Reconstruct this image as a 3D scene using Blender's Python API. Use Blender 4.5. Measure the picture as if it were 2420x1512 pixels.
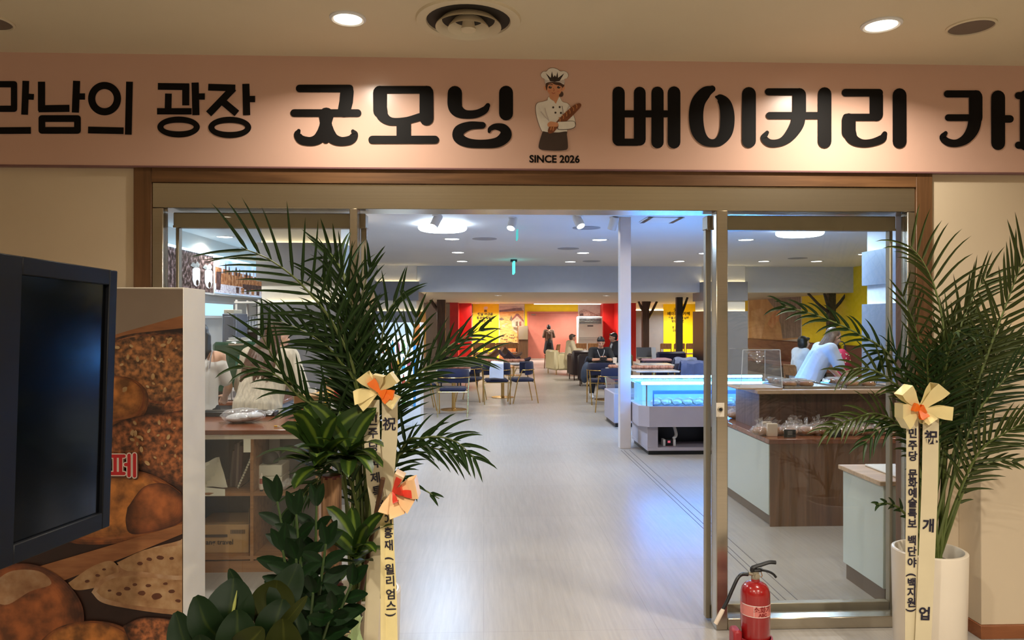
import bpy, bmesh, math, random
from mathutils import Vector, Matrix, noise as mnoise

# ------------------------------------------------------------------ scene, camera, world, exposure
for o in list(bpy.data.objects):
    bpy.data.objects.remove(o, do_unlink=True)
scene = bpy.context.scene
COL = scene.collection
PI = math.pi
random.seed(7)

CAM_H, CAM_Y, FPX, YAW = 1.65, -3.92, 1750.0, math.radians(2.19)
cam_data = bpy.data.cameras.new('camera')
cam_data.sensor_width = 36.0
cam_data.lens = 36.0 * FPX / 2420.0
cam_data.clip_start = 0.05
cam_data.clip_end = 120
cam = bpy.data.objects.new('camera', cam_data)
COL.objects.link(cam)
cam.location = (0, CAM_Y, CAM_H)
cam.rotation_euler = (math.radians(90), 0, -YAW)
scene.camera = cam

world = bpy.data.worlds.new('world')
scene.world = world
world.use_nodes = True
world.node_tree.nodes['Background'].inputs[0].default_value = (1.0, 0.8, 0.58, 1)
world.node_tree.nodes['Background'].inputs[1].default_value = 0.02

scene.view_settings.view_transform = 'Standard'
scene.view_settings.look = 'None'
scene.view_settings.exposure = 0.0
scene.view_settings.gamma = 1.0
scene.view_settings.use_curve_mapping = False
scene.cycles.max_bounces = 8
scene.cycles.diffuse_bounces = 4
scene.cycles.glossy_bounces = 4
scene.cycles.transmission_bounces = 4
scene.cycles.transparent_max_bounces = 28
scene.cycles.sample_clamp_indirect = 6.0
scene.cycles.caustics_reflective = False
scene.cycles.caustics_refractive = False

WARM = (1.0, 0.91, 0.77)      # corridor lamps
NEUT = (1.0, 0.93, 0.84)      # cafe downlights
COOL = (0.42, 0.66, 1.0)      # ring lamps
ICE = (0.10, 0.42, 1.0)       # tubes of the chilled cases


def lamp(name, kind, loc, power, color, size=0.2, rot=(0, 0, 0), spot=None, parent=None, sizey=None):
    l = bpy.data.lights.new(name, kind)
    l.energy = power
    l.color = color
    if kind == 'AREA':
        if sizey:
            l.shape = 'RECTANGLE'
            l.size, l.size_y = size, sizey
        else:
            l.shape = 'DISK'
            l.size = size
    else:
        l.shadow_soft_size = size
    if spot:
        l.spot_size, l.spot_blend = spot
    o = bpy.data.objects.new(name, l)
    COL.objects.link(o)
    o.location = loc
    o.rotation_euler = rot
    if parent:
        o.parent = parent
        o.location = Vector(loc) - root_of(parent)
    return o


# ------------------------------------------------------------------ from the photograph's frame to the place
_sa, _ca = math.sin(YAW), math.cos(YAW)


def _ray(px, py):
    u, v = (px - 1210) / FPX, (756 - py) / FPX
    return _sa + u * _ca, _ca - u * _sa, v


def P(px, py, D):
    """point at distance D in front of the camera, measured along the room"""
    dx, dy, dz = _ray(px, py)
    t = D / dy
    return Vector((dx * t, D + CAM_Y, CAM_H + dz * t))


def G(px, py, z=0.0):
    """point on the horizontal plane z"""
    dx, dy, dz = _ray(px, py)
    t = (z - CAM_H) / dz
    return Vector((dx * t, dy * t + CAM_Y, z))


def PX(px, X):
    """depth D at which the sight line of column px meets the plane x = X"""
    dx, dy, dz = _ray(px, 756)
    return X / dx * dy


# ------------------------------------------------------------------ materials
def lin(c):
    out = []
    for v in c[:3]:
        v = v / 255.0
        out.append(v / 12.92 if v <= 0.04045 else ((v + 0.055) / 1.055) ** 2.4)
    return tuple(out)


_mats = {}


def _nt(name):
    m = bpy.data.materials.new(name)
    m.use_nodes = True
    nt = m.node_tree
    return m, nt, nt.nodes['Principled BSDF']


def mat(name, rgb, rough=0.5, metal=0.0, var=0.06, scale=6.0, bump=0.0, bscale=60.0, spec=0.5, coat=0.0,
        emit=None, strength=0.0, sheen=0.0, stretch=(1, 1, 1), aniso=0.0, thin=0.0):
    """plain paint-like material: a base colour with a little procedural variation"""
    if name in _mats:
        return _mats[name]
    m, nt, b = _nt(name)
    c = lin(rgb)
    b.inputs['Roughness'].default_value = rough
    b.inputs['Metallic'].default_value = metal
    b.inputs['Specular IOR Level'].default_value = spec
    b.inputs['Coat Weight'].default_value = coat
    b.inputs['Sheen Weight'].default_value = sheen
    if aniso:
        b.inputs['Anisotropic'].default_value = aniso
    tc = nt.nodes.new('ShaderNodeTexCoord')
    mp = nt.nodes.new('ShaderNodeMapping')
    mp.inputs['Scale'].default_value = stretch
    nt.links.new(tc.outputs['Object'], mp.inputs[0])
    nz = nt.nodes.new('ShaderNodeTexNoise')
    nz.inputs['Scale'].default_value = scale
    nz.inputs['Detail'].default_value = 4
    nt.links.new(mp.outputs[0], nz.inputs['Vector'])
    rp = nt.nodes.new('ShaderNodeValToRGB')
    rp.color_ramp.elements[0].position = 0.3
    rp.color_ramp.elements[1].position = 0.7
    rp.color_ramp.elements[0].color = tuple(x * (1 - var) for x in c) + (1,)
    rp.color_ramp.elements[1].color = tuple(min(1, x * (1 + var)) for x in c) + (1,)
    nt.links.new(nz.outputs['Fac'], rp.inputs[0])
    nt.links.new(rp.outputs[0], b.inputs['Base Color'])
    if bump:
        n2 = nt.nodes.new('ShaderNodeTexNoise')
        n2.inputs['Scale'].default_value = bscale
        nt.links.new(mp.outputs[0], n2.inputs['Vector'])
        bp = nt.nodes.new('ShaderNodeBump')
        bp.inputs['Strength'].default_value = bump
        bp.inputs['Distance'].default_value = 0.01
        nt.links.new(n2.outputs['Fac'], bp.inputs['Height'])
        nt.links.new(bp.outputs[0], b.inputs['Normal'])
    if strength:
        b.inputs['Emission Color'].default_value = (lin(emit) if emit else c) + (1,)
        b.inputs['Emission Strength'].default_value = strength
    _mats[name] = m
    return m


def emitter(name, color, strength):
    if name in _mats:
        return _mats[name]
    m, nt, b = _nt(name)
    nt.nodes.remove(b)
    e = nt.nodes.new('ShaderNodeEmission')
    e.inputs[0].default_value = tuple(color) + (1,)
    e.inputs[1].default_value = strength
    nt.links.new(e.outputs[0], nt.nodes['Material Output'].inputs[0])
    _mats[name] = m
    return m


def wood(name, dark, light, rough=0.4, axis=2, scale=3.0, coat=0.0, spec=0.4):
    """grain runs along the given axis"""
    if name in _mats:
        return _mats[name]
    m, nt, b = _nt(name)
    b.inputs['Roughness'].default_value = rough
    b.inputs['Coat Weight'].default_value = coat
    b.inputs['Specular IOR Level'].default_value = spec
    tc = nt.nodes.new('ShaderNodeTexCoord')
    mp = nt.nodes.new('ShaderNodeMapping')
    s = [9.0, 9.0, 9.0]
    s[axis] = 0.6
    mp.inputs['Scale'].default_value = s
    nt.links.new(tc.outputs['Object'], mp.inputs[0])
    nz = nt.nodes.new('ShaderNodeTexNoise')
    nz.inputs['Scale'].default_value = scale
    nz.inputs['Detail'].default_value = 6
    nz.inputs['Distortion'].default_value = 0.6
    nt.links.new(mp.outputs[0], nz.inputs['Vector'])
    rp = nt.nodes.new('ShaderNodeValToRGB')
    rp.color_ramp.elements[0].position = 0.32
    rp.color_ramp.elements[1].position = 0.68
    rp.color_ramp.elements[0].color = lin(dark) + (1,)
    rp.color_ramp.elements[1].color = lin(light) + (1,)
    nt.links.new(nz.outputs['Fac'], rp.inputs[0])
    nt.links.new(rp.outputs[0], b.inputs['Base Color'])
    _mats[name] = m
    return m


def glass(name, tint=(1, 1, 1), refl=1.0, rough=0.0, haze=0.0, ior=1.45):
    if name in _mats:
        return _mats[name]
    m, nt, b = _nt(name)
    nt.nodes.remove(b)
    tr = nt.nodes.new('ShaderNodeBsdfTransparent')
    tr.inputs[0].default_value = tuple(tint) + (1,)
    gl = nt.nodes.new('ShaderNodeBsdfGlossy')
    gl.inputs['Roughness'].default_value = rough
    fr = nt.nodes.new('ShaderNodeFresnel')
    fr.inputs[0].default_value = ior
    mu = nt.nodes.new('ShaderNodeMath')
    mu.operation = 'MULTIPLY'
    mu.inputs[1].default_value = refl
    nt.links.new(fr.outputs[0], mu.inputs[0])
    ge = nt.nodes.new('ShaderNodeNewGeometry')
    inv = nt.nodes.new('ShaderNodeMath')       # the pane reflects once, at its outer face
    inv.operation = 'SUBTRACT'
    inv.inputs[0].default_value = 1.0
    nt.links.new(ge.outputs['Backfacing'], inv.inputs[1])
    mb_ = nt.nodes.new('ShaderNodeMath')
    mb_.operation = 'MULTIPLY'
    nt.links.new(mu.outputs[0], mb_.inputs[0])
    nt.links.new(inv.outputs[0], mb_.inputs[1])
    mx = nt.nodes.new('ShaderNodeMixShader')
    nt.links.new(mb_.outputs[0], mx.inputs[0])
    nt.links.new(tr.outputs[0], mx.inputs[1])
    nt.links.new(gl.outputs[0], mx.inputs[2])
    last = mx
    if haze:
        df = nt.nodes.new('ShaderNodeBsdfDiffuse')
        df.inputs[0].default_value = (0.9, 0.92, 0.95, 1)
        m2 = nt.nodes.new('ShaderNodeMixShader')
        m2.inputs[0].default_value = haze
        nt.links.new(mx.outputs[0], m2.inputs[1])
        nt.links.new(df.outputs[0], m2.inputs[2])
        last = m2
    nt.links.new(last.outputs[0], nt.nodes['Material Output'].inputs[0])
    _mats[name] = m
    return m


def crinkle(name, haze=0.25, tint=(1, 1, 1)):
    """clear crinkled wrapping film"""
    if name in _mats:
        return _mats[name]
    m, nt, b = _nt(name)
    nt.nodes.remove(b)
    tr = nt.nodes.new('ShaderNodeBsdfTransparent')
    gl = nt.nodes.new('ShaderNodeBsdfGlossy')
    gl.inputs['Roughness'].default_value = 0.12
    gl.inputs[0].default_value = tuple(tint) + (1,)
    df = nt.nodes.new('ShaderNodeBsdfDiffuse')
    df.inputs[0].default_value = tuple(0.85 * t for t in tint) + (1,)
    vz = nt.nodes.new('ShaderNodeTexVoronoi')
    vz.inputs['Scale'].default_value = 38
    tc = nt.nodes.new('ShaderNodeTexCoord')
    nt.links.new(tc.outputs['Object'], vz.inputs['Vector'])
    bp = nt.nodes.new('ShaderNodeBump')
    bp.inputs['Strength'].default_value = 1.0
    bp.inputs['Distance'].default_value = 0.02
    nt.links.new(vz.outputs['Distance'], bp.inputs['Height'])
    nt.links.new(bp.outputs[0], gl.inputs['Normal'])
    m1 = nt.nodes.new('ShaderNodeMixShader')
    m1.inputs[0].default_value = 0.22
    m2 = nt.nodes.new('ShaderNodeMixShader')
    m2.inputs[0].default_value = haze
    nt.links.new(tr.outputs[0], m1.inputs[1])
    nt.links.new(gl.outputs[0], m1.inputs[2])
    nt.links.new(m1.outputs[0], m2.inputs[1])
    nt.links.new(df.outputs[0], m2.inputs[2])
    nt.links.new(m2.outputs[0], nt.nodes['Material Output'].inputs[0])
    _mats[name] = m
    return m


def leafmat(name, edge, mid, rough=0.35, width=0.22, spec=0.5, trans=0.15):
    """leaf coloured across its own width: UV x runs from margin to margin"""
    if name in _mats:
        return _mats[name]
    m, nt, b = _nt(name)
    b.inputs['Roughness'].default_value = rough
    b.inputs['Specular IOR Level'].default_value = spec
    uv = nt.nodes.new('ShaderNodeUVMap')
    sp = nt.nodes.new('ShaderNodeSeparateXYZ')
    nt.links.new(uv.outputs[0], sp.inputs[0])
    a = nt.nodes.new('ShaderNodeMath')
    a.operation = 'SUBTRACT'
    a.inputs[1].default_value = 0.5
    nt.links.new(sp.outputs[0], a.inputs[0])
    ab = nt.nodes.new('ShaderNodeMath')
    ab.operation = 'ABSOLUTE'
    nt.links.new(a.outputs[0], ab.inputs[0])
    tc = nt.nodes.new('ShaderNodeTexCoord')
    nz = nt.nodes.new('ShaderNodeTexNoise')
    nz.inputs['Scale'].default_value = 14
    nt.links.new(tc.outputs['Object'], nz.inputs['Vector'])
    ad = nt.nodes.new('ShaderNodeMath')
    ad.operation = 'MULTIPLY_ADD'
    ad.inputs[1].default_value = 0.16
    nt.links.new(nz.outputs['Fac'], ad.inputs[0])
    nt.links.new(ab.outputs[0], ad.inputs[2])
    rp = nt.nodes.new('ShaderNodeValToRGB')
    rp.color_ramp.elements[0].position = width
    rp.color_ramp.elements[1].position = width + 0.12
    rp.color_ramp.elements[0].color = lin(mid) + (1,)
    rp.color_ramp.elements[1].color = lin(edge) + (1,)
    nt.links.new(ad.outputs[0], rp.inputs[0])
    nt.links.new(rp.outputs[0], b.inputs['Base Color'])
    tl = nt.nodes.new('ShaderNodeBsdfTranslucent')
    nt.links.new(rp.outputs[0], tl.inputs[0])
    mx = nt.nodes.new('ShaderNodeMixShader')
    mx.inputs[0].default_value = trans
    nt.links.new(b.outputs[0], mx.inputs[1])
    nt.links.new(tl.outputs[0], mx.inputs[2])
    nt.links.new(mx.outputs[0], nt.nodes['Material Output'].inputs[0])
    _mats[name] = m
    return m


def print_mat(name, dark, mid, light, scale=30.0, kind='noise', strength=0.0, rough=0.5, detail=4.0, stretch=(1, 1, 1), pos=(0.25, 0.5, 0.75)):
    """ink of a printed or backlit picture"""
    if name in _mats:
        return _mats[name]
    m, nt, b = _nt(name)
    b.inputs['Roughness'].default_value = rough
    tc = nt.nodes.new('ShaderNodeTexCoord')
    mp = nt.nodes.new('ShaderNodeMapping')
    mp.inputs['Scale'].default_value = stretch
    nt.links.new(tc.outputs['Object'], mp.inputs[0])
    if kind == 'noise':
        t = nt.nodes.new('ShaderNodeTexNoise')
        t.inputs['Detail'].default_value = detail
        out = t.outputs['Fac']
    else:
        t = nt.nodes.new('ShaderNodeTexVoronoi')
        if kind == 'cells':
            out = t.outputs['Color']
        else:
            out = t.outputs['Distance']
    t.inputs['Scale'].default_value = scale
    nt.links.new(mp.outputs[0], t.inputs['Vector'])
    rp = nt.nodes.new('ShaderNodeValToRGB')
    rp.color_ramp.elements[0].position = pos[0]
    rp.color_ramp.elements[1].position = pos[2]
    e = rp.color_ramp.elements.new(pos[1])
    rp.color_ramp.elements[0].color = lin(dark) + (1,)
    e.color = lin(mid) + (1,)
    rp.color_ramp.elements[2].color = lin(light) + (1,)
    nt.links.new(out, rp.inputs[0])
    nt.links.new(rp.outputs[0], b.inputs['Base Color'])
    if strength:
        nt.links.new(rp.outputs[0], b.inputs['Emission Color'])
        b.inputs['Emission Strength'].default_value = strength
    _mats[name] = m
    return m


def floor_mat():
    m, nt, b = _nt('pale vinyl floor')
    b.inputs['Roughness'].default_value = 0.32
    b.inputs['Specular IOR Level'].default_value = 0.45
    tc = nt.nodes.new('ShaderNodeTexCoord')
    mp = nt.nodes.new('ShaderNodeMapping')
    mp.inputs['Scale'].default_value = (26, 1.4, 1)
    nt.links.new(tc.outputs['Object'], mp.inputs[0])
    nz = nt.nodes.new('ShaderNodeTexNoise')
    nz.inputs['Scale'].default_value = 1.6
    nz.inputs['Detail'].default_value = 8
    nz.inputs['Roughness'].default_value = 0.65
    nt.links.new(mp.outputs[0], nz.inputs['Vector'])
    br = nt.nodes.new('ShaderNodeTexBrick')
    br.offset = 0.0
    br.inputs['Color1'].default_value = lin((166, 160, 153)) + (1,)
    br.inputs['Color2'].default_value = lin((162, 156, 149)) + (1,)
    br.inputs['Mortar'].default_value = lin((146, 140, 134)) + (1,)
    br.inputs['Scale'].default_value = 1.0
    br.inputs['Mortar Size'].default_value = 0.0016
    br.inputs['Brick Width'].default_value = 0.93
    br.inputs['Row Height'].default_value = 1.15
    nt.links.new(tc.outputs['Object'], br.inputs['Vector'])
    rp = nt.nodes.new('ShaderNodeValToRGB')
    rp.color_ramp.elements[0].position = 0.3
    rp.color_ramp.elements[1].position = 0.7
    rp.color_ramp.elements[0].color = (0.80, 0.79, 0.78, 1)
    rp.color_ramp.elements[1].color = (1, 1, 1, 1)
    nt.links.new(nz.outputs['Fac'], rp.inputs[0])
    mx = nt.nodes.new('ShaderNodeMix')
    mx.data_type = 'RGBA'
    mx.blend_type = 'MULTIPLY'
    mx.inputs[0].default_value = 1.0
    nt.links.new(br.outputs['Color'], mx.inputs[6])
    nt.links.new(rp.outputs[0], mx.inputs[7])
    nt.links.new(mx.outputs[2], b.inputs['Base Color'])
    return m


# ------------------------------------------------------------------ mesh building
_root = {}


def root_of(o):
    return _root.get(o.name, Vector((0, 0, 0)))


def dir_frame(d, up=Vector((0, 0, 1))):
    d = Vector(d).normalized()
    if abs(d.dot(up)) > 0.98:
        up = Vector((0, 1, 0))
    x = d.cross(up).normalized()
    return x, d, x.cross(d).normalized()


class MB:
    def __init__(self):
        self.v, self.f, self.mi, self.uv = [], [], [], {}

    def add(self, verts, faces, mi=0, uvs=None):
        n = len(self.v)
        self.v += [tuple(p) for p in verts]
        for k, fc in enumerate(faces):
            if uvs:
                self.uv[len(self.f)] = [uvs[i] for i in fc]
            self.f.append([i + n for i in fc])
            self.mi.append(mi)
        return self

    def box(self, a, b, mi=0, bev=0.0, M=None):
        """box between two corners, with small chamfers"""
        lo = [min(a[i], b[i]) for i in range(3)]
        hi = [max(a[i], b[i]) for i in range(3)]
        bev = min(bev, *[(hi[i] - lo[i]) * 0.45 for i in range(3)])
        if bev <= 0:
            vs = [Vector((x, y, z)) for z in (lo[2], hi[2]) for y in (lo[1], hi[1]) for x in (lo[0], hi[0])]
            fs = [(0, 2, 3, 1), (4, 5, 7, 6), (0, 1, 5, 4), (2, 6, 7, 3), (0, 4, 6, 2), (1, 3, 7, 5)]
        else:
            vs, idx = [], {}
            for sx in (0, 1):
                for sy in (0, 1):
                    for sz in (0, 1):
                        s = (sx, sy, sz)
                        for ax in range(3):
                            p = []
                            for i in range(3):
                                e = hi[i] if s[i] else lo[i]
                                if i != ax:
                                    e += -bev if s[i] else bev
                                p.append(e)
                            idx[(s, ax)] = len(vs)
                            vs.append(Vector(p))
            fs = []
            for ax in range(3):
                o1, o2 = [i for i in range(3) if i != ax]
                for sd in (0, 1):
                    q = []
                    for c in ((0, 0), (1, 0), (1, 1), (0, 1)):
                        s = [0, 0, 0]
                        s[ax], s[o1], s[o2] = sd, c[0], c[1]
                        q.append(idx[(tuple(s), ax)])
                    fs.append(q)
            for ax in range(3):
                o1, o2 = [i for i in range(3) if i != ax]
                for c in ((0, 0), (1, 0), (1, 1), (0, 1)):
                    s0, s1 = [0, 0, 0], [0, 0, 0]
                    s0[o1], s0[o2] = c
                    s1[o1], s1[o2] = c
                    s1[ax] = 1
                    s0, s1 = tuple(s0), tuple(s1)
                    fs.append([idx[(s0, o1)], idx[(s1, o1)], idx[(s1, o2)], idx[(s0, o2)]])
            for sx in (0, 1):
                for sy in (0, 1):
                    for sz in (0, 1):
                        s = (sx, sy, sz)
                        fs.append([idx[(s, 0)], idx[(s, 1)], idx[(s, 2)]])
        if M:
            vs = [M @ p for p in vs]
        return self.add(vs, fs, mi)

    def tube(self, pts, r, n=10, mi=0, caps=True, round_ends=False):
        """swept round bar; r is one radius or one per point"""
        pts = [Vector(p) for p in pts]
        rs = list(r) if hasattr(r, '__len__') else [r] * len(pts)
        if round_ends:
            d0 = (pts[0] - pts[1]).normalized()
            d1 = (pts[-1] - pts[-2]).normalized()
            a, b = pts[0], pts[-1]
            ra, rb = rs[0], rs[-1]
            pre = [(a + d0 * ra * math.sin(t), ra * math.cos(t)) for t in (1.45, 1.0, 0.5)]
            post = [(b + d1 * rb * math.sin(t), rb * math.cos(t)) for t in (0.5, 1.0, 1.45)]
            pts = [p for p, _ in pre] + pts + [p for p, _ in post]
            rs = [q for _, q in pre] + rs + [q for _, q in post]
        m = len(pts)
        tang = []
        for i in range(m):
            t = pts[min(i + 1, m - 1)] - pts[max(i - 1, 0)]
            tang.append(t.normalized() if t.length > 1e-9 else Vector((0, 0, 1)))
        x, _, z = dir_frame(tang[0])
        vs, fs = [], []
        for i in range(m):
            t = tang[i]
            x = (x - t * x.dot(t))
            if x.length < 1e-6:
                x, _, z = dir_frame(t)
            x.normalize()
            y = t.cross(x)
            for k in range(n):
                a = 2 * PI * k / n
                vs.append(pts[i] + (x * math.cos(a) + y * math.sin(a)) * rs[i])
        for i in range(m - 1):
            for k in range(n):
                k2 = (k + 1) % n
                fs.append([i * n + k, i * n + k2, (i + 1) * n + k2, (i + 1) * n + k])
        if caps:
            fs.append(list(range(n))[::-1])
            fs.append([(m - 1) * n + k for k in range(n)])
        return self.add(vs, fs, mi)

    def lathe(self, c, prof, n=24, mi=0, axis=(0, 0, 1), cap=True):
        """profile of (radius, height) turned about an axis through c"""
        x, d, z = dir_frame(axis)
        c = Vector(c)
        vs, fs = [], []
        for r, h in prof:
            for k in range(n):
                a = 2 * PI * k / n
                vs.append(c + d * h + (x * math.cos(a) + z * math.sin(a)) * r)
        for i in range(len(prof) - 1):
            for k in range(n):
                k2 = (k + 1) % n
                fs.append([i * n + k, (i + 1) * n + k, (i + 1) * n + k2, i * n + k2])
        if cap:
            if prof[0][0] > 1e-5:
                fs.append(list(range(n)))
            if prof[-1][0] > 1e-5:
                fs.append([(len(prof) - 1) * n + k for k in range(n)][::-1])
        return self.add(vs, fs, mi)

    def ball(self, c, r, n=14, m=9, mi=0, M=None):
        r = (r, r, r) if not hasattr(r, '__len__') else r
        c = Vector(c)
        vs, fs = [], []
        vs.append(Vector((0, 0, -r[2])))
        for j in range(1, m):
            t = -PI / 2 + PI * j / m
            for k in range(n):
                a = 2 * PI * k / n
                vs.append(Vector((r[0] * math.cos(t) * math.cos(a), r[1] * math.cos(t) * math.sin(a), r[2] * math.sin(t))))
        vs.append(Vector((0, 0, r[2])))
        for k in range(n):
            fs.append([0, 1 + (k + 1) % n, 1 + k])
            fs.append([len(vs) - 1, 1 + (m - 2) * n + k, 1 + (m - 2) * n + (k + 1) % n])
        for j in range(m - 2):
            for k in range(n):
                k2 = (k + 1) % n
                fs.append([1 + j * n + k, 1 + j * n + k2, 1 + (j + 1) * n + k2, 1 + (j + 1) * n + k])
        if M is not None:
            vs = [M @ p for p in vs]
        return self.add([c + p for p in vs], fs, mi)

    def prism(self, poly, d, mi=0):
        """polygon (3D points in a plane) given the thickness vector d"""
        poly = [Vector(p) for p in poly]
        d = Vector(d)
        n = len(poly)
        vs = poly + [p + d for p in poly]
        fs = [list(range(n))[::-1], [n + i for i in range(n)]]
        for i in range(n):
            j = (i + 1) % n
            fs.append([i, j, n + j, n + i])
        return self.add(vs, fs, mi)

    def grid(self, rows, mi=0, uv=True, thick=None):
        """rows of points -> a sheet; UV x runs along each row; optional thickness"""
        m, n = len(rows), len(rows[0])
        vs = [Vector(p) for r in rows for p in r]
        uvs = [(k / (n - 1), i / (m - 1)) for i in range(m) for k in range(n)] if uv else None
        fs = [[i * n + k, i * n + k + 1, (i + 1) * n + k + 1, (i + 1) * n + k] for i in range(m - 1) for k in range(n - 1)]
        if thick:
            nv = len(vs)
            nrm = [Vector((0, 0, 0)) for _ in vs]
            for q in fs:
                nn = (vs[q[1]] - vs[q[0]]).cross(vs[q[3]] - vs[q[0]])
                for i in q:
                    nrm[i] += nn
            vs2 = [vs[i] - (nrm[i].normalized() if nrm[i].length > 0 else Vector((0, 0, 1))) * thick for i in range(nv)]
            f2 = [[i + nv for i in q][::-1] for q in fs]
            edge = [k for k in range(n)] + [i * n + n - 1 for i in range(1, m)] + [(m - 1) * n + k for k in range(n - 2, -1, -1)] + [i * n for i in range(m - 2, 0, -1)]
            f3 = [[edge[i], edge[i] + nv, edge[(i + 1) % len(edge)] + nv, edge[(i + 1) % len(edge)]] for i in range(len(edge))]
            return self.add(vs + vs2, fs + f2 + f3, mi, (uvs + uvs) if uvs else None)
        return self.add(vs, fs, mi, uvs)

    def build(self, name, mats, parent=None, smooth=40, world=True, front=False):
        me = bpy.data.meshes.new(name)
        off = root_of(parent) if (parent and world) else Vector((0, 0, 0))
        me.from_pydata([(p[0] - off[0], p[1] - off[1], p[2] - off[2]) for p in self.v], [], self.f)
        mats = mats if isinstance(mats, (list, tuple)) else [mats]
        for m in mats:
            me.materials.append(m)
        if len(mats) > 1:
            me.polygons.foreach_set('material_index', self.mi)
        if self.uv:
            lay = me.uv_layers.new(name='UVMap')
            for fi, us in self.uv.items():
                ls = me.polygons[fi].loop_start
                for k, u in enumerate(us):
                    lay.data[ls + k].uv = u
        me.validate()
        bm = bmesh.new()
        bm.from_mesh(me)
        if front:      # flat printing: every face looks out of the wall
            bm.normal_update()
            for fc in bm.faces:
                if fc.normal.y > 0:
                    fc.normal_flip()
        else:
            bmesh.ops.recalc_face_normals(bm, faces=bm.faces)
        bm.to_mesh(me)
        bm.free()
        if smooth:
            me.shade_smooth()
            me.set_sharp_from_angle(angle=math.radians(smooth))
        o = bpy.data.objects.new(name, me)
        COL.objects.link(o)
        if parent:
            o.parent = parent
            _root[o.name] = root_of(parent)
        return o


def recentre(o):
    """move the origin of a one-mesh thing to the middle of its base"""
    vs = o.data.vertices
    n = len(vs)
    if not n:
        return o
    xs = [v.co.x for v in vs]
    ys = [v.co.y for v in vs]
    zs = [v.co.z for v in vs]
    c = Vector(((min(xs) + max(xs)) / 2, (min(ys) + max(ys)) / 2, min(zs)))
    o.data.transform(Matrix.Translation(-c))
    o.location = o.location + c
    return o


def tag(o, label, cat, group=None, kind=None):
    o['label'] = label
    o['category'] = cat
    if group:
        o['group'] = group
    if kind:
        o['kind'] = kind
    return o


def thing(name, label, cat, loc=(0, 0, 0), group=None):
    o = bpy.data.objects.new(name, None)
    o.empty_display_size = 0.1
    COL.objects.link(o)
    o.location = loc
    _root[o.name] = Vector(loc)
    return tag(o, label, cat, group)


def single(mb, name, mats, label, cat, group=None, smooth=40):
    return tag(recentre(mb.build(name, mats, None, smooth)), label, cat, group)


def struct(mb, name, mats, parent=None, smooth=40):
    o = mb.build(name, mats, parent, smooth)
    if parent is None:
        o['kind'] = 'structure'
    return o


_dims = {}


def dup(root, loc, rotz=0.0, label=None, group=None, scale=None):
    def cp(o, par):
        c = o.copy()
        COL.objects.link(c)
        if par:
            c.parent = par
        for ch in kids.get(o.name, []):
            cp(ch, c)
        return c
    kids = {}
    st = [root]
    while st:
        o = st.pop()
        kids[o.name] = list(o.children)
        st += kids[o.name]
    r = cp(root, None)
    r.location = loc
    r.rotation_euler = (0, 0, rotz)
    if scale:
        r.scale = (scale, scale, scale)
    if label:
        r['label'] = label
    if group:
        r['group'] = group
    return r


def bez(ps, n=12):
    """smooth curve through the given points (Catmull-Rom)"""
    ps = [Vector(p) for p in ps]
    if len(ps) == 2:
        return [ps[0].lerp(ps[1], i / n) for i in range(n + 1)]
    e = [ps[0] * 2 - ps[1]] + ps + [ps[-1] * 2 - ps[-2]]
    out = []
    for i in range(1, len(e) - 2):
        p0, p1, p2, p3 = e[i - 1], e[i], e[i + 1], e[i + 2]
        for k in range(n):
            t = k / n
            out.append(0.5 * ((2 * p1) + (p2 - p0) * t + (2 * p0 - 5 * p1 + 4 * p2 - p3) * t * t + (3 * p1 - p0 - 3 * p2 + p3) * t ** 3))
    out.append(ps[-1])
    return out


def glyphs(s, size=1.0, bold=0.0, res=3):
    """outline faces of a line of writing, centred on its width, base line at 0"""
    c = bpy.data.curves.new('writing', 'FONT')
    c.body = s
    c.size = size
    c.offset = bold
    c.resolution_u = res
    c.align_x = 'CENTER'
    o = bpy.data.objects.new('writing', c)
    COL.objects.link(o)
    dg = bpy.context.evaluated_depsgraph_get()
    dg.update()
    ev = o.evaluated_get(dg)
    me = ev.to_mesh()
    vs = [(v.co.x, v.co.y) for v in me.vertices]
    fs = [list(p.vertices) for p in me.polygons]
    ev.to_mesh_clear()
    bpy.data.objects.remove(o, do_unlink=True)
    bpy.data.curves.remove(c)
    return vs, fs


def write(mb, s, size, fn, bold=0.0, mi=0):
    """put writing on a surface: fn maps (u, v) to a point"""
    vs, fs = glyphs(s, size, bold)
    return mb.add([fn(u, v) for u, v in vs], fs, mi)


def remesh(mb, voxel, name, mats, parent=None, smooth=3):
    """grow one continuous skin around overlapping shapes"""
    tmp = mb.build('shape', mats if not isinstance(mats, (list, tuple)) else mats[0], None, 0)
    md = tmp.modifiers.new('r', 'REMESH')
    md.mode = 'VOXEL'
    md.voxel_size = voxel
    if smooth:
        s = tmp.modifiers.new('s', 'SMOOTH')
        s.factor = 0.5
        s.iterations = smooth
    dg = bpy.context.evaluated_depsgraph_get()
    dg.update()
    me = bpy.data.meshes.new_from_object(tmp.evaluated_get(dg))
    bpy.data.objects.remove(tmp, do_unlink=True)
    me.name = name
    me.materials.clear()
    for m in (mats if isinstance(mats, (list, tuple)) else [mats]):
        me.materials.append(m)
    off = root_of(parent) if parent else Vector((0, 0, 0))
    me.transform(Matrix.Translation(-off))
    me.shade_smooth()
    o = bpy.data.objects.new(name, me)
    COL.objects.link(o)
    if parent:
        o.parent = parent
        _root[o.name] = root_of(parent)
    return o


def slab_verts(px_pts, D, th=0.0):
    return [P(x, y, D) for x, y in px_pts]

# ================================================================== THE SETTING
FAR = 31.4 + CAM_Y          # y of the far wall
BULK = 18.1 + CAM_Y         # y of the bulkhead
XL, XR = -4.45, 9.2
ZC, ZI, ZS = 3.02, 2.97, 2.33

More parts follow.
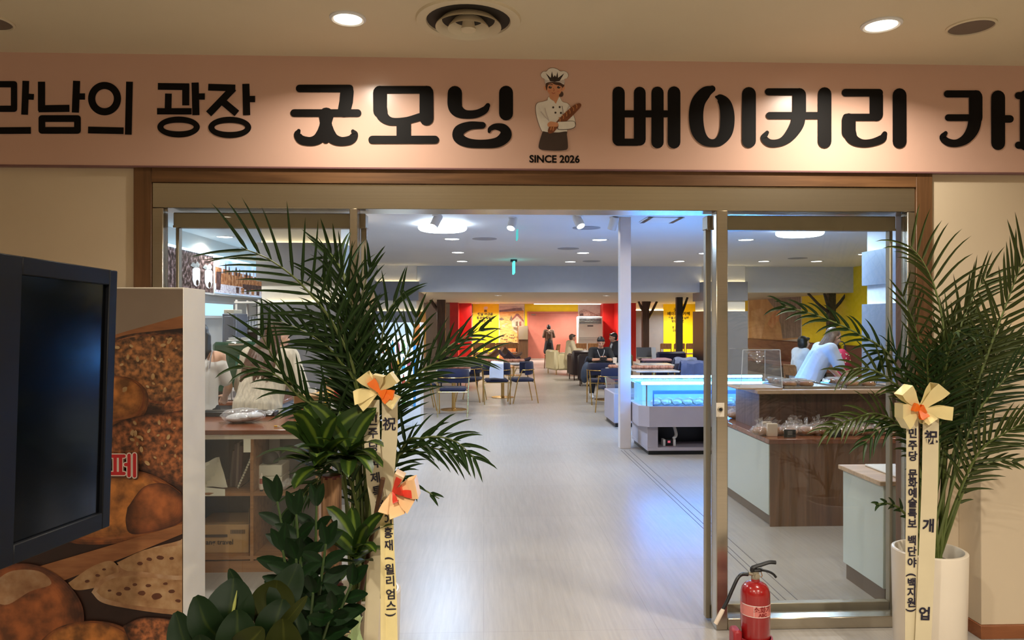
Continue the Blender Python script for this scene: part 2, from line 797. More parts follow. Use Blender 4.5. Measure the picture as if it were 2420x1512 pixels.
m_wall = mat('cream corridor wall', (208, 190, 163), 0.6, var=0.03, scale=2.0)
m_ceil = mat('cream corridor ceiling', (214, 200, 170), 0.6, var=0.03, scale=1.2)
m_iceil = mat('white cafe ceiling', (222, 222, 224), 0.55, var=0.03, scale=0.8)
m_iwall = mat('white cafe wall', (214, 212, 208), 0.6, var=0.03)
m_beige = mat('beige soffit paint', (205, 192, 174), 0.6, var=0.03)
m_bulk = mat('pale grey bulkhead paint', (190, 196, 206), 0.55, var=0.02)
m_grey = mat('mid grey panel', (128, 130, 138), 0.45, var=0.04)
m_dark = mat('near black panel', (30, 31, 36), 0.35, var=0.1)
m_black = mat('black plastic', (14, 14, 16), 0.35)
m_white = mat('white painted metal', (226, 226, 226), 0.4, var=0.02)
m_offwhite = mat('off white board', (222, 212, 196), 0.55, var=0.03)
m_yellow = mat('bright yellow wall paint', (250, 220, 14), 0.5, var=0.04)
m_red = mat('red wall paint', (196, 34, 28), 0.45, var=0.06)
m_pinkdoor = mat('dusty pink door paint', (198, 118, 100), 0.45, var=0.04)
m_trimwood = wood('brown wood door trim', (84, 56, 32), (112, 78, 48), 0.45, axis=2)
m_trimwoodx = wood('brown wood head trim', (84, 56, 32), (112, 78, 48), 0.45, axis=0)
m_steel = mat('brushed stainless steel', (186, 176, 158), 0.24, metal=0.95, var=0.04, scale=3.0, stretch=(0.2, 0.2, 40), bump=0.02, bscale=30)
m_steeld = mat('dull anodised aluminium', (160, 150, 130), 0.40, metal=0.55, var=0.05)
m_sign = mat('pink sign face', (204, 166, 148), 0.26, var=0.02, scale=1.0, spec=0.5)
m_signedge = mat('mauve sign edge', (120, 84, 84), 0.4)
m_ink = mat('black sign lettering', (16, 13, 12), 0.55, var=0.0, spec=0.12)
m_glass = glass('door glass', (0.985, 0.995, 0.99), refl=1.5)
m_floor = floor_mat()

# ---- lamps of the cafe that light the whole room: recessed ceiling lights and ring lamps are built below with their housings
S = MB()
S.box((-7, -9, -0.1), (12, FAR + 0.2, 0.0))
struct(S, 'floor', m_floor)

S = MB()
S.box((-7, -9, ZC), (8.5, 0.0, ZC + 0.12))
struct(S, 'ceiling', m_ceil)
S = MB()
S.box((XL, 0.2, ZI), (XR, BULK, ZI + 0.12))
struct(S, 'ceiling_cafe', m_iceil)
S = MB()
S.box((XL, BULK + 0.05, ZS), (XR, FAR, ZS + 0.1))
struct(S, 'ceiling_soffit', m_beige)
S = MB()
S.box((XL, BULK, ZS), (XR, BULK + 0.05, ZI + 0.1))
struct(S, 'wall_bulkhead', m_bulk)

# facade: two side walls, the piece over the door
XA = P(320, 500, 3.92).x
XB = P(2198, 500, 3.92).x
Z_SIGN = 2.445
Z_DOORTOP = 2.363
for nm, a, b in (('wall_left_front', -7, XA), ('wall_right_front', XB, XR)):
    S = MB()
    S.box((a, 0, 0), (b, 0.18, ZI + 0.12))
    struct(S, nm, m_wall)
S = MB()
S.box((XA, 0, Z_SIGN - 0.01), (XB, 0.18, ZI + 0.12))
struct(S, 'wall_over_door', m_wall)
for nm, a, b in (('wall_back', (-7, -9.1, 0), (8.5, -9, ZC)), ('wall_left_corridor', (-7.1, -9, 0), (-7, 0, ZC)), ('wall_right_corridor', (8.5, -9, 0), (8.6, 0, ZC))):
    S = MB()
    S.box(a, b)
    struct(S, nm, m_wall)
for nm, a, b, mm in (('wall_left', (XL - 0.1, 0.18, 0), (XL, FAR, ZI), m_iwall),
                     ('wall_right', (XR, 0.18, 0), (XR + 0.1, FAR, ZI), m_yellow),
                     ('wall_far', (XL, FAR, 0), (XR, FAR + 0.1, ZI), m_iwall)):
    S = MB()
    S.box(a, b)
    struct(S, nm, mm)

# brown timber lining round the opening
tw = P(362, 500, 3.92).x - XA
S = MB()
S.box((XA, -0.022, 0), (XA + tw, 0.18, Z_SIGN), bev=0.002)
struct(S, 'trim_1', m_trimwood)
twr = XB - P(2160, 500, 3.92).x
S = MB()
S.box((XB - twr, -0.022, 0), (XB, 0.18, Z_SIGN), bev=0.002)
struct(S, 'trim_2', m_trimwood)
S = MB()
S.box((XA + tw, -0.022, Z_DOORTOP), (XB - twr, 0.18, Z_SIGN), bev=0.002)
struct(S, 'trim_3', m_trimwoodx)

# stainless portal
XA1, XB1 = XA + tw, XB - twr
Z_HEAD = 2.232
S = MB()
S.box((XA1, -0.012, Z_HEAD), (XB1, 0.17, Z_DOORTOP), bev=0.003)
struct(S, 'trim_4', m_steel)
xj = P(388, 600, 3.92).x
S = MB()
S.box((XA1, -0.014, 0), (xj, 0.05, Z_HEAD), bev=0.003)
struct(S, 'trim_5', m_steel)
xjr = P(2141, 600, 3.92).x
S = MB()
S.box((xjr, -0.014, 0), (XB1, 0.05, Z_HEAD), bev=0.003)
struct(S, 'trim_6', m_steel)

# fixed side lights: post, sill, head bead, pane (each one window)
x828, x848 = P(828, 700, 3.92).x, P(847, 700, 3.92).x
x1688, x1716 = P(1689, 700, 3.92).x, P(1716, 700, 3.92).x


def side_light(name, xp0, xp1, xg0, xg1, plate):
    S = MB()
    S.box((xp0, -0.03, 0), (xp1, 0.06, Z_HEAD), bev=0.004)
    root = struct(S, name, m_steel)
    _root[root.name] = Vector((0, 0, 0))
    S = MB()
    S.box((xg0, -0.03, 0.0), (xg1, 0.06, 0.062), bev=0.004)
    S.build('sill', m_steel, root)
    S = MB()
    S.box((xg0, 0.004, 0.064), (xg1, 0.012, Z_HEAD - 0.001))
    S.build('pane', m_glass, root)
    if plate:
        a = P(1693, 952, 3.885)
        b = P(1712, 985, 3.885)
        S = MB()
        S.box((a.x, -0.034, b.z), (b.x, -0.0305, a.z), 0, 0.001)
        c = P(1702, 967, 3.885)
        S.lathe((c.x, -0.034, c.z), [(0.0145, 0), (0.0145, 0.004), (0.011, 0.006)], 20, 1, (0, -1, 0))
        S.lathe((c.x, -0.0402, c.z), [(0.009, 0), (0.009, 0.003), (0.0, 0.0035)], 20, 2, (0, -1, 0))
        S.build('lock_plate', [m_offwhite, m_steeld, m_black], root)
    return root


side_light('window_1', x828, x848, xj, x828, False)
side_light('window_2', x1688, x1716, x1716, xjr, True)


# sliding leaves parked behind the side lights
def leaf(name, x0, x1, inner_left):
    y0, y1 = 0.10, 0.145
    zt, zb = P(900, 540, 4.04).z, 0.09
    S = MB()
    S.box((x0, y0 - 0.03, zt), (x1, y1 + 0.02, Z_HEAD - 0.012), bev=0.004)
    S.box((x0, y0 - 0.035, zt - 0.006), (x1, y0 - 0.028, zt + 0.006))
    root = struct(S, name, m_steeld)
    _root[root.name] = Vector((0, 0, 0))
    w = 0.03
    for a, b, n in ((x0, x0 + (0.017 if inner_left is False else w), 'stile'), (x1 - (0.017 if inner_left else w), x1, 'stile')):
        S = MB()
        S.box((a, y0, 0.012), (b, y1, zt), bev=0.003)
        S.build(n, m_steeld, root)
    S = MB()
    S.box((x0 + 0.02, y0, 0.012), (x1 - 0.02, y1, zb), bev=0.003)
    S.build('bottom_rail', m_steeld, root)
    S = MB()
    S.box((x0 + 0.02, 0.118, zb), (x1 - 0.02, 0.126, zt))
    S.build('pane', m_glass, root)


leaf('door_1', P(415, 600, 4.02).x, P(866, 600, 4.02).x, False)
leaf('door_2', P(1668, 600, 4.02).x, P(2110, 600, 4.02).x, True)

# twin floor track
S = MB()
for x in (1.735, 1.775, 1.845):
    S.box((x, 0.17, 0.0), (x + 0.006, 5.4, 0.0015))
struct(S, 'trim_7', mat('dark floor groove', (96, 92, 92), 0.5))

# skirting and the low boxed pier at the right end of the facade
S = MB()
S.box((XB, -0.012, 0), (P(2322, 1300, 3.9).x, 0, 0.11), bev=0.002)
struct(S, 'baseboard_right', mat('dark brown skirting', (70, 56, 46), 0.4))
xp = P(2318, 1200, 3.74).x
S = MB()
S.box((xp, -0.18, 0.07), (xp + 0.75, 0, 1.62), bev=0.003)
struct(S, 'wall_pier', m_wall)
S = MB()
S.box((xp - 0.006, -0.19, 0), (xp + 0.756, 0, 0.07), bev=0.002)
struct(S, 'baseboard_pier', wood('red brown skirting', (120, 70, 42), (146, 90, 56), 0.4, axis=0))

# ---- the shop sign
SY = -0.034
sign = thing('shop_sign', 'long pink sign board with black lettering over the glass entrance', 'sign', (0, SY, Z_SIGN))
S = MB()
S.box((-7, SY, Z_SIGN), (8.4, 0, ZC), 0)
S.build('board', m_sign, sign)
S = MB()
S.box((-7, SY - 0.003, Z_SIGN - 0.008), (8.4, 0, Z_SIGN), 0)
S.build('edge_strip', m_signedge, sign)


def sp(x, y, lift=0.0):
    p = P(x, y, 3.92 + SY - 0.0006 - lift)
    return p


def dense(pts):
    """smooth a stroke given as (x, y, r)"""
    if len(pts) < 3:
        return pts
    q = bez([Vector(p) for p in pts], 7)
    return [tuple(v) for v in q]


_pen = [0]


def stroke(mb, pts, lift=0.002, mi=0, curve=False, caps=True, fn=sp, th=0.002):
    """flat pen stroke: (x, y, radius) in sign coordinates, as a thin plate"""
    if curve:
        pts = dense(pts)
    lift += _pen[0] * 1.2e-5
    _pen[0] += 3
    Lf, Rt = [], []
    n = len(pts)
    for i, (x, y, r) in enumerate(pts):
        a, b = pts[max(i - 1, 0)], pts[min(i + 1, n - 1)]
        tx, ty = b[0] - a[0], b[1] - a[1]
        l = math.hypot(tx, ty) or 1
        nx, ny = -ty / l, tx / l
        Lf.append((x + nx * r, y + ny * r))
        Rt.append((x - nx * r, y - ny * r))
    vs = [fn(px, py, lift) for px, py in Lf + Rt]
    fs = [[i, i + 1, n + i + 1, n + i] for i in range(n - 1)]
    mb.add(vs, fs, mi)
    if caps:
        for (x, y, r) in (pts[0], pts[-1]):
            lift += 1.2e-5
            k = 16
            ring = [fn(x + r * math.cos(2 * PI * j / k), y + r * math.sin(2 * PI * j / k), lift) for j in range(k)]
            mb.add(ring, [list(range(k))], mi)


def bar(mb, x0, y0, x1, y1, w, round_=True, **k):
    stroke(mb, [(x0, y0, w / 2), (x1, y1, w / 2)], caps=round_, **k)


def oval(mb, cx, cy, rx, ry, w, lift=0.002, fn=sp, mi=0):
    n = 40
    lift += _pen[0] * 1.2e-5
    _pen[0] += 1
    out = [fn(cx + (rx + w / 2) * math.cos(2 * PI * j / n), cy + (ry + w / 2) * math.sin(2 * PI * j / n), lift) for j in range(n)]
    inn = [fn(cx + (rx - w / 2) * math.cos(2 * PI * j / n), cy + (ry - w / 2) * math.sin(2 * PI * j / n), lift) for j in range(n)]
    mb.add(out + inn, [[j, (j + 1) % n, n + (j + 1) % n, n + j] for j in range(n)], mi)


def sq(mb, x0, y0, x1, y1, w, round_=True):
    for a in ((x0, y0, x1, y0), (x1, y0, x1, y1), (x1, y1, x0, y1), (x0, y1, x0, y0)):
        bar(mb, *a, w, round_)
    for x, y in ((x0, y0), (x1, y0), (x1, y1), (x0, y1)):
        stroke(mb, [(x - 0.1, y, w / 2), (x + 0.1, y, w / 2)])


words = []
_pen[0] = 0
# man nam ui
w = MB()
sq(w, -42, 199, 33, 257, 15)
bar(w, 61, 191, 58, 271, 16, False)
bar(w, 62, 228, 80, 229, 14, False)
bar(w, -44, 268, -42, 309, 16, False)
bar(w, -50, 309, 73, 308, 16, False)
bar(w, 98, 193, 98, 262, 17, False)
bar(w, 91, 257, 164, 256, 17, False)
bar(w, 181, 191, 178, 266, 17, False)
bar(w, 182, 228, 201, 228, 15, False)
sq(w, 99, 280, 183, 308, 16)
oval(w, 247, 233, 30.5, 31, 17)
bar(w, 208, 307, 292, 309, 16, False)
bar(w, 306, 193, 303, 318, 16, False)
words.append(w)
# gwang jang
w = MB()
bar(w, 373, 204, 447, 205, 16, False)
bar(w, 439, 198, 439, 249, 17, False)
bar(w, 398, 221, 397, 262, 16, False)
bar(w, 371, 263, 453, 263, 15, False)
bar(w, 461, 195, 463, 272, 17, False)
bar(w, 465, 228, 484, 228, 15, False)
oval(w, 422, 300, 43, 17.5, 14.5)
bar(w, 492, 206, 556, 208, 16, False)
bar(w, 552, 208, 493, 269, 17, False)
bar(w, 524, 238, 560, 268, 17, False)
bar(w, 581, 198, 583, 272, 17, False)
bar(w, 585, 234, 603, 234, 15, False)
oval(w, 543, 301, 43.5, 18, 14.5)
words.append(w)
# good morning
w = MB()
bar(w, 708, 209, 826, 209, 18)
stroke(w, [(820, 216, 16), (818, 240, 16), (813, 262, 15)])
bar(w, 695, 267, 845, 267, 18)
stroke(w, [(771, 272, 18), (770, 290, 14), (770, 305, 17)])
stroke(w, [(766, 300, 12), (761, 317, 14), (750, 329, 12.5), (733, 334, 10.5), (712, 330, 10.5), (703, 318, 8.5), (706, 309, 4.5)], curve=True)
stroke(w, [(774, 300, 12), (779, 317, 14), (790, 329, 12.5), (808, 334, 10.5), (829, 330, 10.5), (838, 318, 8.5), (834, 310, 4.5)], curve=True)
stroke(w, [(770, 310, 18), (770, 330, 9)])
bar(w, 895, 212, 1012, 212, 18)
stroke(w, [(898, 219, 16.5), (898, 262, 16)], )
stroke(w, [(899, 258, 16), (906, 276, 13), (925, 287, 9.5), (960, 285, 8.5), (993, 276, 9)], curve=True)
stroke(w, [(1008, 219, 16.5), (1008, 280, 16.5)])
bar(w, 954, 285, 954, 328, 34, False)
bar(w, 880, 330, 1028, 330, 19)
stroke(w, [(1075, 220, 17), (1075, 248, 17), (1082, 262, 15), (1100, 270, 10.5), (1125, 269, 9.5), (1145, 260, 8.5), (1153, 249, 5.5)], curve=True)
stroke(w, [(1196, 219, 16.5), (1196, 268, 16.5)])
stroke(w, [(1140, 296, 8), (1110, 297, 10), (1086, 308, 13), (1084, 325, 13), (1105, 337, 11), (1140, 340, 10), (1176, 336, 12), (1195, 320, 14), (1190, 304, 11), (1172, 299, 7.5), (1159, 304, 5.5), (1156, 311, 3.5)], curve=True)
words.append(w)
# bakery
w = MB()
bar(w, 1462, 219, 1462, 330, 29)
bar(w, 1512, 219, 1512, 330, 28)
bar(w, 1462, 269, 1575, 269, 17)
bar(w, 1460, 336, 1506, 336, 17)
bar(w, 1554, 219, 1554, 336, 29)
bar(w, 1593, 219, 1593, 336, 30)
stroke(w, [(1683, 210, 8), (1667, 219, 14), (1650, 242, 16.5), (1645, 275, 17), (1650, 310, 16), (1664, 331, 12), (1683, 338, 9), (1702, 332, 12), (1716, 310, 16), (1719, 275, 17), (1714, 247, 15), (1702, 232, 10), (1693, 229, 3)], curve=True)
bar(w, 1770, 222, 1770, 333, 33)
bar(w, 1816, 217, 1890, 217, 17)
bar(w, 1889, 224, 1889, 270, 32)
stroke(w, [(1889, 262, 16), (1884, 293, 16), (1866, 321, 13), (1845, 336, 9.5), (1820, 338, 9), (1806, 326, 8), (1813, 313, 4.5)], curve=True)
bar(w, 1819, 273, 1945, 273, 17)
bar(w, 1949, 222, 1949, 334, 32)
bar(w, 1998, 219, 2078, 219, 18)
bar(w, 2071, 226, 2071, 270, 32)
bar(w, 2000, 277, 2073, 277, 17)
bar(w, 2006, 284, 2006, 312, 33)
stroke(w, [(2006, 310, 16.5), (2016, 329, 13), (2036, 338, 9.5), (2060, 337, 9), (2084, 328, 9.5), (2091, 316, 6)], curve=True)
bar(w, 2126, 225, 2126, 334, 33)
words.append(w)
# cafe
w = MB()
bar(w, 2239, 222, 2310, 222, 17)
bar(w, 2306, 229, 2306, 278, 32)
stroke(w, [(2306, 270, 16), (2300, 303, 15), (2284, 327, 12), (2262, 338, 9), (2241, 336, 9), (2228, 325, 8), (2235, 314, 4.5)], curve=True)
bar(w, 2241, 278, 2300, 278, 16)
bar(w, 2359, 230, 2359, 338, 33)
bar(w, 2360, 281, 2387, 281, 18)
bar(w, 2407, 226, 2475, 226, 17)
bar(w, 2407, 343, 2475, 343, 17)
bar(w, 2423, 226, 2423, 343, 25)
bar(w, 2459, 226, 2459, 343, 25)
bar(w, 2495, 285, 2510, 285, 17)
bar(w, 2515, 222, 2515, 340, 30)
bar(w, 2555, 222, 2555, 340, 30)
words.append(w)
for w in words:
    w.build('lettering', m_ink, sign, 0, True, True)


# baker picture, printed flat on the sign
def cp(x, y):
    return 1240 + x / 6.05, 150 + y / 6.05


ink = {k: mat('sign ink ' + k, c, 0.35, var=v, scale=40) for k, c, v in (
    ('white', (226, 220, 210), 0.03), ('outline', (70, 52, 46), 0.0), ('shade', (196, 184, 178), 0.03), ('skin', (206, 142, 104), 0.04), ('hair', (74, 46, 36), 0.1),
    ('apron', (58, 42, 38), 0.08), ('crust', (124, 66, 36), 0.2), ('crumb', (196, 130, 78), 0.1), ('dark', (40, 26, 24), 0.0), ('lip', (158, 74, 60), 0.0), ('blush', (204, 122, 92), 0.0))}
ikeys = list(ink)
w = MB()
_lift = [0.002]


def shape(col, pts, curve=True):
    q = [tuple(v)[:2] for v in bez([Vector((x, y, 0)) for x, y in pts + [pts[0]]], 6)[:-1]] if curve else pts
    _lift[0] += 0.00012
    vs = [sp(*cp(x, y), _lift[0]) for x, y in q]
    w.add(vs, [list(range(len(vs)))], ikeys.index(col))


def line(col, pts, r=3.0, curve=True):
    _lift[0] += 0.00012
    stroke(w, [(*cp(x, y), r / 6.05) for x, y in pts], lift=_lift[0], mi=ikeys.index(col), curve=curve)


def dot(col, x, y, r, ry=None):
    shape(col, [(x + r * math.cos(t), y + (ry or r) * math.sin(t)) for t in [PI * k / 4 for k in range(8)]])


hat = [(290, 290), (284, 225), (245, 200), (232, 160), (262, 118), (310, 112), (345, 78), (400, 64), (462, 80), (510, 112), (560, 108), (606, 130), (622, 175), (600, 212), (568, 226), (562, 300), (500, 270), (400, 262), (330, 270)]
shape('hair', [(300, 320), (310, 280), (380, 262), (480, 268), (560, 300), (556, 350), (530, 380), (500, 340), (430, 290), (360, 280)])
shape('skin', [(292, 318), (274, 340), (280, 372), (305, 388), (318, 360), (310, 325)])
dot('hair', 520, 438, 36, 40)
shape('skin', [(548, 325), (572, 340), (568, 372), (540, 395), (535, 360)])
shape('skin', [(362, 440), (355, 500), (400, 540), (446, 570), (480, 530), (482, 440)])
shape('skin', [(312, 310), (345, 285), (430, 288), (520, 320), (530, 380), (505, 432), (455, 468), (410, 474), (365, 450), (325, 395)])
shape('hair', [(300, 300), (340, 262), (420, 262), (520, 276), (556, 310), (545, 345), (510, 318), (430, 300), (362, 268), (330, 320), (316, 385), (300, 340)])
shape('outline', [(x + (x - 425) * 0.02, y + (y - 180) * 0.03 - 1) for x, y in hat])
shape('white', hat)
shape('shade', [(290, 285), (288, 232), (330, 238), (430, 250), (520, 240), (566, 232), (560, 290), (490, 262), (400, 255), (330, 264)])
for a, b in ((360, 300), (395, 388), (455, 468), (505, 565)):
    pass
shape('dark', [(365, 255), (300, 135), (372, 205), (388, 110), (410, 195), (432, 165), (448, 195), (470, 118), (478, 205), (566, 140), (500, 250), (430, 262)], False)
for x in (365, 487):
    dot('dark', x, 340, 24, 18)
    dot('white', x + 8, 333, 5)
    line('hair', [(x - 36, 302), (x, 292), (x + 32, 302)], 6)
line('crust', [(412, 352), (422, 384), (408, 392)], 3)
line('lip', [(388, 416), (410, 428), (434, 420)], 4)
dot('blush', 350, 392, 18, 10)
dot('blush', 480, 398, 18, 10)
body = [(345, 470), (330, 520), (262, 545), (185, 565), (160, 620), (166, 720), (190, 820), (225, 920), (260, 975), (340, 985), (480, 985), (600, 975), (612, 935), (690, 925), (726, 880), (716, 800), (690, 720), (650, 620), (610, 570), (540, 545), (500, 480), (478, 500), (445, 575), (420, 540), (370, 510)]
shape('outline', [(x + (x - 440) * 0.018, y + (y - 740) * 0.012) for x, y in body])
shape('white', body)
shape('skin', [(362, 500), (380, 480), (475, 480), (478, 515), (445, 572), (415, 535)])
shape('white', [(345, 470), (330, 520), (370, 560), (440, 590), (445, 575), (400, 530), (360, 500)])
shape('white', [(490, 480), (515, 515), (500, 560), (446, 590), (447, 575), (478, 505)])
line('shade', [(230, 690), (290, 760), (330, 800)], 6)
line('shade', [(290, 640), (310, 720), (345, 820)], 6)
line('shade', [(610, 660), (640, 600)], 6)
line('dark', [(536, 610), (548, 690), (540, 760)], 3)
for x, y in ((408, 627), (500, 623), (440, 703), (518, 707)):
    dot('dark', x, y, 15)
shape('apron', [(262, 968), (240, 1020), (205, 1140), (204, 1210), (260, 1235), (420, 1246), (560, 1240), (614, 1215), (616, 1120), (604, 1020), (598, 972), (480, 985), (340, 982)])
shape('crust', [(440, 850), (500, 780), (600, 680), (700, 600), (770, 570), (806, 580), (800, 620), (740, 690), (660, 770), (560, 850)])
for k in range(6):
    x, y = 500 + k * 48, 800 - k * 38
    line('crumb', [(x - 8, y - 26), (x + 6, y), (x + 4, y + 28)], 6)
shape('crust', [(350, 900), (330, 960), (350, 1000), (410, 985), (460, 930), (470, 890)])
line('crumb', [(380, 900), (372, 950)], 6)
line('crumb', [(415, 895), (405, 955)], 6)
shape('outline', [(462, 828), (560, 826), (690, 820), (728, 860), (716, 915), (640, 942), (520, 948), (468, 935), (476, 880)])
shape('white', [(470, 834), (560, 832), (690, 826), (720, 862), (710, 908), (640, 934), (520, 940), (478, 930), (484, 880)])
shape('skin', [(332, 850), (370, 830), (430, 838), (474, 850), (476, 895), (430, 905), (380, 900), (340, 905), (324, 880)])
w.build('baker_picture', [ink[k] for k in ikeys], sign, 0, True, True)
# the line below the picture
w = MB()
c0 = sp(1310.5, 384)
kx = (sp(1370, 384) - sp(1251, 384)).x
vs, fs = glyphs('SINCE 2026', 1.0, 0.03)
ux = max(v[0] for v in vs) - min(v[0] for v in vs)
w.add([Vector((c0.x + v[0] * kx / ux, c0.y - 0.002, c0.z + v[1] * kx / ux * 1.0)) for v in vs], fs)
w.build('lettering', m_ink, sign, 0, True, True)


# ---- corridor ceiling fittings
def downlight(name, loc, r, power, color, glow, label, group=None, spread=150, up=0):
    t = thing(name, label, 'ceiling light', loc, group)
    S = MB()
    S.lathe(loc, [(r * 1.32, 0.0), (r * 1.32, -0.006), (r * 1.16, -0.012), (r * 1.02, -0.008), (r * 1.0, 0.0)], 28, 0, (0, 0, 1), False)
    S.build('rim', m_white, t)
    S = MB()
    S.lathe(loc, [(0.0, -0.005), (r * 1.0, -0.004), (r * 1.0, 0.0)], 28, 0, (0, 0, 1), False)
    S.build('lens', glow, t)
    l = lamp('bulb', 'AREA', Vector(loc) - Vector((0, 0, 0.013)), power, color, r * 1.9, parent=t)
    l.data.spread = math.radians(spread)
    return t


g_warm = emitter('warm lamp lens', (1.0, 0.86, 0.62), 14)
g_day = emitter('neutral lamp lens', (1.0, 0.96, 0.9), 18)
PWC = 17
p1 = G(822, 42, ZC)
p2 = G(2083, 57, ZC)
downlight('downlight', p1, 0.062, PWC * 1.0, WARM, g_warm, 'round recessed corridor light left of the round air vent')
downlight('downlight', p2, 0.068, PWC * 1.5, WARM, g_warm, 'round recessed corridor light between the air vent and the ceiling speaker')
for x, y in ((-0.6, -3.4), (1.85, -3.4), (-0.6, -6.2), (1.85, -6.2), (4.4, -2.2), (-3.4, -3.0), (4.6, -5.0), (-3.4, -6.0)):  # lamps out of view, some of them added to brighten the corridor
    downlight('downlight', (x, y, ZC), 0.062, PWC * (1.8 if x < -2 else 2.2 if x > 4 else 4.9), WARM, g_warm, 'unseen round recessed corridor light further back than the entrance', 'unseen corridor lights away from the entrance')

# round air diffuser
v0 = G(1107, 47, ZC)
t = thing('air_vent', 'round cream air diffuser of stepped rings in the corridor ceiling', 'air vent', v0)
rv = 0.215
S = MB()
S.lathe(v0, [(rv * 1.12, 0), (rv * 1.10, -0.012), (rv * 0.98, -0.016), (rv * 0.90, -0.010), (rv * 0.88, 0.0)], 40, 0, (0, 0, 1), False)
S.build('flange', m_ceil, t)
S = MB()
S.lathe(v0, [(0.0, -0.0015), (rv * 0.89, -0.0015)], 40, 0, (0, 0, 1), False)
S.build('throat', mat('dark duct', (40, 34, 28), 0.7), t)
for k, rr in enumerate((0.70, 0.44)):
    S = MB()
    S.lathe(v0, [(rv * (rr - 0.14), -0.003), (rv * (rr - 0.02), -0.034 - 0.006 * k), (rv * rr, -0.036 - 0.006 * k), (rv * (rr - 0.01), -0.028 - 0.006 * k), (rv * (rr - 0.13), -0.002)], 40, 0, (0, 0, 1), False)
    S.build('ring', m_ceil, t)
S = MB()
S.lathe(v0, [(rv * 0.12, -0.002), (rv * 0.14, -0.03), (rv * 0.17, -0.046), (rv * 0.15, -0.05), (0.0, -0.048)], 32, 0, (0, 0, 1), False)
S.build('hub', m_ceil, t)
# ceiling speakers
for (x, y), lb in (((2295, 62), 'round grey mesh speaker set into the ceiling beside the brighter downlight'), ((-28, 50), 'round grey mesh speaker cut off by the picture edge over the sign')):
    s0 = G(x, y, ZC)
    t = thing('ceiling_speaker', lb, 'speaker', s0)
    S = MB()
    S.lathe(s0, [(0.105, 0), (0.105, -0.006), (0.096, -0.010), (0.094, -0.004)], 32, 0, (0, 0, 1), False)
    S.build('rim', m_ceil, t)
    S = MB()
    S.lathe(s0, [(0.095, -0.004), (0.05, -0.007), (0, -0.008)], 32, 0, (0, 0, 1), False)
    S.build('grille', mat('grey speaker mesh', (112, 96, 82), 0.6, bump=0.4, bscale=900), t)

# ================================================================== THE CAFE: COLUMNS, CEILING LIGHTS, FAR WALL
m_led = emitter('warm strip of light', (1.0, 0.78, 0.42), 15)
m_ledc = emitter('cool strip of light', (0.55, 0.76, 1.0), 9)


def column(name, x0, x1, d0, depth, label, lit, side_black):
    """square column clad with a grey band and grey lower panels that stand off the white core, light strips behind their tops"""
    y0 = d0 + CAM_Y
    y1 = y0 + depth
    g = 0.05
    t = thing(name, label, 'column', ((x0 + x1) / 2, (y0 + y1) / 2, 0), 'clad columns of the cafe')
    S = MB()
    S.box((x0 + g, y0 + g, 0), (x1 - g, y1 - g, ZI))
    S.build('core', m_iwall, t)
    for nm, za, zb in (('band', 2.12, 2.58), ('lower_cladding', 0.0, 1.865)):
        S = MB()
        w = 0.018
        S.box((x0, y0, za), (x1, y0 + w, zb))
        S.box((x0, y1 - w, za), (x1, y1, zb))
        mi = 1 if (side_black and nm == 'lower_cladding') else 0
        S.box((x0, y0 + w, za), (x0 + w, y1 - w, zb), mi)
        S.box((x1 - w, y0 + w, za), (x1, y1 - w, zb), mi)
        S.build(nm, [m_grey, m_dark], t)
        S = MB()
        zt = zb - 0.03
        S.box((x0 + w, y0 + w + 0.002, zt), (x1 - w, y0 + g - 0.004, zt + 0.012))
        S.box((x0 + w + 0.002, y0 + g, zt), (x0 + g - 0.004, y1 - g, zt + 0.012))
        S.box((x1 - g + 0.004, y0 + g, zt), (x1 - w - 0.002, y1 - g, zt + 0.012))
        S.build('light_strip', lit, t)
    return t


column('clad_column', -2.73, -1.68, 9.0, 1.0, 'grey clad column behind the service counter with glowing gaps', m_led, False)
column('clad_column', -2.61, -1.57, 17.9, 2.3, 'grey clad column with black flank beyond the blue chairs', m_led, True)
column('clad_column', 5.33, 6.41, 17.75, 0.95, 'grey clad column with black flank behind the blue lit chilled cases', m_led, True)
column('clad_column', 5.2, 6.24, 9.0, 1.0, 'clad column with bright cool gap behind the palm in the white pot', m_ledc, False)

# slim white post standing free on the floor
pc = P(1476, 800, 9.5)
S = MB()
S.box((pc.x - 0.07, pc.y - 0.07, 0), (pc.x + 0.07, pc.y + 0.07, ZI), bev=0.003)
single(S, 'square_post', mat('scuffed white post', (216, 208, 206), 0.5, var=0.06, scale=2), 'slim square white post standing in front of the chilled cases', 'post')


# posts shaped like trees that carry the lower ceiling
def tree_post(x, d, r, arms, label, mm):
    y = d + CAM_Y
    t = thing('tree_column', label, 'column', (x, y, 0), 'tree shaped columns under the low ceiling')
    S = MB()
    S.box((x - r, y - r, 0), (x + r, y + r, ZS if y > BULK else ZS), bev=0.01)
    S.build('trunk', mm, t)
    for (dx, z0) in arms:
        S = MB()
        a = Vector((x + (r * 0.5 if dx > 0 else -r * 0.5), y, z0))
        b = Vector((x + dx, y - 0.05, ZS))
        S.tube([a, a.lerp(b, 0.5) + Vector((0, 0, -0.03)), b], [r * 0.5, r * 0.42, r * 0.36], 8)
        S.build('branch', mm, t)


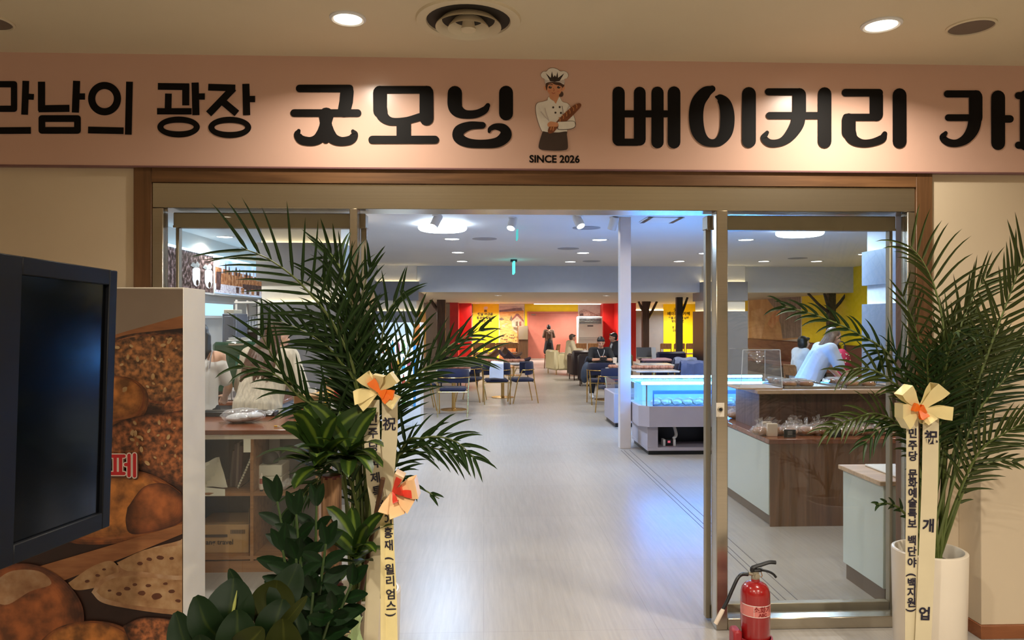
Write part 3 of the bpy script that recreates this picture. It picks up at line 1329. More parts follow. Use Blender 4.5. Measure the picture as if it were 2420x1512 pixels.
m_treeb = mat('blackened timber', (38, 30, 28), 0.5, var=0.2, scale=5)
m_treen = wood('dark brown timber', (58, 40, 30), (86, 62, 46), 0.5)
tree_post(P(1043, 756, 25).x, 25, 0.14, ((-0.36, 1.95),), 'dark brown forked post left of the red wall', m_treen)
tree_post(P(1525, 756, 27).x, 27, 0.12, ((-0.26, 1.95), (0.42, 1.65), (0.16, 2.0)), 'brown tree shaped post with three branches right of the white post', m_treen)
tree_post(P(1605, 756, 22).x, 22, 0.09, ((0.24, 1.8),), 'black tree shaped post in front of the yellow text wall', m_treeb)
tree_post(P(1964, 756, 18.6).x, 18.6, 0.09, ((-0.62, 1.82), (-0.2, 1.95), (0.38, 1.9)), 'black tree shaped post beside the woman leaning over', m_treeb)

# ---- ceiling lights of the cafe
vis = [(1068, 564), (1417, 566), (1763, 566), (1082, 596), (1378, 597), (1666, 598), (1092, 617), (1348, 618), (1605, 617), (1805, 617), (1930, 617), (2043, 600), (531, 559)]
seen_txt = ['first bright light behind the ring lamp', 'bright light left of the white post top', 'bright light seen through the side pane', 'second light behind the ring lamp', 'light halfway between ring lamp and white post', 'light beside the sliding door stile', 'third light behind the ring lamp', 'light right above the green exit sign side', 'light over the grey column band', 'bluish light seen through the side pane above the column', 'light seen through the side pane left of the palm', 'light in front of the cool glowing column', 'light over the menu boards']
PWI = 20
for (x, y), txt in zip(vis, seen_txt):
    q = G(x, y, ZI)
    downlight('downlight', q, 0.115, PWI, NEUT, g_day, 'round recessed cafe downlight, ' + txt)
for x in (-3.2, -0.75, 1.7, 4.1, 6.6):
    for y in (1.6, 4.4):
        downlight('downlight', (x, y, ZI), 0.115, PWI * (1.35 if x < -0.5 else 0.75), NEUT, g_day, 'round recessed cafe downlight hidden above the entrance head', 'cafe downlights above the entrance head')

# low ceiling spots along the far wall
far_px = [1128, 1175, 1222, 1345, 1392, 1583, 1627]
far_tx = ['over the yellow poster wall, first of three', 'over the edge between yellow panel and mural', 'over the mural roof', 'over the right jamb of the pink door', 'over the white air conditioner', 'over the yellow text wall', 'beside the black column flank']
for px, tx in zip(far_px, far_tx):
    q = G(px, 716.5, ZS)
    downlight('downlight', q, 0.075, 58, NEUT, g_day, 'small round spot in the low ceiling ' + tx)
for x in (-2.6, 0.4, 3.4, 6.8):
    for y in (16.5, 21.0):
        downlight('downlight', (x, y, ZS), 0.075, 48, NEUT, g_day, 'small round spot in the low ceiling behind the bulkhead', 'low ceiling spots behind the bulkhead')


# ring lamps
def ring_lamp(x, d, r, label):
    y = d + CAM_Y
    t = thing('ring_lamp', label, 'ceiling lamp', (x, y, ZI), 'ring shaped ceiling lamps')
    S = MB()
    S.lathe((x, y, ZI), [(r * 0.62, 0.0), (r * 0.62, -0.05), (r * 0.1, -0.055), (0, -0.055)], 36, 0, (0, 0, 1), False)
    S.build('base', m_white, t)
    S = MB()
    S.lathe((x, y, ZI), [(r * 0.6, -0.02)] + [(r * (0.80 + 0.2 * math.cos(a)), -0.055 + 0.045 * math.sin(a)) for a in [PI * 0.9 - k * PI * 1.8 / 12 for k in range(13)]] + [(r * 0.6, -0.09)], 40, 0, (0, 0, 1), False)
    S.build('diffuser', emitter('cool ring lamp glow', (0.72, 0.86, 1.0), 16), t)
    l = lamp('bulb', 'AREA', (x, y, ZI - 0.12), 95, COOL, r * 2, parent=t)


ring_lamp(P(1046, 530, 10.2).x, 10.2, 0.335, 'bright bluish ring lamp on the ceiling near the entrance head')
ring_lamp(P(1890, 545, 10.6).x, 10.6, 0.335, 'bright bluish ring lamp half hidden behind the right sliding door rail')


# track spot lights
def spot(px, py, label, look):
    q = G(px, py - 8, ZI)
    t = thing('spotlight', label, 'spotlight', q, 'white ceiling spotlights')
    c = Vector((q.x, q.y, ZI - 0.09))
    look = Vector(look).normalized()
    S = MB()
    S.lathe(q, [(0.045, 0), (0.045, -0.02), (0.012, -0.022), (0.012, -0.07)], 16, 0, (0, 0, 1), True)
    S.build('mount', m_white, t)
    S = MB()
    S.lathe(c - look * 0.10, [(0.0, 0), (0.05, 0.0), (0.056, 0.02), (0.056, 0.17), (0.05, 0.17), (0.048, 0.16)], 20, 0, look, False)
    S.build('can', m_white, t)
    S = MB()
    S.lathe(c - look * 0.10, [(0.0, 0.162), (0.050, 0.160)], 20, 0, look, False)
    S.build('lens', g_day, t)
    lamp('bulb', 'SPOT', c + look * 0.1, 26, (1, 0.92, 0.82), 0.05, look.to_track_quat('-Z', 'Y').to_euler(), (math.radians(70), 0.7), parent=t)


spot(1210, 521, 'white spotlight in the middle of the entrance head pointing down to the entrance', (-0.25, -0.5, -0.85))
spot(1030, 515, 'white spotlight above the ring lamp', (-0.4, -0.3, -0.85))
spot(1368, 516, 'white spotlight left of the white post', (0.3, -0.5, -0.8))
spot(1449, 521, 'white spotlight touching the white post top', (-0.2, 0.4, -0.85))

# green exit sign seen edge-on, hanging from the ceiling
ex = P(1214, 626, 16.2)
t = thing('exit_sign', 'slim hanging exit sign with green glow seen from its edge', 'exit sign', (ex.x, ex.y, ZI))
S = MB()
S.box((ex.x - 0.07, ex.y - 0.10, ZI - 0.05), (ex.x + 0.07, ex.y + 0.1, ZI))
S.build('mount', m_dark, t)
S = MB()
S.box((ex.x - 0.02, ex.y - 0.28, ZI - 0.31), (ex.x + 0.02, ex.y + 0.28, ZI - 0.05), bev=0.006)
S.build('panel', emitter('green exit glow', (0.10, 0.85, 0.72), 2.0), t)
ex2 = P(1222, 533, 10.6)
t = thing('exit_sign', 'slim hanging exit sign edge right of the middle spotlight', 'exit sign', (ex2.x, ex2.y, ZI))
S = MB()
S.box((ex2.x - 0.01, ex2.y - 0.16, ZI - 0.17), (ex2.x + 0.01, ex2.y + 0.16, ZI - 0.04), bev=0.003)
S.build('panel', emitter('pale exit glow', (0.15, 0.8, 0.8), 0.8), t)
S = MB()
S.box((ex2.x - 0.02, ex2.y - 0.05, ZI - 0.04), (ex2.x + 0.02, ex2.y + 0.05, ZI))
S.build('mount', m_white, t)

# ceiling cassette and small dark registers
a, b = G(1510, 524, ZI), G(1600, 513, ZI)
t = thing('ceiling_cassette', 'flush white ceiling air conditioner with two dark slots', 'air conditioner', ((a.x + b.x) / 2, (a.y + b.y) / 2, ZI))
S = MB()
S.box((a.x, a.y, ZI - 0.012), (b.x + 0.1, b.y, ZI), bev=0.003)
S.build('panel', m_white, t)
for x in (a.x + 0.02, b.x + 0.02):
    S = MB()
    S.box((x, a.y + 0.04, ZI - 0.014), (x + 0.055, b.y - 0.04, ZI - 0.0115))
    S.build('slot', m_dark, t)
regs = [(1145, 564, 'behind the ring lamp'), (1386, 538, 'below the spotlight left of the white post'), (1343, 587, 'left of the middle downlight row'), (1398, 617, 'near the bulkhead left of the white post'), (1885, 610, 'seen through the side pane above the palm reflections')]
for x, y, tx in regs:
    q = G(x, y, ZI)
    S = MB()
    S.lathe(q, [(0.20, 0), (0.20, -0.006), (0.17, -0.01), (0.15, -0.004), (0.10, -0.009), (0.05, -0.004), (0, -0.008)], 24, 0, (0, 0, 1), False)
    single(S, 'ceiling_register', mat('grey register', (150, 152, 160), 0.5), 'flat round grey ceiling register ' + tx, 'air vent')

# ---- far wall
FY = FAR


def F(px, py, off=0.0):
    p = P(px, py, 31.4 - off)
    return p


def panel(nm, x0, y0, x1, y1, off, th, mm, label, cat):
    a, b = F(x0, y1, off), F(x1, y0, off)
    S = MB()
    S.box((a.x, FY - off - th, max(0, a.z)), (b.x, FY - off, min(ZS - 0.002, b.z)))
    return single(S, nm, mm, label, cat)


# red piers, yellow wall surfaces
for nm, x0, x1, d0, mm in (('wall_red_pier', 1063, 1083, 29.0, m_red), ('wall_red_pier_inner', 1083, 1114, 30.2, m_red), ('wall_red_pier_right', 1425, 1462, 30.6, m_red), ('wall_red_pier_end', 1463, 1503, 29.4, m_red)):
    a, b = P(x0, 756, d0), P(x1, 756, d0)
    S = MB()
    S.box((a.x, a.y, 0), (b.x, FY, ZS))
    struct(S, nm, mm)
for nm, x0, x1 in (('wall_yellow_left', 1117, 1180), ('wall_yellow_middle', 1240, 1366), ('wall_yellow_right', 1568, 1662)):
    a, b = F(x0, 756, 0.05), F(x1, 756, 0.05)
    S = MB()
    S.box((a.x, FY - 0.05, 0), (min(b.x, XR), FY, ZS))
    struct(S, nm, m_yellow)
a, b = F(1503, 756, 0.02), F(1568, 756, 0.02)
S = MB()
S.box((a.x, FY - 0.03, 0), (b.x, FY, 2.05))
struct(S, 'wall_grey_panel', m_grey)
S = MB()
S.box((a.x, FY - 0.028, 2.06), (b.x, FY - 0.01, 2.085))
single(S, 'cove_light', m_led, 'warm strip of light over the grey wall panel at the back', 'cove light')
# long fluorescent cove in the slot of the low ceiling
a, b = F(1262, 716, 0.5), F(1420, 716, 0.5)
S = MB()
S.box((a.x, a.y - 0.1, ZS - 0.03), (b.x, a.y + 0.1, ZS), bev=0.004)
single(S, 'cove_light', emitter('soft white cove', (1, 0.95, 0.88), 2.0), 'long pale light slot in the low ceiling over the pink door', 'cove light')


# mural: wheat field, lane and cottage, printed flat
def FM(x, y, k):
    p = F(x, y, 0.06)
    return Vector((p.x, FY - 0.062 - 0.0015 * k, p.z))


t = thing('mural', 'printed mural of a gabled farmhouse by golden fields on the back wall', 'mural', (F(1210, 800).x, FY - 0.06, 0.5))
pm = [print_mat('mural field', (196, 128, 56), (222, 160, 84), (236, 186, 116), 6, stretch=(1, 1, 4)),
      print_mat('mural sky', (150, 142, 160), (196, 182, 180), (230, 216, 200), 3, stretch=(1, 1, 3)),
      print_mat('mural hills', (98, 88, 104), (128, 112, 120), (150, 128, 118), 4),
      print_mat('mural lane', (168, 128, 100), (200, 158, 124), (222, 186, 150), 8),
      print_mat('mural roof', (110, 56, 48), (146, 84, 70), (170, 110, 96), 12),
      print_mat('mural house', (176, 132, 110), (208, 168, 140), (226, 190, 160), 9),
      print_mat('mural shrubs', (84, 70, 60), (116, 96, 72), (140, 116, 84), 14),
      print_mat('mural bread tones', (120, 58, 30), (176, 96, 46), (210, 146, 90), 7)]
S = MB()
for k, (mi, pts) in enumerate([
    (0, [(1180, 723), (1238, 723), (1238, 850), (1180, 850)]),
    (1, [(1180, 723), (1238, 723), (1238, 733), (1210, 736), (1180, 737)]),
    (2, [(1180, 733), (1195, 731), (1215, 728), (1232, 727), (1236, 734), (1210, 735), (1180, 737)]),
    (6, [(1180, 752), (1186, 750), (1192, 755), (1186, 757), (1180, 756)]),
    (3, [(1206, 776), (1188, 773), (1186, 768), (1196, 764), (1203, 763), (1192, 769), (1194, 773), (1214, 778), (1226, 784), (1222, 788)]),
    (5, [(1209, 758), (1221, 745), (1236, 757), (1236, 778), (1226, 780), (1210, 772)]),
    (4, [(1207, 757), (1220, 741), (1225, 741), (1238, 757), (1238, 762), (1222, 746), (1209, 759)]),
    (6, [(1219, 760), (1224, 759), (1224, 771), (1219, 770)]),
    (4, [(1227, 760), (1232, 760), (1232, 772), (1227, 771)]),
    (6, [(1204, 756), (1208, 744), (1211, 752), (1209, 760)]),
    (6, [(1213, 772), (1222, 774), (1228, 780), (1222, 782), (1214, 777)]),
    (7, [(1180, 816), (1238, 816), (1238, 850), (1180, 850)])]):
    S.add([FM(x, y, k) for x, y in pts], [list(range(len(pts)))], mi)
for k in range(26):
    x, y = random.uniform(1182, 1226), random.uniform(790, 810)
    S.add([FM(x, y, 13), FM(x + 2.5, y - 1.2, 13), FM(x + 4, y + 0.4, 13), FM(x + 1.5, y + 1.4, 13)], [[0, 1, 2, 3]], 6)
S.build('print', pm, t, 0)
S = MB()
a, b = FM(1179, 850, 0), FM(1239, 722, 0)
S.box((a.x, FY - 0.06, 0.0), (b.x, FY - 0.05, ZS - 0.01))
S.build('backing', m_offwhite, t)
# writing on the yellow walls
m_txt = mat('dark wall lettering', (58, 46, 20), 0.5, var=0)


def wall_text(lines, fn, S, bold=0.0, k=14):
    for s, px, py, h in lines:
        c = fn(px, py)
        sz = h
        write(S, s, sz, lambda u, v: Vector((c.x + u, c.y, c.z + v)), bold)


S = MB()
wall_text([('햇살 머금은', 1147, 745, 0.135), ('황금빛 밀밭의', 1147, 753.5, 0.125), ('따뜻한 하루', 1147, 761, 0.115)], lambda x, y: F(x, y, 0.054), S, 0.006)
for c, r in (((1148, 727), 3.4), ((1144.6, 728.5), 2.2), ((1151.5, 728.5), 2.2)):
    pass
o = single(S, 'wall_lettering', m_txt, 'dark wall writing at the top of the yellow panel left of the mural', 'wall writing', None, 0)
S = MB()
wall_text([('굿모닝', 1604, 735, 0.16), ('베이커리 카페', 1604, 744.5, 0.17), ('꿈을 간직하며 남해', 1604, 753.5, 0.11), ('당신을 위한', 1602, 761, 0.11), ('거리', 1603, 768.5, 0.11), ('한 거리', 1598, 776, 0.11), ('오늘의', 1598, 783, 0.11)], lambda x, y: F(x, y, 0.054), S, 0.006)
single(S, 'wall_lettering', m_txt, 'dark lines of wall writing on the yellow wall behind the black post', 'wall writing', None, 0)
# small chef emblem of the yellow panel, reduced to its hat and apron tones
S = MB()
for mi, pts in ((0, [(1143.5, 731), (1143, 727), (1145, 724.5), (1149, 723.8), (1152.5, 725), (1153, 728), (1151, 731)]), (1, [(1144.5, 732), (1150.5, 732), (1151, 737), (1144, 737)])):
    S.add([F(x, y, 0.056 + 0.002 * mi) for x, y in pts], [list(range(len(pts)))], mi)
single(S, 'wall_emblem', [m_offwhite, mat('grey emblem', (110, 96, 60), 0.5)], 'small white and grey emblem above the writing on the yellow panel', 'emblem', None, 0)

# pink double door
a, b = F(1250, 850, 0.08), F(1362, 740, 0.08)
S = MB()
S.box((a.x, FY - 0.09, 0.02), (b.x, FY - 0.05, b.z), bev=0.004)
dr = struct(S, 'door_3', m_pinkdoor)
_root[dr.name] = Vector((0, 0, 0))
S = MB()
for q in ((a.x - 0.07, a.x), (b.x, b.x + 0.07)):
    S.box((q[0], FY - 0.1, 0), (q[1], FY - 0.05, b.z + 0.07))
S.box((a.x, FY - 0.1, b.z), (b.x, FY - 0.05, b.z + 0.07))
S.build('frame', m_pinkdoor, dr)
S = MB()
S.box((a.x + 0.1, FY - 0.13, b.z - 0.08), (a.x + 0.28, FY - 0.09, b.z - 0.04), bev=0.005)
S.build('door_closer', m_steeld, dr)
S = MB()
S.box((a.x, FY - 0.095, 0.0), (b.x, FY - 0.05, 0.02))
S.build('threshold', m_offwhite, dr)
# switch right of the door
a = F(1358.5, 780, 0.06)
q = F(1358.5, 775, 0.051)
S = MB()
S.box((q.x - 0.03 + 0.1, q.y - 0.02, q.z - 0.1), (q.x + 0.03 + 0.1, q.y, q.z + 0.1), bev=0.004)
single(S, 'wall_switch', m_offwhite, 'small pale wall switch right of the pink door', 'switch')

# brown and beige tall cabinet
a, b = P(1225, 850, 30.3), P(1248, 770, 30.3)
t = thing('tall_cabinet', 'tall narrow brown cabinet with beige door left of the pink door', 'cabinet', ((a.x + b.x) / 2, a.y + 0.3, 0))
S = MB()
S.box((a.x, a.y, 0), (b.x, FY - 0.12, b.z), bev=0.004)
S.build('body', wood('brown cabinet', (92, 66, 44), (112, 82, 56), 0.4), t)
S = MB()
zm = P(1236, 802, 30.3).z
S.box((a.x + 0.01, a.y - 0.012, zm), (b.x - 0.01, a.y, b.z - 0.01), bev=0.002)
S.build('door', mat('glossy beige door', (158, 140, 108), 0.15, var=0.02), t)

# free standing air conditioner
a, b = P(1366, 860, 30.0), P(1424, 748, 30.0)
t = thing('air_conditioner', 'tall white floor standing air conditioner with black louvres against the red wall', 'air conditioner', ((a.x + b.x) / 2, a.y + 0.3, 0))
S = MB()
S.box((a.x, a.y, 0), (b.x, a.y + 0.5, b.z), bev=0.02)
S.build('body', mat('white appliance shell', (232, 232, 228), 0.35, var=0.01), t)
S = MB()
z1, z0 = P(1395, 751, 30).z, P(1395, 765, 30).z
S.box((a.x + 0.05, a.y - 0.004, z0), (b.x - 0.05, a.y, z1))
S.build('grille', m_dark, t)
for k in range(4):
    S = MB()
    z = z0 + (z1 - z0) * (k + 0.5) / 4
    S.box((a.x + 0.05, a.y - 0.02, z - 0.008), (b.x - 0.05, a.y - 0.004, z + 0.01), bev=0.002)
    S.build('louvre', m_white, t)
S = MB()
c = P(1395, 770, 30)
S.box((c.x - 0.12, a.y - 0.005, c.z - 0.02), (c.x + 0.12, a.y, c.z + 0.02))
S.build('display', m_dark, t)
for k in range(5):
    S = MB()
    z = P(1395, 798 + k * 3.4, 30).z
    S.box((a.x + 0.05, a.y - 0.003, z - 0.008), (b.x - 0.05, a.y, z + 0.008))
    S.build('slot', m_grey, t)

# picture over the air conditioner
t = thing('wall_picture', 'brownish photo print on the wall above the white air conditioner', 'picture', (F(1395, 740).x, FY - 0.03, 2.0))
S = MB()
a, b = F(1366, 747, 0.06), F(1422, 719, 0.06)
S.box((a.x, FY - 0.06, a.z - 0.4), (b.x, FY - 0.03, min(b.z, ZS - 0.01)))
S.build('backing', m_offwhite, t)
S = MB()
for mi, pts in ((0, [(1368, 720), (1420, 720), (1420, 748), (1368, 748)]), (1, [(1368, 736), (1380, 730), (1396, 736), (1408, 742), (1418, 740), (1418, 747), (1368, 747)]), (2, [(1376, 738), (1392, 736), (1396, 745), (1378, 746)]), (3, [(1371, 741), (1378, 740), (1379, 746), (1370, 746)])):
    S.add([Vector((F(x, y, 0.06).x, FY - 0.061 - 0.002 * mi, F(x, y, 0.06).z)) for x, y in pts], [list(range(len(pts)))], mi)
S.build('print', [print_mat('picture wall tone', (178, 160, 148), (200, 184, 172), (214, 200, 190), 4), print_mat('picture table tone', (120, 92, 84), (170, 140, 128), (214, 196, 188), 22), print_mat('picture bread tone', (168, 128, 112), (206, 178, 164), (232, 214, 206), 14), mat('picture dark', (70, 48, 44), 0.5)], t, 0)

# right wall: mural and text, banquette
XW = XR


def R_(px, py, k=0.0):
    D = PX(px, XW)
    p = P(px, py, D)
    return Vector((XW - 0.004 - k, p.y, p.z))


t = thing('mural', 'large bread mural on the yellow side wall seen through the side pane', 'mural', (XW - 0.01, PX(1860, XW) + CAM_Y, 1.0))
S = MB()
for k, (mi, pts) in enumerate([
    (0, [(1770, 706), (1893, 690), (1893, 800), (1770, 812)]),
    (1, [(1812, 704), (1893, 694), (1893, 797), (1850, 800), (1846, 770), (1836, 735)]),
    (2, [(1814, 765), (1826, 742), (1846, 732), (1842, 755), (1826, 776)]),
    (3, [(1776, 735), (1800, 728), (1812, 752), (1800, 800), (1778, 800)])]):
    S.add([R_(x, y, 0.004 + k * 0.002) for x, y in pts], [list(range(len(pts)))], mi)
S.build('print', [print_mat('side mural ground', (176, 130, 84), (196, 150, 100), (214, 172, 122), 2.2), print_mat('side mural grey', (92, 80, 84), (128, 114, 112), (160, 146, 138), 3, stretch=(1, 3, 0.6)), print_mat('side mural crust', (166, 104, 60), (206, 142, 96), (226, 176, 132), 3), print_mat('side mural tan', (176, 136, 96), (204, 164, 120), (216, 182, 140), 3)], t, 0)
S = MB()
q0, q1 = R_(1768, 815), R_(1895, 690)
S.box((XW - 0.006, min(q0.y, q1.y), 1.0), (XW - 0.001, max(q0.y, q1.y), ZS - 0.02))
S.build('backing', m_offwhite, t)

m_leather = mat('brown leather', (104, 58, 44), 0.45, var=0.12, scale=3, bump=0.1, bscale=20)
for ya, yb, lb in ((18.75 + CAM_Y, FY - 3.2, 'long brown leather banquette along the yellow side wall beyond the black tree post'), (12.5 + CAM_Y, 18.4 + CAM_Y, 'brown leather banquette along the side wall in front of the black tree post')):
    t = thing('banquette', lb, 'bench', (XW - 0.3, (ya + yb) / 2, 0))
    S = MB()
    S.box((XW - 0.12, ya, 0.42), (XW - 0.01, yb, 1.02), bev=0.03)
    S.build('backrest', m_leather, t)
    S = MB()
    S.box((XW - 0.6, ya, 0.30), (XW - 0.12, yb, 0.46), bev=0.04)
    S.build('seat', m_leather, t)
    S = MB()
    S.box((XW - 0.55, ya + 0.02, 0), (XW - 0.02, yb - 0.02, 0.30))
    S.build('plinth', m_dark, t)

# hall behind the left column: light wall niche and glowing strip
S = MB()
S.box((XL + 0.01, 14.5, 1.9), (XL + 0.03, 26.0, 1.94))
single(S, 'cove_light', m_led, 'warm strip of light on the side wall beyond the clad column', 'cove light')
S = MB()
S.box((XL, 14.4, 0), (XL + 0.008, 27.0, 1.87))
struct(S, 'wall_left_panel', m_grey)

# ================================================================== IN FRONT OF THE ENTRANCE
# ---- advertising board with printed bread
bx1 = P(432, 900, 3.60).x
by0 = 3.60 + CAM_Y
bz = 1.806
t = thing('advertising_board', 'tall boxed white advertising board printed with loaves, behind the dark screen', 'advertising board', (bx1 - 0.9, by0 + 0.14, 0))
S = MB()
S.box((bx1 - 1.8, by0 + 0.006, 0), (bx1, by0 + 0.285, bz), bev=0.002)
S.build('panel_box', m_offwhite, t)


def BP(x, y, k):
    p = P(x, y, 3.60 - 0.0008 * k)
    return Vector((min(p.x, bx1 - 0.001), p.y + 0.004, min(p.z, bz - 0.001)))


pk = ['back', 'tray', 'seed', 'seed2', 'loaf', 'loaf2', 'crumb', 'hole', 'grey', 'flour', 'red', 'pale', 'oat']
_pm = print_mat


def print_mat(n, a, b, c, *r, **k):
    q = [tuple(v * 0.80 for v in x) for x in (a, b, c)] if n.startswith('print ') else (a, b, c)
    return _pm(n, *q, *r, **k)


pmats = [print_mat('print dark gaps', (40, 20, 12), (56, 28, 16), (78, 40, 22), 5),
         print_mat('print wooden tray', (140, 84, 44), (168, 104, 58), (186, 122, 72), 3, stretch=(2, 1, 12)),
         print_mat('print seeded crust', (70, 36, 18), (136, 82, 44), (186, 136, 84), 34, detail=8, pos=(0.36, 0.5, 0.64)),
         print_mat('print seeded crust red', (76, 36, 20), (142, 76, 40), (186, 124, 76), 26, detail=8, pos=(0.36, 0.5, 0.64)),
         print_mat('print loaf crust', (136, 70, 28), (190, 112, 48), (214, 144, 76), 7, detail=5),
         print_mat('print brown loaf crust', (96, 46, 20), (150, 78, 36), (196, 124, 68), 6, detail=6),
         print_mat('print loaf crumb', (150, 100, 58), (190, 142, 94), (214, 172, 124), 18, detail=8),
         mat('print crumb hole', (84, 44, 22), 0.5, var=0.15, scale=30),
         print_mat('print grey backdrop', (132, 112, 96), (150, 128, 108), (168, 146, 124), 1.5),
         print_mat('print floury crust', (140, 84, 46), (190, 140, 96), (224, 190, 152), 10, detail=7),
         mat('print red letters', (190, 30, 34), 0.45, var=0.02), mat('print pale edge', (226, 210, 196), 0.45, var=0.02),
         print_mat('print oat flake', (190, 140, 84), (212, 168, 112), (228, 190, 140), 20)]
S = MB()
lay = [0]


def bshape(kind, pts, curve=True):
    lay[0] += 1
    q = [tuple(v)[:2] for v in bez([Vector((x, y, 0)) for x, y in pts + [pts[0]]], 6)[:-1]] if curve else pts
    S.add([BP(x, y, lay[0] * 0.2) for x, y in q], [list(range(len(q)))], pk.index(kind))


NT = 7
grad = {}
for gk, (ga, gb, sc, dt, ps) in dict(seed=((44, 22, 12), (158, 102, 58), 42, 10, (0.36, 0.5, 0.66)), seed2=((50, 24, 14), (160, 94, 54), 36, 10, (0.36, 0.5, 0.66)), loaf=((96, 44, 16), (206, 128, 60), 13, 9, (0.36, 0.5, 0.64)), loaf2=((76, 36, 18), (166, 92, 46), 11, 9, (0.36, 0.5, 0.64))).items():
    for k in range(NT):
        u = 0.25 + 0.75 * (k / (NT - 1)) ** 0.7
        c = tuple(ga[i] + (gb[i] - ga[i]) * u for i in range(3))
        grad[(gk, k)] = len(pmats)
        pk.append(gk + str(k))
        f0 = 0.55 if gk.startswith('seed') else 0.68
        pmats.append(print_mat('print %s %d' % (gk, k), tuple(v * f0 for v in c), c, tuple(min(255, v * (1.4 if gk.startswith('seed') else 1.25)) for v in c), sc, detail=dt, pos=ps))


def gshape(kind, pts, up=2.6, sh=0.052):
    """a rounded loaf in the print: tones step from its dark rim to its lit crown"""
    cx = sum(p[0] for p in pts) / len(pts)
    cy = sum(p[1] for p in pts) / len(pts)
    for k in range(NT):
        f = 1 - sh * k
        bshape(kind + str(k), [(cx + (x - cx) * f - 0.6 * k, cy + (y - cy) * f - up * k * 0.7) for x, y in pts])


bshape('back', [(-240, 676), (432, 683), (432, 1640), (-240, 1640)], False)
bshape('grey', [(-240, 676), (432, 683), (432, 752), (350, 772), (275, 790), (200, 805), (-240, 870)], False)
bshape('tray', [(-240, 880), (240, 800), (300, 782), (360, 765), (432, 745), (432, 775), (330, 786), (270, 800), (-240, 960)], False)
gshape('seed', [(150, 850), (262, 802), (330, 786), (400, 785), (470, 800), (480, 930), (420, 966), (350, 962), (290, 930), (220, 930)])
gshape('loaf', [(150, 900), (240, 888), (305, 893), (342, 918), (350, 950), (335, 985), (290, 1001), (200, 1010)])
gshape('seed2', [(380, 965), (405, 944), (470, 935), (480, 1000), (420, 990), (390, 985)])
gshape('seed2', [(200, 1050), (262, 1008), (300, 990), (380, 976), (480, 985), (490, 1150), (420, 1150), (330, 1110), (230, 1100)])
gshape('loaf', [(150, 1240), (235, 1130), (320, 1113), (390, 1138), (450, 1190), (440, 1236), (380, 1260), (330, 1276), (240, 1287), (160, 1280)])
gshape('loaf2', [(300, 1200), (340, 1150), (395, 1145), (440, 1185), (430, 1232), (370, 1255), (310, 1262), (296, 1235)])
bshape('tray', [(-240, 1440), (80, 1342), (240, 1295), (432, 1238), (432, 1262), (300, 1315), (150, 1372), (-240, 1500)], False)
bshape('flour', [(262, 1345), (330, 1305), (400, 1284), (470, 1276), (480, 1366), (380, 1360), (300, 1356)])
bshape('crumb', [(275, 1330), (340, 1300), (400, 1292), (470, 1290), (480, 1360), (400, 1366), (300, 1350)])
bshape('crumb', [(160, 1378), (215, 1340), (262, 1326), (280, 1350), (262, 1378), (210, 1392), (176, 1394)])
bshape('flour', [(215, 1400), (240, 1368), (300, 1350), (400, 1360), (480, 1370), (480, 1452), (400, 1452), (300, 1438), (240, 1424)])
bshape('crumb', [(226, 1398), (250, 1374), (300, 1362), (400, 1370), (480, 1378), (480, 1436), (400, 1440), (300, 1428), (246, 1414)])
random.seed(3)
for x, y, r in ((378, 1318, 8), (352, 1322, 6), (405, 1320, 5), (330, 1332, 6), (370, 1410, 11), (334, 1402, 8), (300, 1392, 7), (405, 1398, 7), (280, 1404, 6), (318, 1382, 5), (350, 1384, 6), (420, 1420, 6), (230, 1360, 5), (205, 1374, 5), (258, 1396, 4), (390, 1380, 5), (245, 1346, 4)):
    bshape('hole', [(x + r * math.cos(a) * 1.15, y + r * math.sin(a) * random.uniform(0.5, 0.8)) for a in [PI * k / 3 for k in range(6)]])
gshape('loaf2', [(-160, 1500), (-60, 1360), (50, 1332), (130, 1356), (186, 1416), (196, 1480), (160, 1560), (-60, 1640)])
bshape('flour', [(-40, 1400), (20, 1352), (90, 1350), (120, 1380), (70, 1398), (10, 1430)])
gshape('loaf', [(60, 1560), (120, 1492), (200, 1468), (280, 1478), (330, 1520), (320, 1600), (100, 1620)])
gshape('seed2', [(290, 1480), (340, 1460), (432, 1470), (480, 1500), (460, 1600), (340, 1600), (310, 1530)])
for k in range(46):
    x, y = random.uniform(275, 428), random.uniform(800, 945)
    if k % 2:
        x, y = random.uniform(285, 428), random.uniform(992, 1100)
    r = random.uniform(3, 8)
    a0 = random.uniform(0, PI)
    bshape('oat', [(x + r * math.cos(a) * math.cos(a0) - r * 0.55 * math.sin(a) * math.sin(a0), y + r * math.cos(a) * math.sin(a0) + r * 0.55 * math.sin(a) * math.cos(a0)) for a in [PI * k2 / 3 for k2 in range(6)]])
S.build('printed_picture', pmats, t, 0, True, True)
# red word on the print: "cafe"
S = MB()
bfn = lambda x, y, l: BP(x, y, 26 + l * 100)
for g, (c, l, mi) in enumerate((((9.5, 3, 3), 0.01, 7), ((9.5, 0, 0), 0.02, 11), ((6, 0, 0), 0.03, 10))):
    r, ox, oy = c
    for seg in (((263, 1078), (292, 1078)), ((263, 1119), (292, 1119)), ((271, 1078), (271, 1119)), ((284, 1078), (284, 1119)), ((296, 1098), (303, 1098)), ((304, 1076), (304, 1124)), ((317, 1075), (317, 1125)),
                ((205, 1080), (232, 1080)), ((205, 1098), (230, 1098)), ((232, 1080), (218, 1124)), ((244, 1076), (244, 1124)), ((246, 1100), (254, 1100))):
        stroke(S, [(seg[0][0] + ox, seg[0][1] + oy, r / 1.5), (seg[1][0] + ox, seg[1][1] + oy, r / 1.5)], lift=l, mi=mi, fn=bfn)
S.build('printed_lettering', pmats, t, 0, True, True)

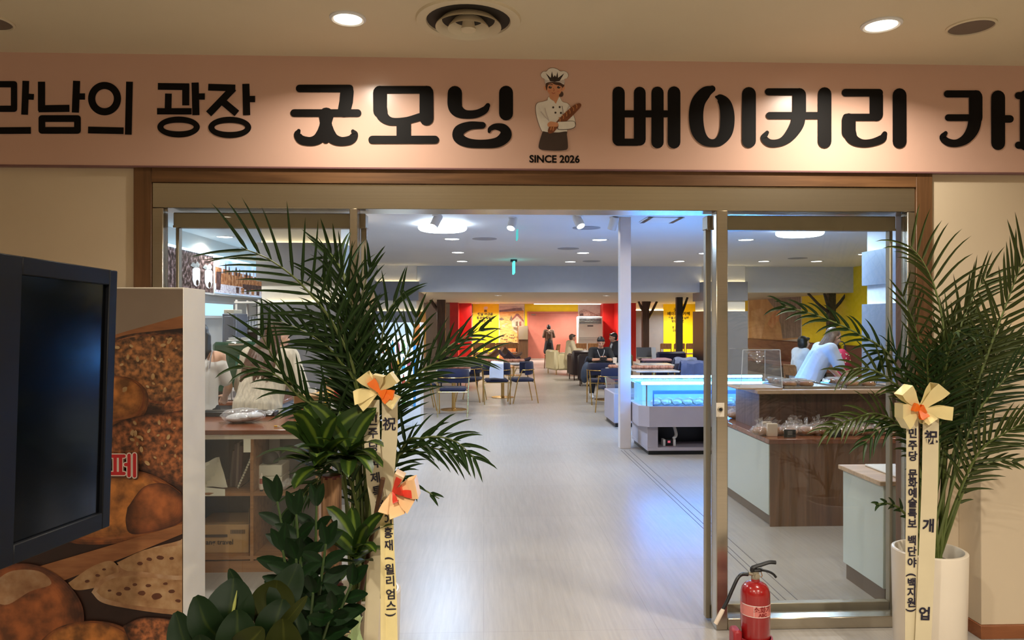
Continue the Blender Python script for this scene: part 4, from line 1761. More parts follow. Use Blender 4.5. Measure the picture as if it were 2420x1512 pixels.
# ---- dark screen on a stand, seen at a steep angle
T = P(275, 640, 2.77)
B0 = P(256, 1243, 2.77)
Lp = P(0, 598, 2.22)
ea = (Lp - T).normalized()
eb = (B0 - T).normalized()
en = ea.cross(eb).normalized()
if en.x < 0:
    en = -en
Hh = (B0 - T).length
Ww = 0.60
cen = T + ea * Ww / 2 + eb * Hh / 2
t = thing('display_screen', 'switched off black portrait display screen standing before the bread board', 'screen', (-2.0, cen.y, 0))


def TV(a, b, n):
    return T + ea * a + eb * b + en * n


def tvbox(mb, a0, a1, b0, b1, n0, n1, mi=0, bev=0.003):
    M = Matrix((ea, eb, en)).transposed().to_4x4()
    M.translation = T
    mb.box((a0, b0, n0), (a1, b1, n1), mi, bev, M)


S = MB()
tvbox(S, 0, Ww, 0, Hh, -0.07, -0.012)
S.build('housing', m_black, t)
m_bez = mat('charcoal screen bezel', (15, 16, 20), 0.5, var=0.03, spec=0.25)
S = MB()
bw = 0.045
for a0, a1, b0, b1 in ((0, bw, 0, Hh), (Ww - 0.13, Ww, 0, Hh), (bw, Ww - 0.13, 0, 0.055), (bw, Ww - 0.13, Hh - 0.06, Hh)):
    tvbox(S, a0, a1, b0, b1, -0.0115, 0.006)
S.build('bezel', m_bez, t)
S = MB()
tvbox(S, bw, Ww - 0.13, 0.055, Hh - 0.06, -0.0115, -0.008, bev=0)
S.build('glass_front', mat('black screen glass', (5, 6, 9), 0.16, var=0.0, spec=0.35), t)
S = MB()
c = TV(Ww / 2, Hh / 2, -0.07)
S.tube([c, Vector((-2.0, c.y, c.z))], 0.03, 10)
S.build('arm', m_black, t)
S = MB()
S.tube([(-2.0, c.y, 0.02), (-2.0, c.y, 1.7)], 0.04, 14)
S.build('pole', m_black, t)
S = MB()
S.lathe((-2.0, c.y, 0), [(0.3, 0), (0.3, 0.015), (0.06, 0.03)], 28)
S.build('foot', m_black, t)

# ---- plants
m_palm = leafmat('palm leaflet', (32, 52, 20), (52, 78, 30), 0.48, 0.10, spec=0.3, trans=0.14)
m_palm2 = leafmat('palm leaflet yellowish', (56, 66, 26), (80, 90, 38), 0.5, 0.10, spec=0.3, trans=0.14)
m_rachis = mat('palm stalk', (86, 98, 44), 0.5, var=0.15)
m_corn = leafmat('striped strap leaf', (38, 60, 20), (92, 112, 36), 0.38, 0.13, spec=0.35)
m_zz = leafmat('dark oval leaf', (10, 30, 7), (16, 44, 12), 0.5, 0.05, spec=0.2, trans=0.05)
m_ficus = leafmat('rubber plant leaf', (11, 26, 6), (40, 50, 12), 0.55, 0.02, spec=0.12, trans=0.03)
m_ficus2 = leafmat('rubber plant leaf underside', (34, 38, 9), (60, 62, 20), 0.55, 0.02, spec=0.12, trans=0.03)
m_bark = wood('grooved bark', (88, 60, 40), (150, 112, 78), 0.8, axis=2, scale=6)
m_pot = mat('white glazed pot', (226, 214, 196), 0.3, var=0.02, coat=0.3)
m_soil = mat('potting soil', (46, 34, 26), 0.9, var=0.4, scale=40, bump=0.8, bscale=80)


def blade(mb, pts, w, up, fold=0.25, prof=None, mi=0, n=None):
    """a leaf: rows of margin, midrib, margin"""
    m = len(pts)
    rows = []
    for i, p in enumerate(pts):
        tt = (pts[min(i + 1, m - 1)] - pts[max(i - 1, 0)]).normalized()
        s = tt.cross(up)
        if s.length < 1e-4:
            s = tt.cross(Vector((1, 0, 0.1)))
        s.normalize()
        nn = s.cross(tt)
        u = i / (m - 1)
        ww = w * (prof(u) if prof else math.sin(PI * min(1, 0.12 + 0.88 * u)) ** 0.7)
        rows.append([p - s * ww, p - s * ww * 0.5 - nn * fold * ww * 0.5, p - nn * fold * ww, p + s * ww * 0.5 - nn * fold * ww * 0.5, p + s * ww])
    mb.grid(rows, mi)


def frond(path, L, n, nrm, ang=52, droop=0.35, w=0.0088, name='frond', parent=None, mm=None, start=0.28, vee=0.35):
    S = MB()
    c = bez(path, 10)
    for p in c:
        p.y = min(p.y, -0.27 if p.x > 2.42 else -0.05)
    ln = [0]
    for i in range(1, len(c)):
        ln.append(ln[-1] + (c[i] - c[i - 1]).length)
    tot = ln[-1]

    def at(t):
        s = t * tot
        for i in range(1, len(c)):
            if ln[i] >= s:
                k = (s - ln[i - 1]) / max(1e-6, ln[i] - ln[i - 1])
                return c[i - 1].lerp(c[i], k), (c[i] - c[i - 1]).normalized()
        return c[-1], (c[-1] - c[-2]).normalized()
    m = len(c)
    S.tube(c, [0.0075 * (1 - 0.85 * i / (m - 1)) + 0.001 for i in range(m)], 6, 1)
    n = int(n * 1.25)
    for i in range(n):
        t = start + (1 - start) * (i + 0.5) / n
        p, tg = at(t)
        side = tg.cross(nrm).normalized()
        nn = side.cross(tg).normalized()
        k = (t - start) / (1 - start)
        ll = L * (0.42 + 0.58 * math.sin(PI * (0.12 + 0.72 * k))) * random.uniform(0.88, 1.08)
        a = math.radians(ang * (1.12 - 0.62 * k) + random.uniform(-5, 5))
        for s in (-1, 1):
            d = (tg * math.cos(a) + side * s * math.sin(a) + nn * vee * random.uniform(0.6, 1.3)).normalized()
            pts = []
            q = p.copy()
            st = ll / 6
            dd = d.copy()
            for j in range(7):
                pts.append(q.copy())
                q = q + dd * st
                dd = (dd + Vector((random.uniform(-0.03, 0.03), random.uniform(-0.03, 0.03), -droop * 0.25 * (0.4 + j * 0.3)))).normalized()
            for pp in pts:
                pp.y = min(pp.y, -0.27 if pp.x > 2.42 else -0.05)
            blade(S, pts, w * random.uniform(0.85, 1.15), nn, 0.5, lambda u: (min(1, u * 5 + 0.25) * (1 - u) ** 0.55) + 0.02)
    S.build(name, [mm or m_palm, m_rachis], parent, 50)




def pot(loc, r, h, t, mm=m_pot, taper=0.94):
    x, y, z = loc
    S = MB()
    S.lathe((x, y, z), [(r * taper * 0.96, 0), (r * taper, 0.012), (r, h - 0.012), (r, h - 0.004), (r - 0.006, h), (r - 0.016, h), (r - 0.020, h - 0.01), (r - 0.022, h - 0.07), (0, h - 0.07)], 40)
    S.build('pot', mm, t)
    S = MB()
    S.lathe((x, y, z), [(r - 0.024, h - 0.069), (r * 0.5, h - 0.05), (0, h - 0.045)], 28)
    S.build('soil', m_soil, t)


def palm(name, label, base_px, D0, r, h, fronds, mm, nfill, seed, fills):
    random.seed(seed)
    b = P(base_px[0], base_px[1], D0)
    x, y = b.x, b.y
    t = thing(name, label, 'potted palm', (x, y, 0))
    pot((x, y, 0), r, h, t)
    for k, (pts, L, n, dj, ang, droop) in enumerate(fronds):
        path = []
        m = len(pts)
        a0 = random.uniform(0, 2 * PI)
        for i, (px, py) in enumerate(pts):
            u = i / (m - 1)
            path.append(P(px, py, D0 + dj * u))
        path[0] = Vector((x + 0.05 * math.cos(a0), y + 0.05 * math.sin(a0), h - 0.05))
        nrm = Vector((random.uniform(-0.25, 0.25), -1, random.uniform(0.15, 0.6))).normalized()
        frond(path, L, n, nrm, ang, droop, parent=t, mm=mm[k % len(mm)], start=0.45 if m > 4 else 0.4)
    for k in range(nfill):
        (cx, cy, sx, sy) = fills
        tx, ty = random.gauss(cx, sx), random.gauss(cy, sy)
        mid = ((base_px[0] * 0.55 + tx * 0.45) + random.uniform(-20, 20), min(base_px[1] - 150, ty + 150))
        dj = random.uniform(-0.22, 0.2)
        a0 = random.uniform(0, 2 * PI)
        path = [Vector((x + 0.05 * math.cos(a0), y + 0.05 * math.sin(a0), h - 0.05)), P(mid[0], mid[1], D0 + dj * 0.4), P(tx, ty, D0 + dj), P(tx + (tx - cx) * 0.5 + random.uniform(-30, 30), ty + random.uniform(-70, 20), D0 + dj * 1.5)]
        nrm = Vector((random.uniform(-0.7, 0.7), -1, random.uniform(-0.2, 0.7))).normalized()
        frond(path, random.uniform(0.17, 0.26), 13, nrm, 48, 0.4, parent=t, mm=mm[k % len(mm)], start=0.5)
    return t


left_fronds = [
    ([(868, 1250), (850, 950), (795, 780), (715, 675), (640, 615), (570, 585)], 0.33, 15, -0.15, 62, 0.18),
    ([(870, 1250), (852, 900), (835, 740), (805, 640), (775, 590)], 0.24, 12, 0.1, 30, 0.1),
    ([(868, 1250), (850, 960), (800, 850), (740, 795), (655, 755)], 0.24, 14, -0.1, 42, 0.35),
    ([(866, 1250), (800, 1010), (720, 940), (660, 870), (612, 780)], 0.25, 10, -0.2, 40, 0.08),
    ([(866, 1250), (780, 1030), (700, 930), (640, 880), (560, 862)], 0.2, 9, -0.25, 40, 0.5),
    ([(872, 1250), (882, 950), (900, 820), (915, 740), (955, 690)], 0.22, 13, 0.1, 45, 0.25),
    ([(880, 1250), (925, 980), (985, 885), (1060, 850), (1135, 842)], 0.27, 15, -0.05, 44, 0.22),
    ([(880, 1250), (940, 1080), (1000, 1035), (1070, 1040), (1125, 1085)], 0.18, 13, -0.1, 50, 0.4),
    ([(880, 1250), (920, 1000), (990, 900), (1060, 820), (1145, 775)], 0.17, 11, 0.1, 36, 0.3),
    ([(870, 1250), (845, 960), (818, 820), (790, 720), (760, 655)], 0.24, 13, 0.05, 46, 0.3),
    ([(872, 1250), (862, 930), (852, 800), (856, 700), (878, 620)], 0.2, 12, 0.12, 40, 0.2),
    ([(874, 1250), (890, 1000), (930, 900), (970, 820), (985, 740)], 0.23, 13, -0.1, 44, 0.2),
    ([(866, 1250), (832, 1150), (790, 1120), (725, 1160), (690, 1235)], 0.16, 9, -0.05, 42, 0.5),
    ([(868, 1250), (850, 1130), (820, 1080), (772, 1100), (735, 1160)], 0.15, 9, 0.1, 42, 0.5),
    ([(880, 1250), (930, 1110), (980, 1060), (1030, 1060), (1085, 1080)], 0.17, 11, 0.05, 46, 0.4),
    ([(880, 1250), (935, 1150), (985, 1150), (1038, 1178)], 0.10, 4, -0.1, 30, 0.3),
]
palm('potted_palm', 'tall areca palm with cream bows in a white pot left of the opening', (858, 1300), 3.3, 0.165, 0.46, left_fronds, [m_palm], 4, 21, (830, 800, 55, 75))
right_fronds = [
    ([(2200, 1290), (2237, 1000), (2232, 800), (2212, 690), (2182, 620), (2148, 578)], 0.30, 18, 0.1, 74, 0.42),
    ([(2205, 1290), (2260, 1050), (2330, 850), (2385, 700), (2430, 580)], 0.27, 16, -0.1, 48, 0.2),
    ([(2190, 1290), (2165, 1000), (2110, 850), (2030, 790), (1930, 745), (1845, 722)], 0.17, 13, 0.05, 34, 0.5),
    ([(2188, 1290), (2150, 1050), (2080, 980), (2010, 992), (1955, 1015)], 0.17, 14, -0.05, 44, 0.45),
    ([(2195, 1290), (2190, 950), (2170, 800), (2130, 690)], 0.2, 12, 0.1, 44, 0.2),
    ([(2210, 1290), (2290, 1020), (2370, 900), (2450, 840)], 0.24, 15, -0.15, 50, 0.3),
    ([(2210, 1290), (2300, 1090), (2380, 1020), (2450, 990)], 0.2, 14, -0.2, 46, 0.3),
    ([(2210, 1290), (2290, 1130), (2350, 1090), (2405, 1092)], 0.1, 7, -0.1, 40, 0.3),
    ([(2186, 1290), (2140, 1215), (2100, 1190), (2068, 1192)], 0.08, 5, -0.05, 30, 0.3),
    ([(2200, 1290), (2232, 950), (2262, 800), (2300, 700), (2335, 650)], 0.24, 14, 0.15, 42, 0.3),
    ([(2195, 1290), (2160, 980), (2105, 900), (2045, 870), (1990, 880)], 0.2, 13, 0.0, 46, 0.4),
    ([(2190, 1290), (2150, 1040), (2090, 1010), (2040, 1050)], 0.16, 11, -0.1, 44, 0.5),
    ([(2205, 1290), (2250, 980), (2300, 880), (2360, 800)], 0.22, 13, 0.05, 46, 0.25),
]
palm('potted_palm', 'tall areca palm in a white cylinder pot right of the fire extinguisher', (2196, 1300), 3.45, 0.163, 0.56, right_fronds, [m_palm2, m_palm2, m_palm], 12, 33, (2215, 830, 70, 70))


# corn plant with two canes
def rosette(c, n, L, w, t, seed, lift=0.9, spread=1.0, bias=None):
    random.seed(seed)
    for k in range(n):
        a = 2 * PI * k / n + random.uniform(-0.3, 0.3)
        el = random.uniform(0.1, 1.25) * lift
        d = Vector((math.cos(a) * math.cos(el) * spread, math.sin(a) * math.cos(el) * spread, math.sin(el))).normalized()
        l = L * random.uniform(0.75, 1.15)
        q = c + Vector((0, 0, random.uniform(-0.04, 0.04)))
        pts = []
        for j in range(9):
            pts.append(q.copy())
            q = q + d * l / 8
            d = (d + Vector((0, 0, -0.05 - 0.035 * j * (1.3 - el * 0.5)))).normalized()
        S = MB()
        blade(S, pts, w * random.uniform(0.85, 1.1), Vector((0, 0, 1)) if el < 0.9 else Vector((0, -1, 0.2)), 0.3, lambda u: (0.35 + 0.65 * math.sin(PI * min(1, u * 0.95 + 0.05)) ** 0.8) * (1 if u < 0.9 else (1 - u) * 10 * 0.98 + 0.02))
        S.build('leaf', m_corn, t, 60)


dq = P(784, 1300, 3.0)
t = thing('corn_plant', 'corn plant with grooved bark canes and yellow striped leaves beside the left palm', 'potted plant', (dq.x, dq.y, 0))
pot((dq.x, dq.y, 0), 0.13, 0.30, t)
for (px, py0, D, r) in ((784, 1125, 3.02, 0.039), (795, 1385, 2.94, 0.028)):
    a = P(px, 1300, D)
    top = P(px, py0, D)
    S = MB()
    zz = [0.24 + (top.z - 0.24) * i / 14 for i in range(15)]
    n = 22
    vs, fs = [], []
    for i, z in enumerate(zz):
        for k in range(n):
            an = 2 * PI * k / n
            rr = r * (1 + 0.10 * mnoise.noise(Vector((k * 0.9, z * 3, px * 0.1))) + 0.06 * ((k * 7) % 3 - 1))
            vs.append(Vector((top.x + rr * math.cos(an), top.y + rr * math.sin(an), z)))
    for i in range(14):
        for k in range(n):
            fs.append([i * n + k, i * n + (k + 1) % n, (i + 1) * n + (k + 1) % n, (i + 1) * n + k])
    fs.append([14 * n + k for k in range(n)])
    S.add(vs, fs)
    S.build('cane', m_bark, t, 30)
    S = MB()
    S.lathe((top.x, top.y, top.z), [(r * 0.98, -0.008), (r * 0.96, 0.006), (0, 0.008)], 20)
    S.build('wax_cap', mat('dark red wax', (84, 22, 16), 0.3), t)
rosette(P(756, 1085, 2.97), 19, 0.25, 0.034, t, 5, 1.0)
rosette(P(826, 1070, 2.96), 19, 0.24, 0.032, t, 8, 0.95)
rosette(P(840, 1315, 2.90), 15, 0.19, 0.028, t, 13, 1.0)

# zamioculcas
zb = P(735, 1300, 2.62)
random.seed(17)
t = thing('zz_plant', 'dark green plant with upright stems of small oval leaves in front of the corn plant', 'potted plant', (zb.x, zb.y, 0))
pot((zb.x, zb.y, 0), 0.12, 0.26, t)
for (tx, ty, dj, bend) in ((655, 1185, 0.05, -1), (700, 1215, -0.05, -0.6), (748, 1195, 0.08, 0.1), (770, 1285, -0.15, 0.3), (700, 1320, -0.22, -0.4), (830, 1380, -0.2, 0.8), (668, 1300, -0.1, -0.8), (785, 1440, -0.28, 0.3), (740, 1400, -0.3, -0.1)):
    S = MB()
    top = P(tx, ty, 2.62 + dj)
    c = bez([Vector((zb.x + bend * 0.03, zb.y + dj * 0.2, 0.2)), Vector(((zb.x * 0.6 + top.x * 0.4), zb.y + dj * 0.6, (0.25 + top.z) / 2)), top], 9)
    m = len(c)
    S.tube(c, [0.010 * (1 - 0.6 * i / m) for i in range(m)], 7, 1)
    npair = 9
    for i in range(npair):
        k = int((0.22 + 0.78 * i / (npair - 1)) * (m - 1))
        p = c[k]
        tg = (c[min(k + 1, m - 1)] - c[max(k - 1, 0)]).normalized()
        for s in (-1, 1):
            sd = Vector((s, random.uniform(-0.7, 0.3), 0)).normalized()
            d = (tg * 0.75 + sd * 0.85).normalized() if i < npair - 1 else (tg + sd * 0.25).normalized()
            l = random.uniform(0.085, 0.115) * (0.8 + 0.3 * math.sin(PI * i / npair))
            pts = []
            q = p.copy()
            for j in range(8):
                pts.append(q.copy())
                q = q + d * l / 7
                d = (d + Vector((0, 0, -0.05))).normalized()
            blade(S, pts, l * 0.24, Vector((0, -1, 0.5)), 0.25, lambda u: math.sin(PI * min(1, 0.05 + 0.93 * u)) ** 0.75 * (1 - 0.25 * u) + 0.01)
    S.build('stem', [m_zz, mat('green stem', (52, 70, 32), 0.4)], t, 60)

# rubber plant, nearest to the camera
fb = P(600, 1512, 2.25)
t = thing('rubber_plant', 'rubber plant with big glossy dark leaves at the foot of the bread board', 'potted plant', (fb.x, fb.y, 0))
pot((fb.x, fb.y, 0), 0.14, 0.34, t)
S = MB()
S.tube([(fb.x, fb.y, 0.27), (fb.x + 0.01, fb.y, 0.5), (fb.x - 0.01, fb.y - 0.01, 0.68)], [0.014, 0.012, 0.008], 8)
S.tube([(fb.x + 0.03, fb.y + 0.02, 0.27), (fb.x + 0.06, fb.y + 0.02, 0.5), (fb.x + 0.08, fb.y, 0.64)], [0.012, 0.01, 0.007], 8)
S.build('stem', mat('brown stem', (76, 60, 40), 0.6), t)
fl = [((565, 1512), (552, 1366), 57, 0.02, 0, 0.06), ((560, 1540), (462, 1408), 38, -0.06, 0, 0.05), ((525, 1580), (414, 1446), 36, -0.04, 0, 0.07), ((628, 1500), (655, 1371), 52, 0.06, 1, 0.0),
      ((650, 1470), (704, 1331), 40, 0.14, 0, 0.05), ((598, 1420), (541, 1344), 16, 0.1, 0, 0.02), ((690, 1600), (668, 1462), 42, -0.1, 1, 0.03), ((540, 1560), (622, 1484), 34, -0.16, 1, 0.04),
      ((630, 1520), (726, 1408), 14, -0.06, 1, 0.02), ((640, 1540), (668, 1415), 44, 0.0, 0, 0.04), ((600, 1570), (560, 1440), 46, -0.12, 0, 0.06), ((720, 1560), (700, 1440), 26, 0.08, 0, 0.03), ((520, 1620), (470, 1500), 40, -0.14, 0, 0.03), ((640, 1620), (620, 1520), 50, -0.2, 1, 0.02)]
for (bp, tp, w, dd, under, bow) in fl:
    a, b = P(bp[0], bp[1], 2.25 + dd * 0.4), P(tp[0], tp[1], 2.25 + dd)
    mid = a.lerp(b, 0.55) + Vector((0, -bow, 0))
    c = bez([a, mid, b], 7)
    S = MB()
    blade(S, c, w * 2.25 / FPX, Vector((0.05, -1, 0.25)), 0.22, lambda u: (math.sin(PI * min(1, 0.03 + 0.955 * u ** 1.15)) ** 0.62) * 1.0 + 0.004)
    S.build('leaf', m_ficus2 if under else m_ficus, t, 60)
S = MB()
a, b = P(548, 1462, 2.2), P(560, 1395, 2.22)
S.tube([a, a.lerp(b, 0.5), b], [0.004, 0.005, 0.0008], 8)
S.build('leaf_bud', mat('pale green bud', (120, 124, 60), 0.4), t)

# ---- bows and ribbons
m_cream = mat('cream satin ribbon', (226, 208, 148), 0.35, var=0.06, scale=12, sheen=0.4)
m_white_r = mat('pale ribbon tail', (206, 193, 160), 0.45, var=0.04, scale=6)
m_orange = mat('orange ribbon', (236, 112, 24), 0.4, var=0.08, scale=20)
m_redr = mat('red ribbon', (214, 62, 44), 0.4, var=0.08, scale=20)
m_brush = mat('brush lettering', (22, 18, 40), 0.5, var=0.05)


def loop_strip(px, py, D, dx, dy, w, mb, depth=0.05, mi=0, twist=0.0, open_=0.35):
    """one bow loop: out along (dx, dy) in the picture plane and back again in front"""
    c = P(px, py, D)
    k = D / FPX
    o = Vector((dx * k, 0, -dy * k))
    l = o.length
    o.normalize()
    s = Vector((o.z, 0, -o.x))
    f = Vector((0, -1, 0))
    rows = []
    n = 16
    for i in range(n + 1):
        a = i / n
        r = math.sin(PI * a)
        along = l * (math.sin(PI * a) ** 0.75)
        out = depth * (0.15 + r * 0.55) * (1 if a > 0.5 else -0.1) + depth * open_ * math.sin(PI * a) * (1 if a > 0.5 else -0.6)
        ww = w * k * (0.35 + 0.65 * min(1, r * 1.6)) * 0.5
        q = c + o * along + f * (out + 0.01)
        sd = (s + f * twist).normalized()
        rows.append([q - sd * ww, q, q + sd * ww])
    mb.grid(rows, mi, thick=0.0008)


def ribbon(path, D, w, mb, depth=None, twist=None, mi=0):
    """ribbon tail down through picture points; returns a function for writing on it"""
    ps = bez([P(x, y, D + (depth[i] if depth else 0)) for i, (x, y) in enumerate(path)], 10)
    tw = [0] * len(ps)
    if twist:
        for i in range(len(ps)):
            u = i / (len(ps) - 1) * (len(twist) - 1)
            j = min(int(u), len(twist) - 2)
            tw[i] = twist[j] + (twist[j + 1] - twist[j]) * (u - j)
    hw = w * D / FPX / 2
    rows, fr = [], []
    for i, p in enumerate(ps):
        d = (ps[min(i + 1, len(ps) - 1)] - ps[max(i - 1, 0)]).normalized()
        s = Vector((math.cos(tw[i]), math.sin(tw[i]), 0))
        s = (s - d * s.dot(d)).normalized()
        n = d.cross(s)
        if n.y > 0:
            n = -n
        rows.append([p - s * hw, p, p + s * hw])
        fr.append((p, s, n))
    mb.grid(rows, mi, thick=0.0007)

    def at(yy, u, v):
        """u across, v up from picture row yy"""
        best, bi = 1e9, 0
        for i, (p, s, n) in enumerate(fr):
            z = P(0, yy, D).z
            if abs(p.z - z) < best:
                best, bi = abs(p.z - z), i
        z0 = P(0, yy, D).z + v
        lo = None
        for i in range(len(fr) - 1):
            if (fr[i][0].z - z0) * (fr[i + 1][0].z - z0) <= 0:
                k = (z0 - fr[i][0].z) / ((fr[i + 1][0].z - fr[i][0].z) or 1)
                p = fr[i][0].lerp(fr[i + 1][0], k)
                s = fr[i][1].lerp(fr[i + 1][1], k)
                n = fr[i][2].lerp(fr[i + 1][2], k)
                return p + s * u + n * 0.004
        p, s, n = fr[bi]
        return p + s * u + n * 0.004
    return at


def column_text(mb, s, ys, size, at, du=0.0, bold=0.004):
    for ch, y in zip(s, ys):
        if ch == ' ':
            continue
        if ch in '()':
            write(mb, ch, size, lambda u, v: at(y, du + (v - size * 0.33), -(u)), bold * size)
        else:
            write(mb, ch, size, lambda u, v: at(y, du + u, v - size * 0.37), bold * size)


# right palm
D = 3.24
cx, cy = 2170, 968
c = P(cx, cy, D)
t = thing('congratulation_ribbon', 'cream bow with orange heart and two long lettered tails on the right palm', 'ribbon', c)
S = MB()
for dx, dy, w in ((-44, -48, 34), (42, -52, 36), (-54, 0, 34), (62, 6, 32), (-46, 28, 32), (16, 24, 28)):
    loop_strip(cx + dx * 0.05, cy + dy * 0.05, D, dx, dy, w, S, 0.05)
S.build('bow', m_cream, t)
S = MB()
for dx, dy in ((-16, -8), (10, 18), (8, -4)):
    loop_strip(cx, cy, D - 0.03, dx, dy, 20, S, 0.02)
S.build('bow_heart', m_orange, t)
S = MB()
at1 = ribbon([(2156, 985), (2156, 1150), (2154, 1320), (2153, 1590)], D, 30, S, [0, -0.01, -0.02, -0.02])
S.build('tail', m_white_r, t)
S = MB()
txt = '민주당 문화예술특보 백단야 (백지원)'
ys = [1036, 1065, 1092, 0, 1136, 1158, 1182, 1206, 1232, 1257, 0, 1298, 1325, 1352, 0, 1382, 1402, 1425, 1450, 1470]
column_text(S, txt, ys, 0.046, at1, 0, 0.03)
S.build('lettering', m_brush, t, 0)
S = MB()
at2 = ribbon([(2200, 985), (2197, 1150), (2190, 1320), (2178, 1590)], D - 0.01, 40, S, [0, -0.01, -0.02, -0.02])
S.build('tail', m_white_r, t)
for chh, yy in (('祝', 1046), ('개', 1262), ('업', 1478)):
    S = MB()
    column_text(S, chh, [yy], 0.062, at2, 0, 0.03)
    S.build('lettering', m_brush, t, 0)
S = MB()
S.tube([P(2172, 985, D + 0.012), P(2168, 1200, D + 0.02), P(2165, 1330, D + 0.06)], 0.006, 8)
S.build('stick', wood('ribbon stick', (70, 50, 34), (98, 72, 50), 0.6), t)

# left palm: upper bow with two tails
D = 3.02
cx, cy = 893, 925
t = thing('congratulation_ribbon', 'cream bow with orange heart and lettered tails hanging on the left palm', 'ribbon', P(cx, cy, D))
S = MB()
for dx, dy, w, op in ((-46, 10, 34, 0.5), (-30, -38, 30, 0.4), (6, -38, 30, 0.3), (40, -34, 32, 0.5), (44, 24, 30, 0.4), (-34, 30, 28, 0.3)):
    loop_strip(cx + dx * 0.05, cy + dy * 0.05, D, dx, dy, w, S, 0.06, 0, 0.5 if dx > 0 else -0.5, op)
S.build('bow', m_cream, t)
S = MB()
for dx, dy in ((-18, -26), (34, 8), (14, 6), (22, 20)):
    loop_strip(cx + 4, cy, D - 0.035, dx, dy, 22, S, 0.015)
S.build('bow_heart', m_orange, t)
S = MB()
at1 = ribbon([(878, 945), (879, 1030), (885, 1130), (897, 1225), (884, 1360), (874, 1560)], D, 37, S, [0, -0.02, -0.03, -0.03, 0.02, 0.06], [0, 0, 0, 0.1, 0.5, 0.6])
S.build('tail', m_white_r, t)
S = MB()
column_text(S, '민주당국제특보', [996, 1026, 1058, 1096, 1132, 1164, 1198], 0.046, at1, 0.005, 0.02)
S.build('lettering', m_brush, t, 0)
S = MB()
at2 = ribbon([(921, 945), (921, 1020), (915, 1100), (906, 1190), (902, 1230)], D + 0.01, 37, S, [0, 0, 0, 0, 0])
S.build('tail', m_white_r, t)
S = MB()
column_text(S, '祝', [1006], 0.056, at2, -0.002, 0.02)
S.build('lettering', m_brush, t, 0)

# left palm: lower bow
D = 2.90
cx, cy = 930, 1160
t = thing('congratulation_ribbon', 'peach and red bow with lettered tail leaning against the left pot', 'ribbon', P(cx, cy, D))
S = MB()
for dx, dy, w, op in ((18, -44, 24, 0.4), (56, -14, 44, 0.5), (44, 26, 34, 0.4), (14, 46, 36, 0.5), (-18, 40, 26, 0.3)):
    loop_strip(cx + dx * 0.04, cy + dy * 0.04, D, dx, dy, w, S, 0.06, 0, 0.35, op)
S.build('bow', mat('peach satin ribbon', (240, 194, 140), 0.35, var=0.05, scale=12, sheen=0.4), t)
S = MB()
for dx, dy, w in ((16, -36, 14), (22, -6, 20), (48, 2, 18), (8, 20, 12)):
    loop_strip(cx, cy, D - 0.02, dx, dy, w, S, 0.045, 0, 0.2, 0.2)
S.build('bow_lining', m_redr, t)
S = MB()
at3 = ribbon([(914, 1205), (917, 1300), (922, 1400), (926, 1580)], D, 30, S, [0, 0, 0, 0], [0, 0, 0, 0])
S.build('tail', m_cream, t)
S = MB()
column_text(S, '이홍재(윌리엄스)', [1236, 1268, 1298, 1330, 1356, 1384, 1416, 1444, 1466], 0.044, at3, 0.003, 0.02)
S.build('lettering', m_brush, t, 0)
S = MB()
ribbon([(904, 1205), (905, 1300), (905, 1400), (906, 1580)], D - 0.012, 18, S, None, [0.9, 1.0, 1.0, 0.9])
S.build('tail', m_cream, t)
# stick beside the ribbons
S = MB()
a, b = P(905, 1130, 2.88), P(843, 1468, 3.12)
b.z = max(b.z, 0.42)
S.tube([a, a.lerp(b, 0.5), b], 0.0095, 10)
st = thing('wooden_stick', 'brown wooden stick leaning from the left white pot towards the peach bow', 'stick', b)
S.build('shaft', wood('brown stick', (70, 46, 30), (104, 72, 48), 0.55), st)
S = MB()
S.tube([b - (b - a).normalized() * 0.0, b + (b - a).normalized() * 0.03], [0.022, 0.028], 12)
S.build('foot', mat('dark stick foot', (34, 26, 28), 0.6), st)

# striped ribbon curls and green wrap at the plant pots
q = P(835, 1490, 2.62)
t = thing('wrapping_ribbon', 'black and cream striped curled ribbon on pale green wrap by the pots', 'ribbon', q)
S = MB()
for (x, y, r) in ((818, 1482, 17), (806, 1512, 15)):
    c = P(x, y, 2.6)
    k = 2.6 / FPX
    rows = []
    for i in range(21):
        a = i / 20 * 2 * PI * 1.05
        rows.append([c + Vector((-r * 0.55 * k + r * 0.12 * k * math.sin(a), -r * k * math.sin(a) * 0.6, r * k * math.cos(a) * 1.1)), c + Vector((r * 0.55 * k, -r * k * math.sin(a) * 0.6, r * k * math.cos(a) * 1.1 + 0.004))])
    for i in range(20):
        S.add(rows[i] + rows[i + 1], [[0, 1, 3, 2]], i % 2)
S.build('curl', [m_black, m_cream], t, 0)
S = MB()
rows = []
for i in range(9):
    u = i / 8
    rows.append([P(822 + 34 * v + 6 * math.sin(u * 7 + v * 3), 1452 + u * 110 + 8 * math.sin(v * 9), 2.68 - 0.03 * math.sin(v * 3 + u * 5)) for v in [k / 6 for k in range(7)]])
S.grid(rows, 0, thick=0.001)
S.build('wrap', mat('pale green wrapping', (168, 188, 136), 0.4, var=0.1, scale=10), t)

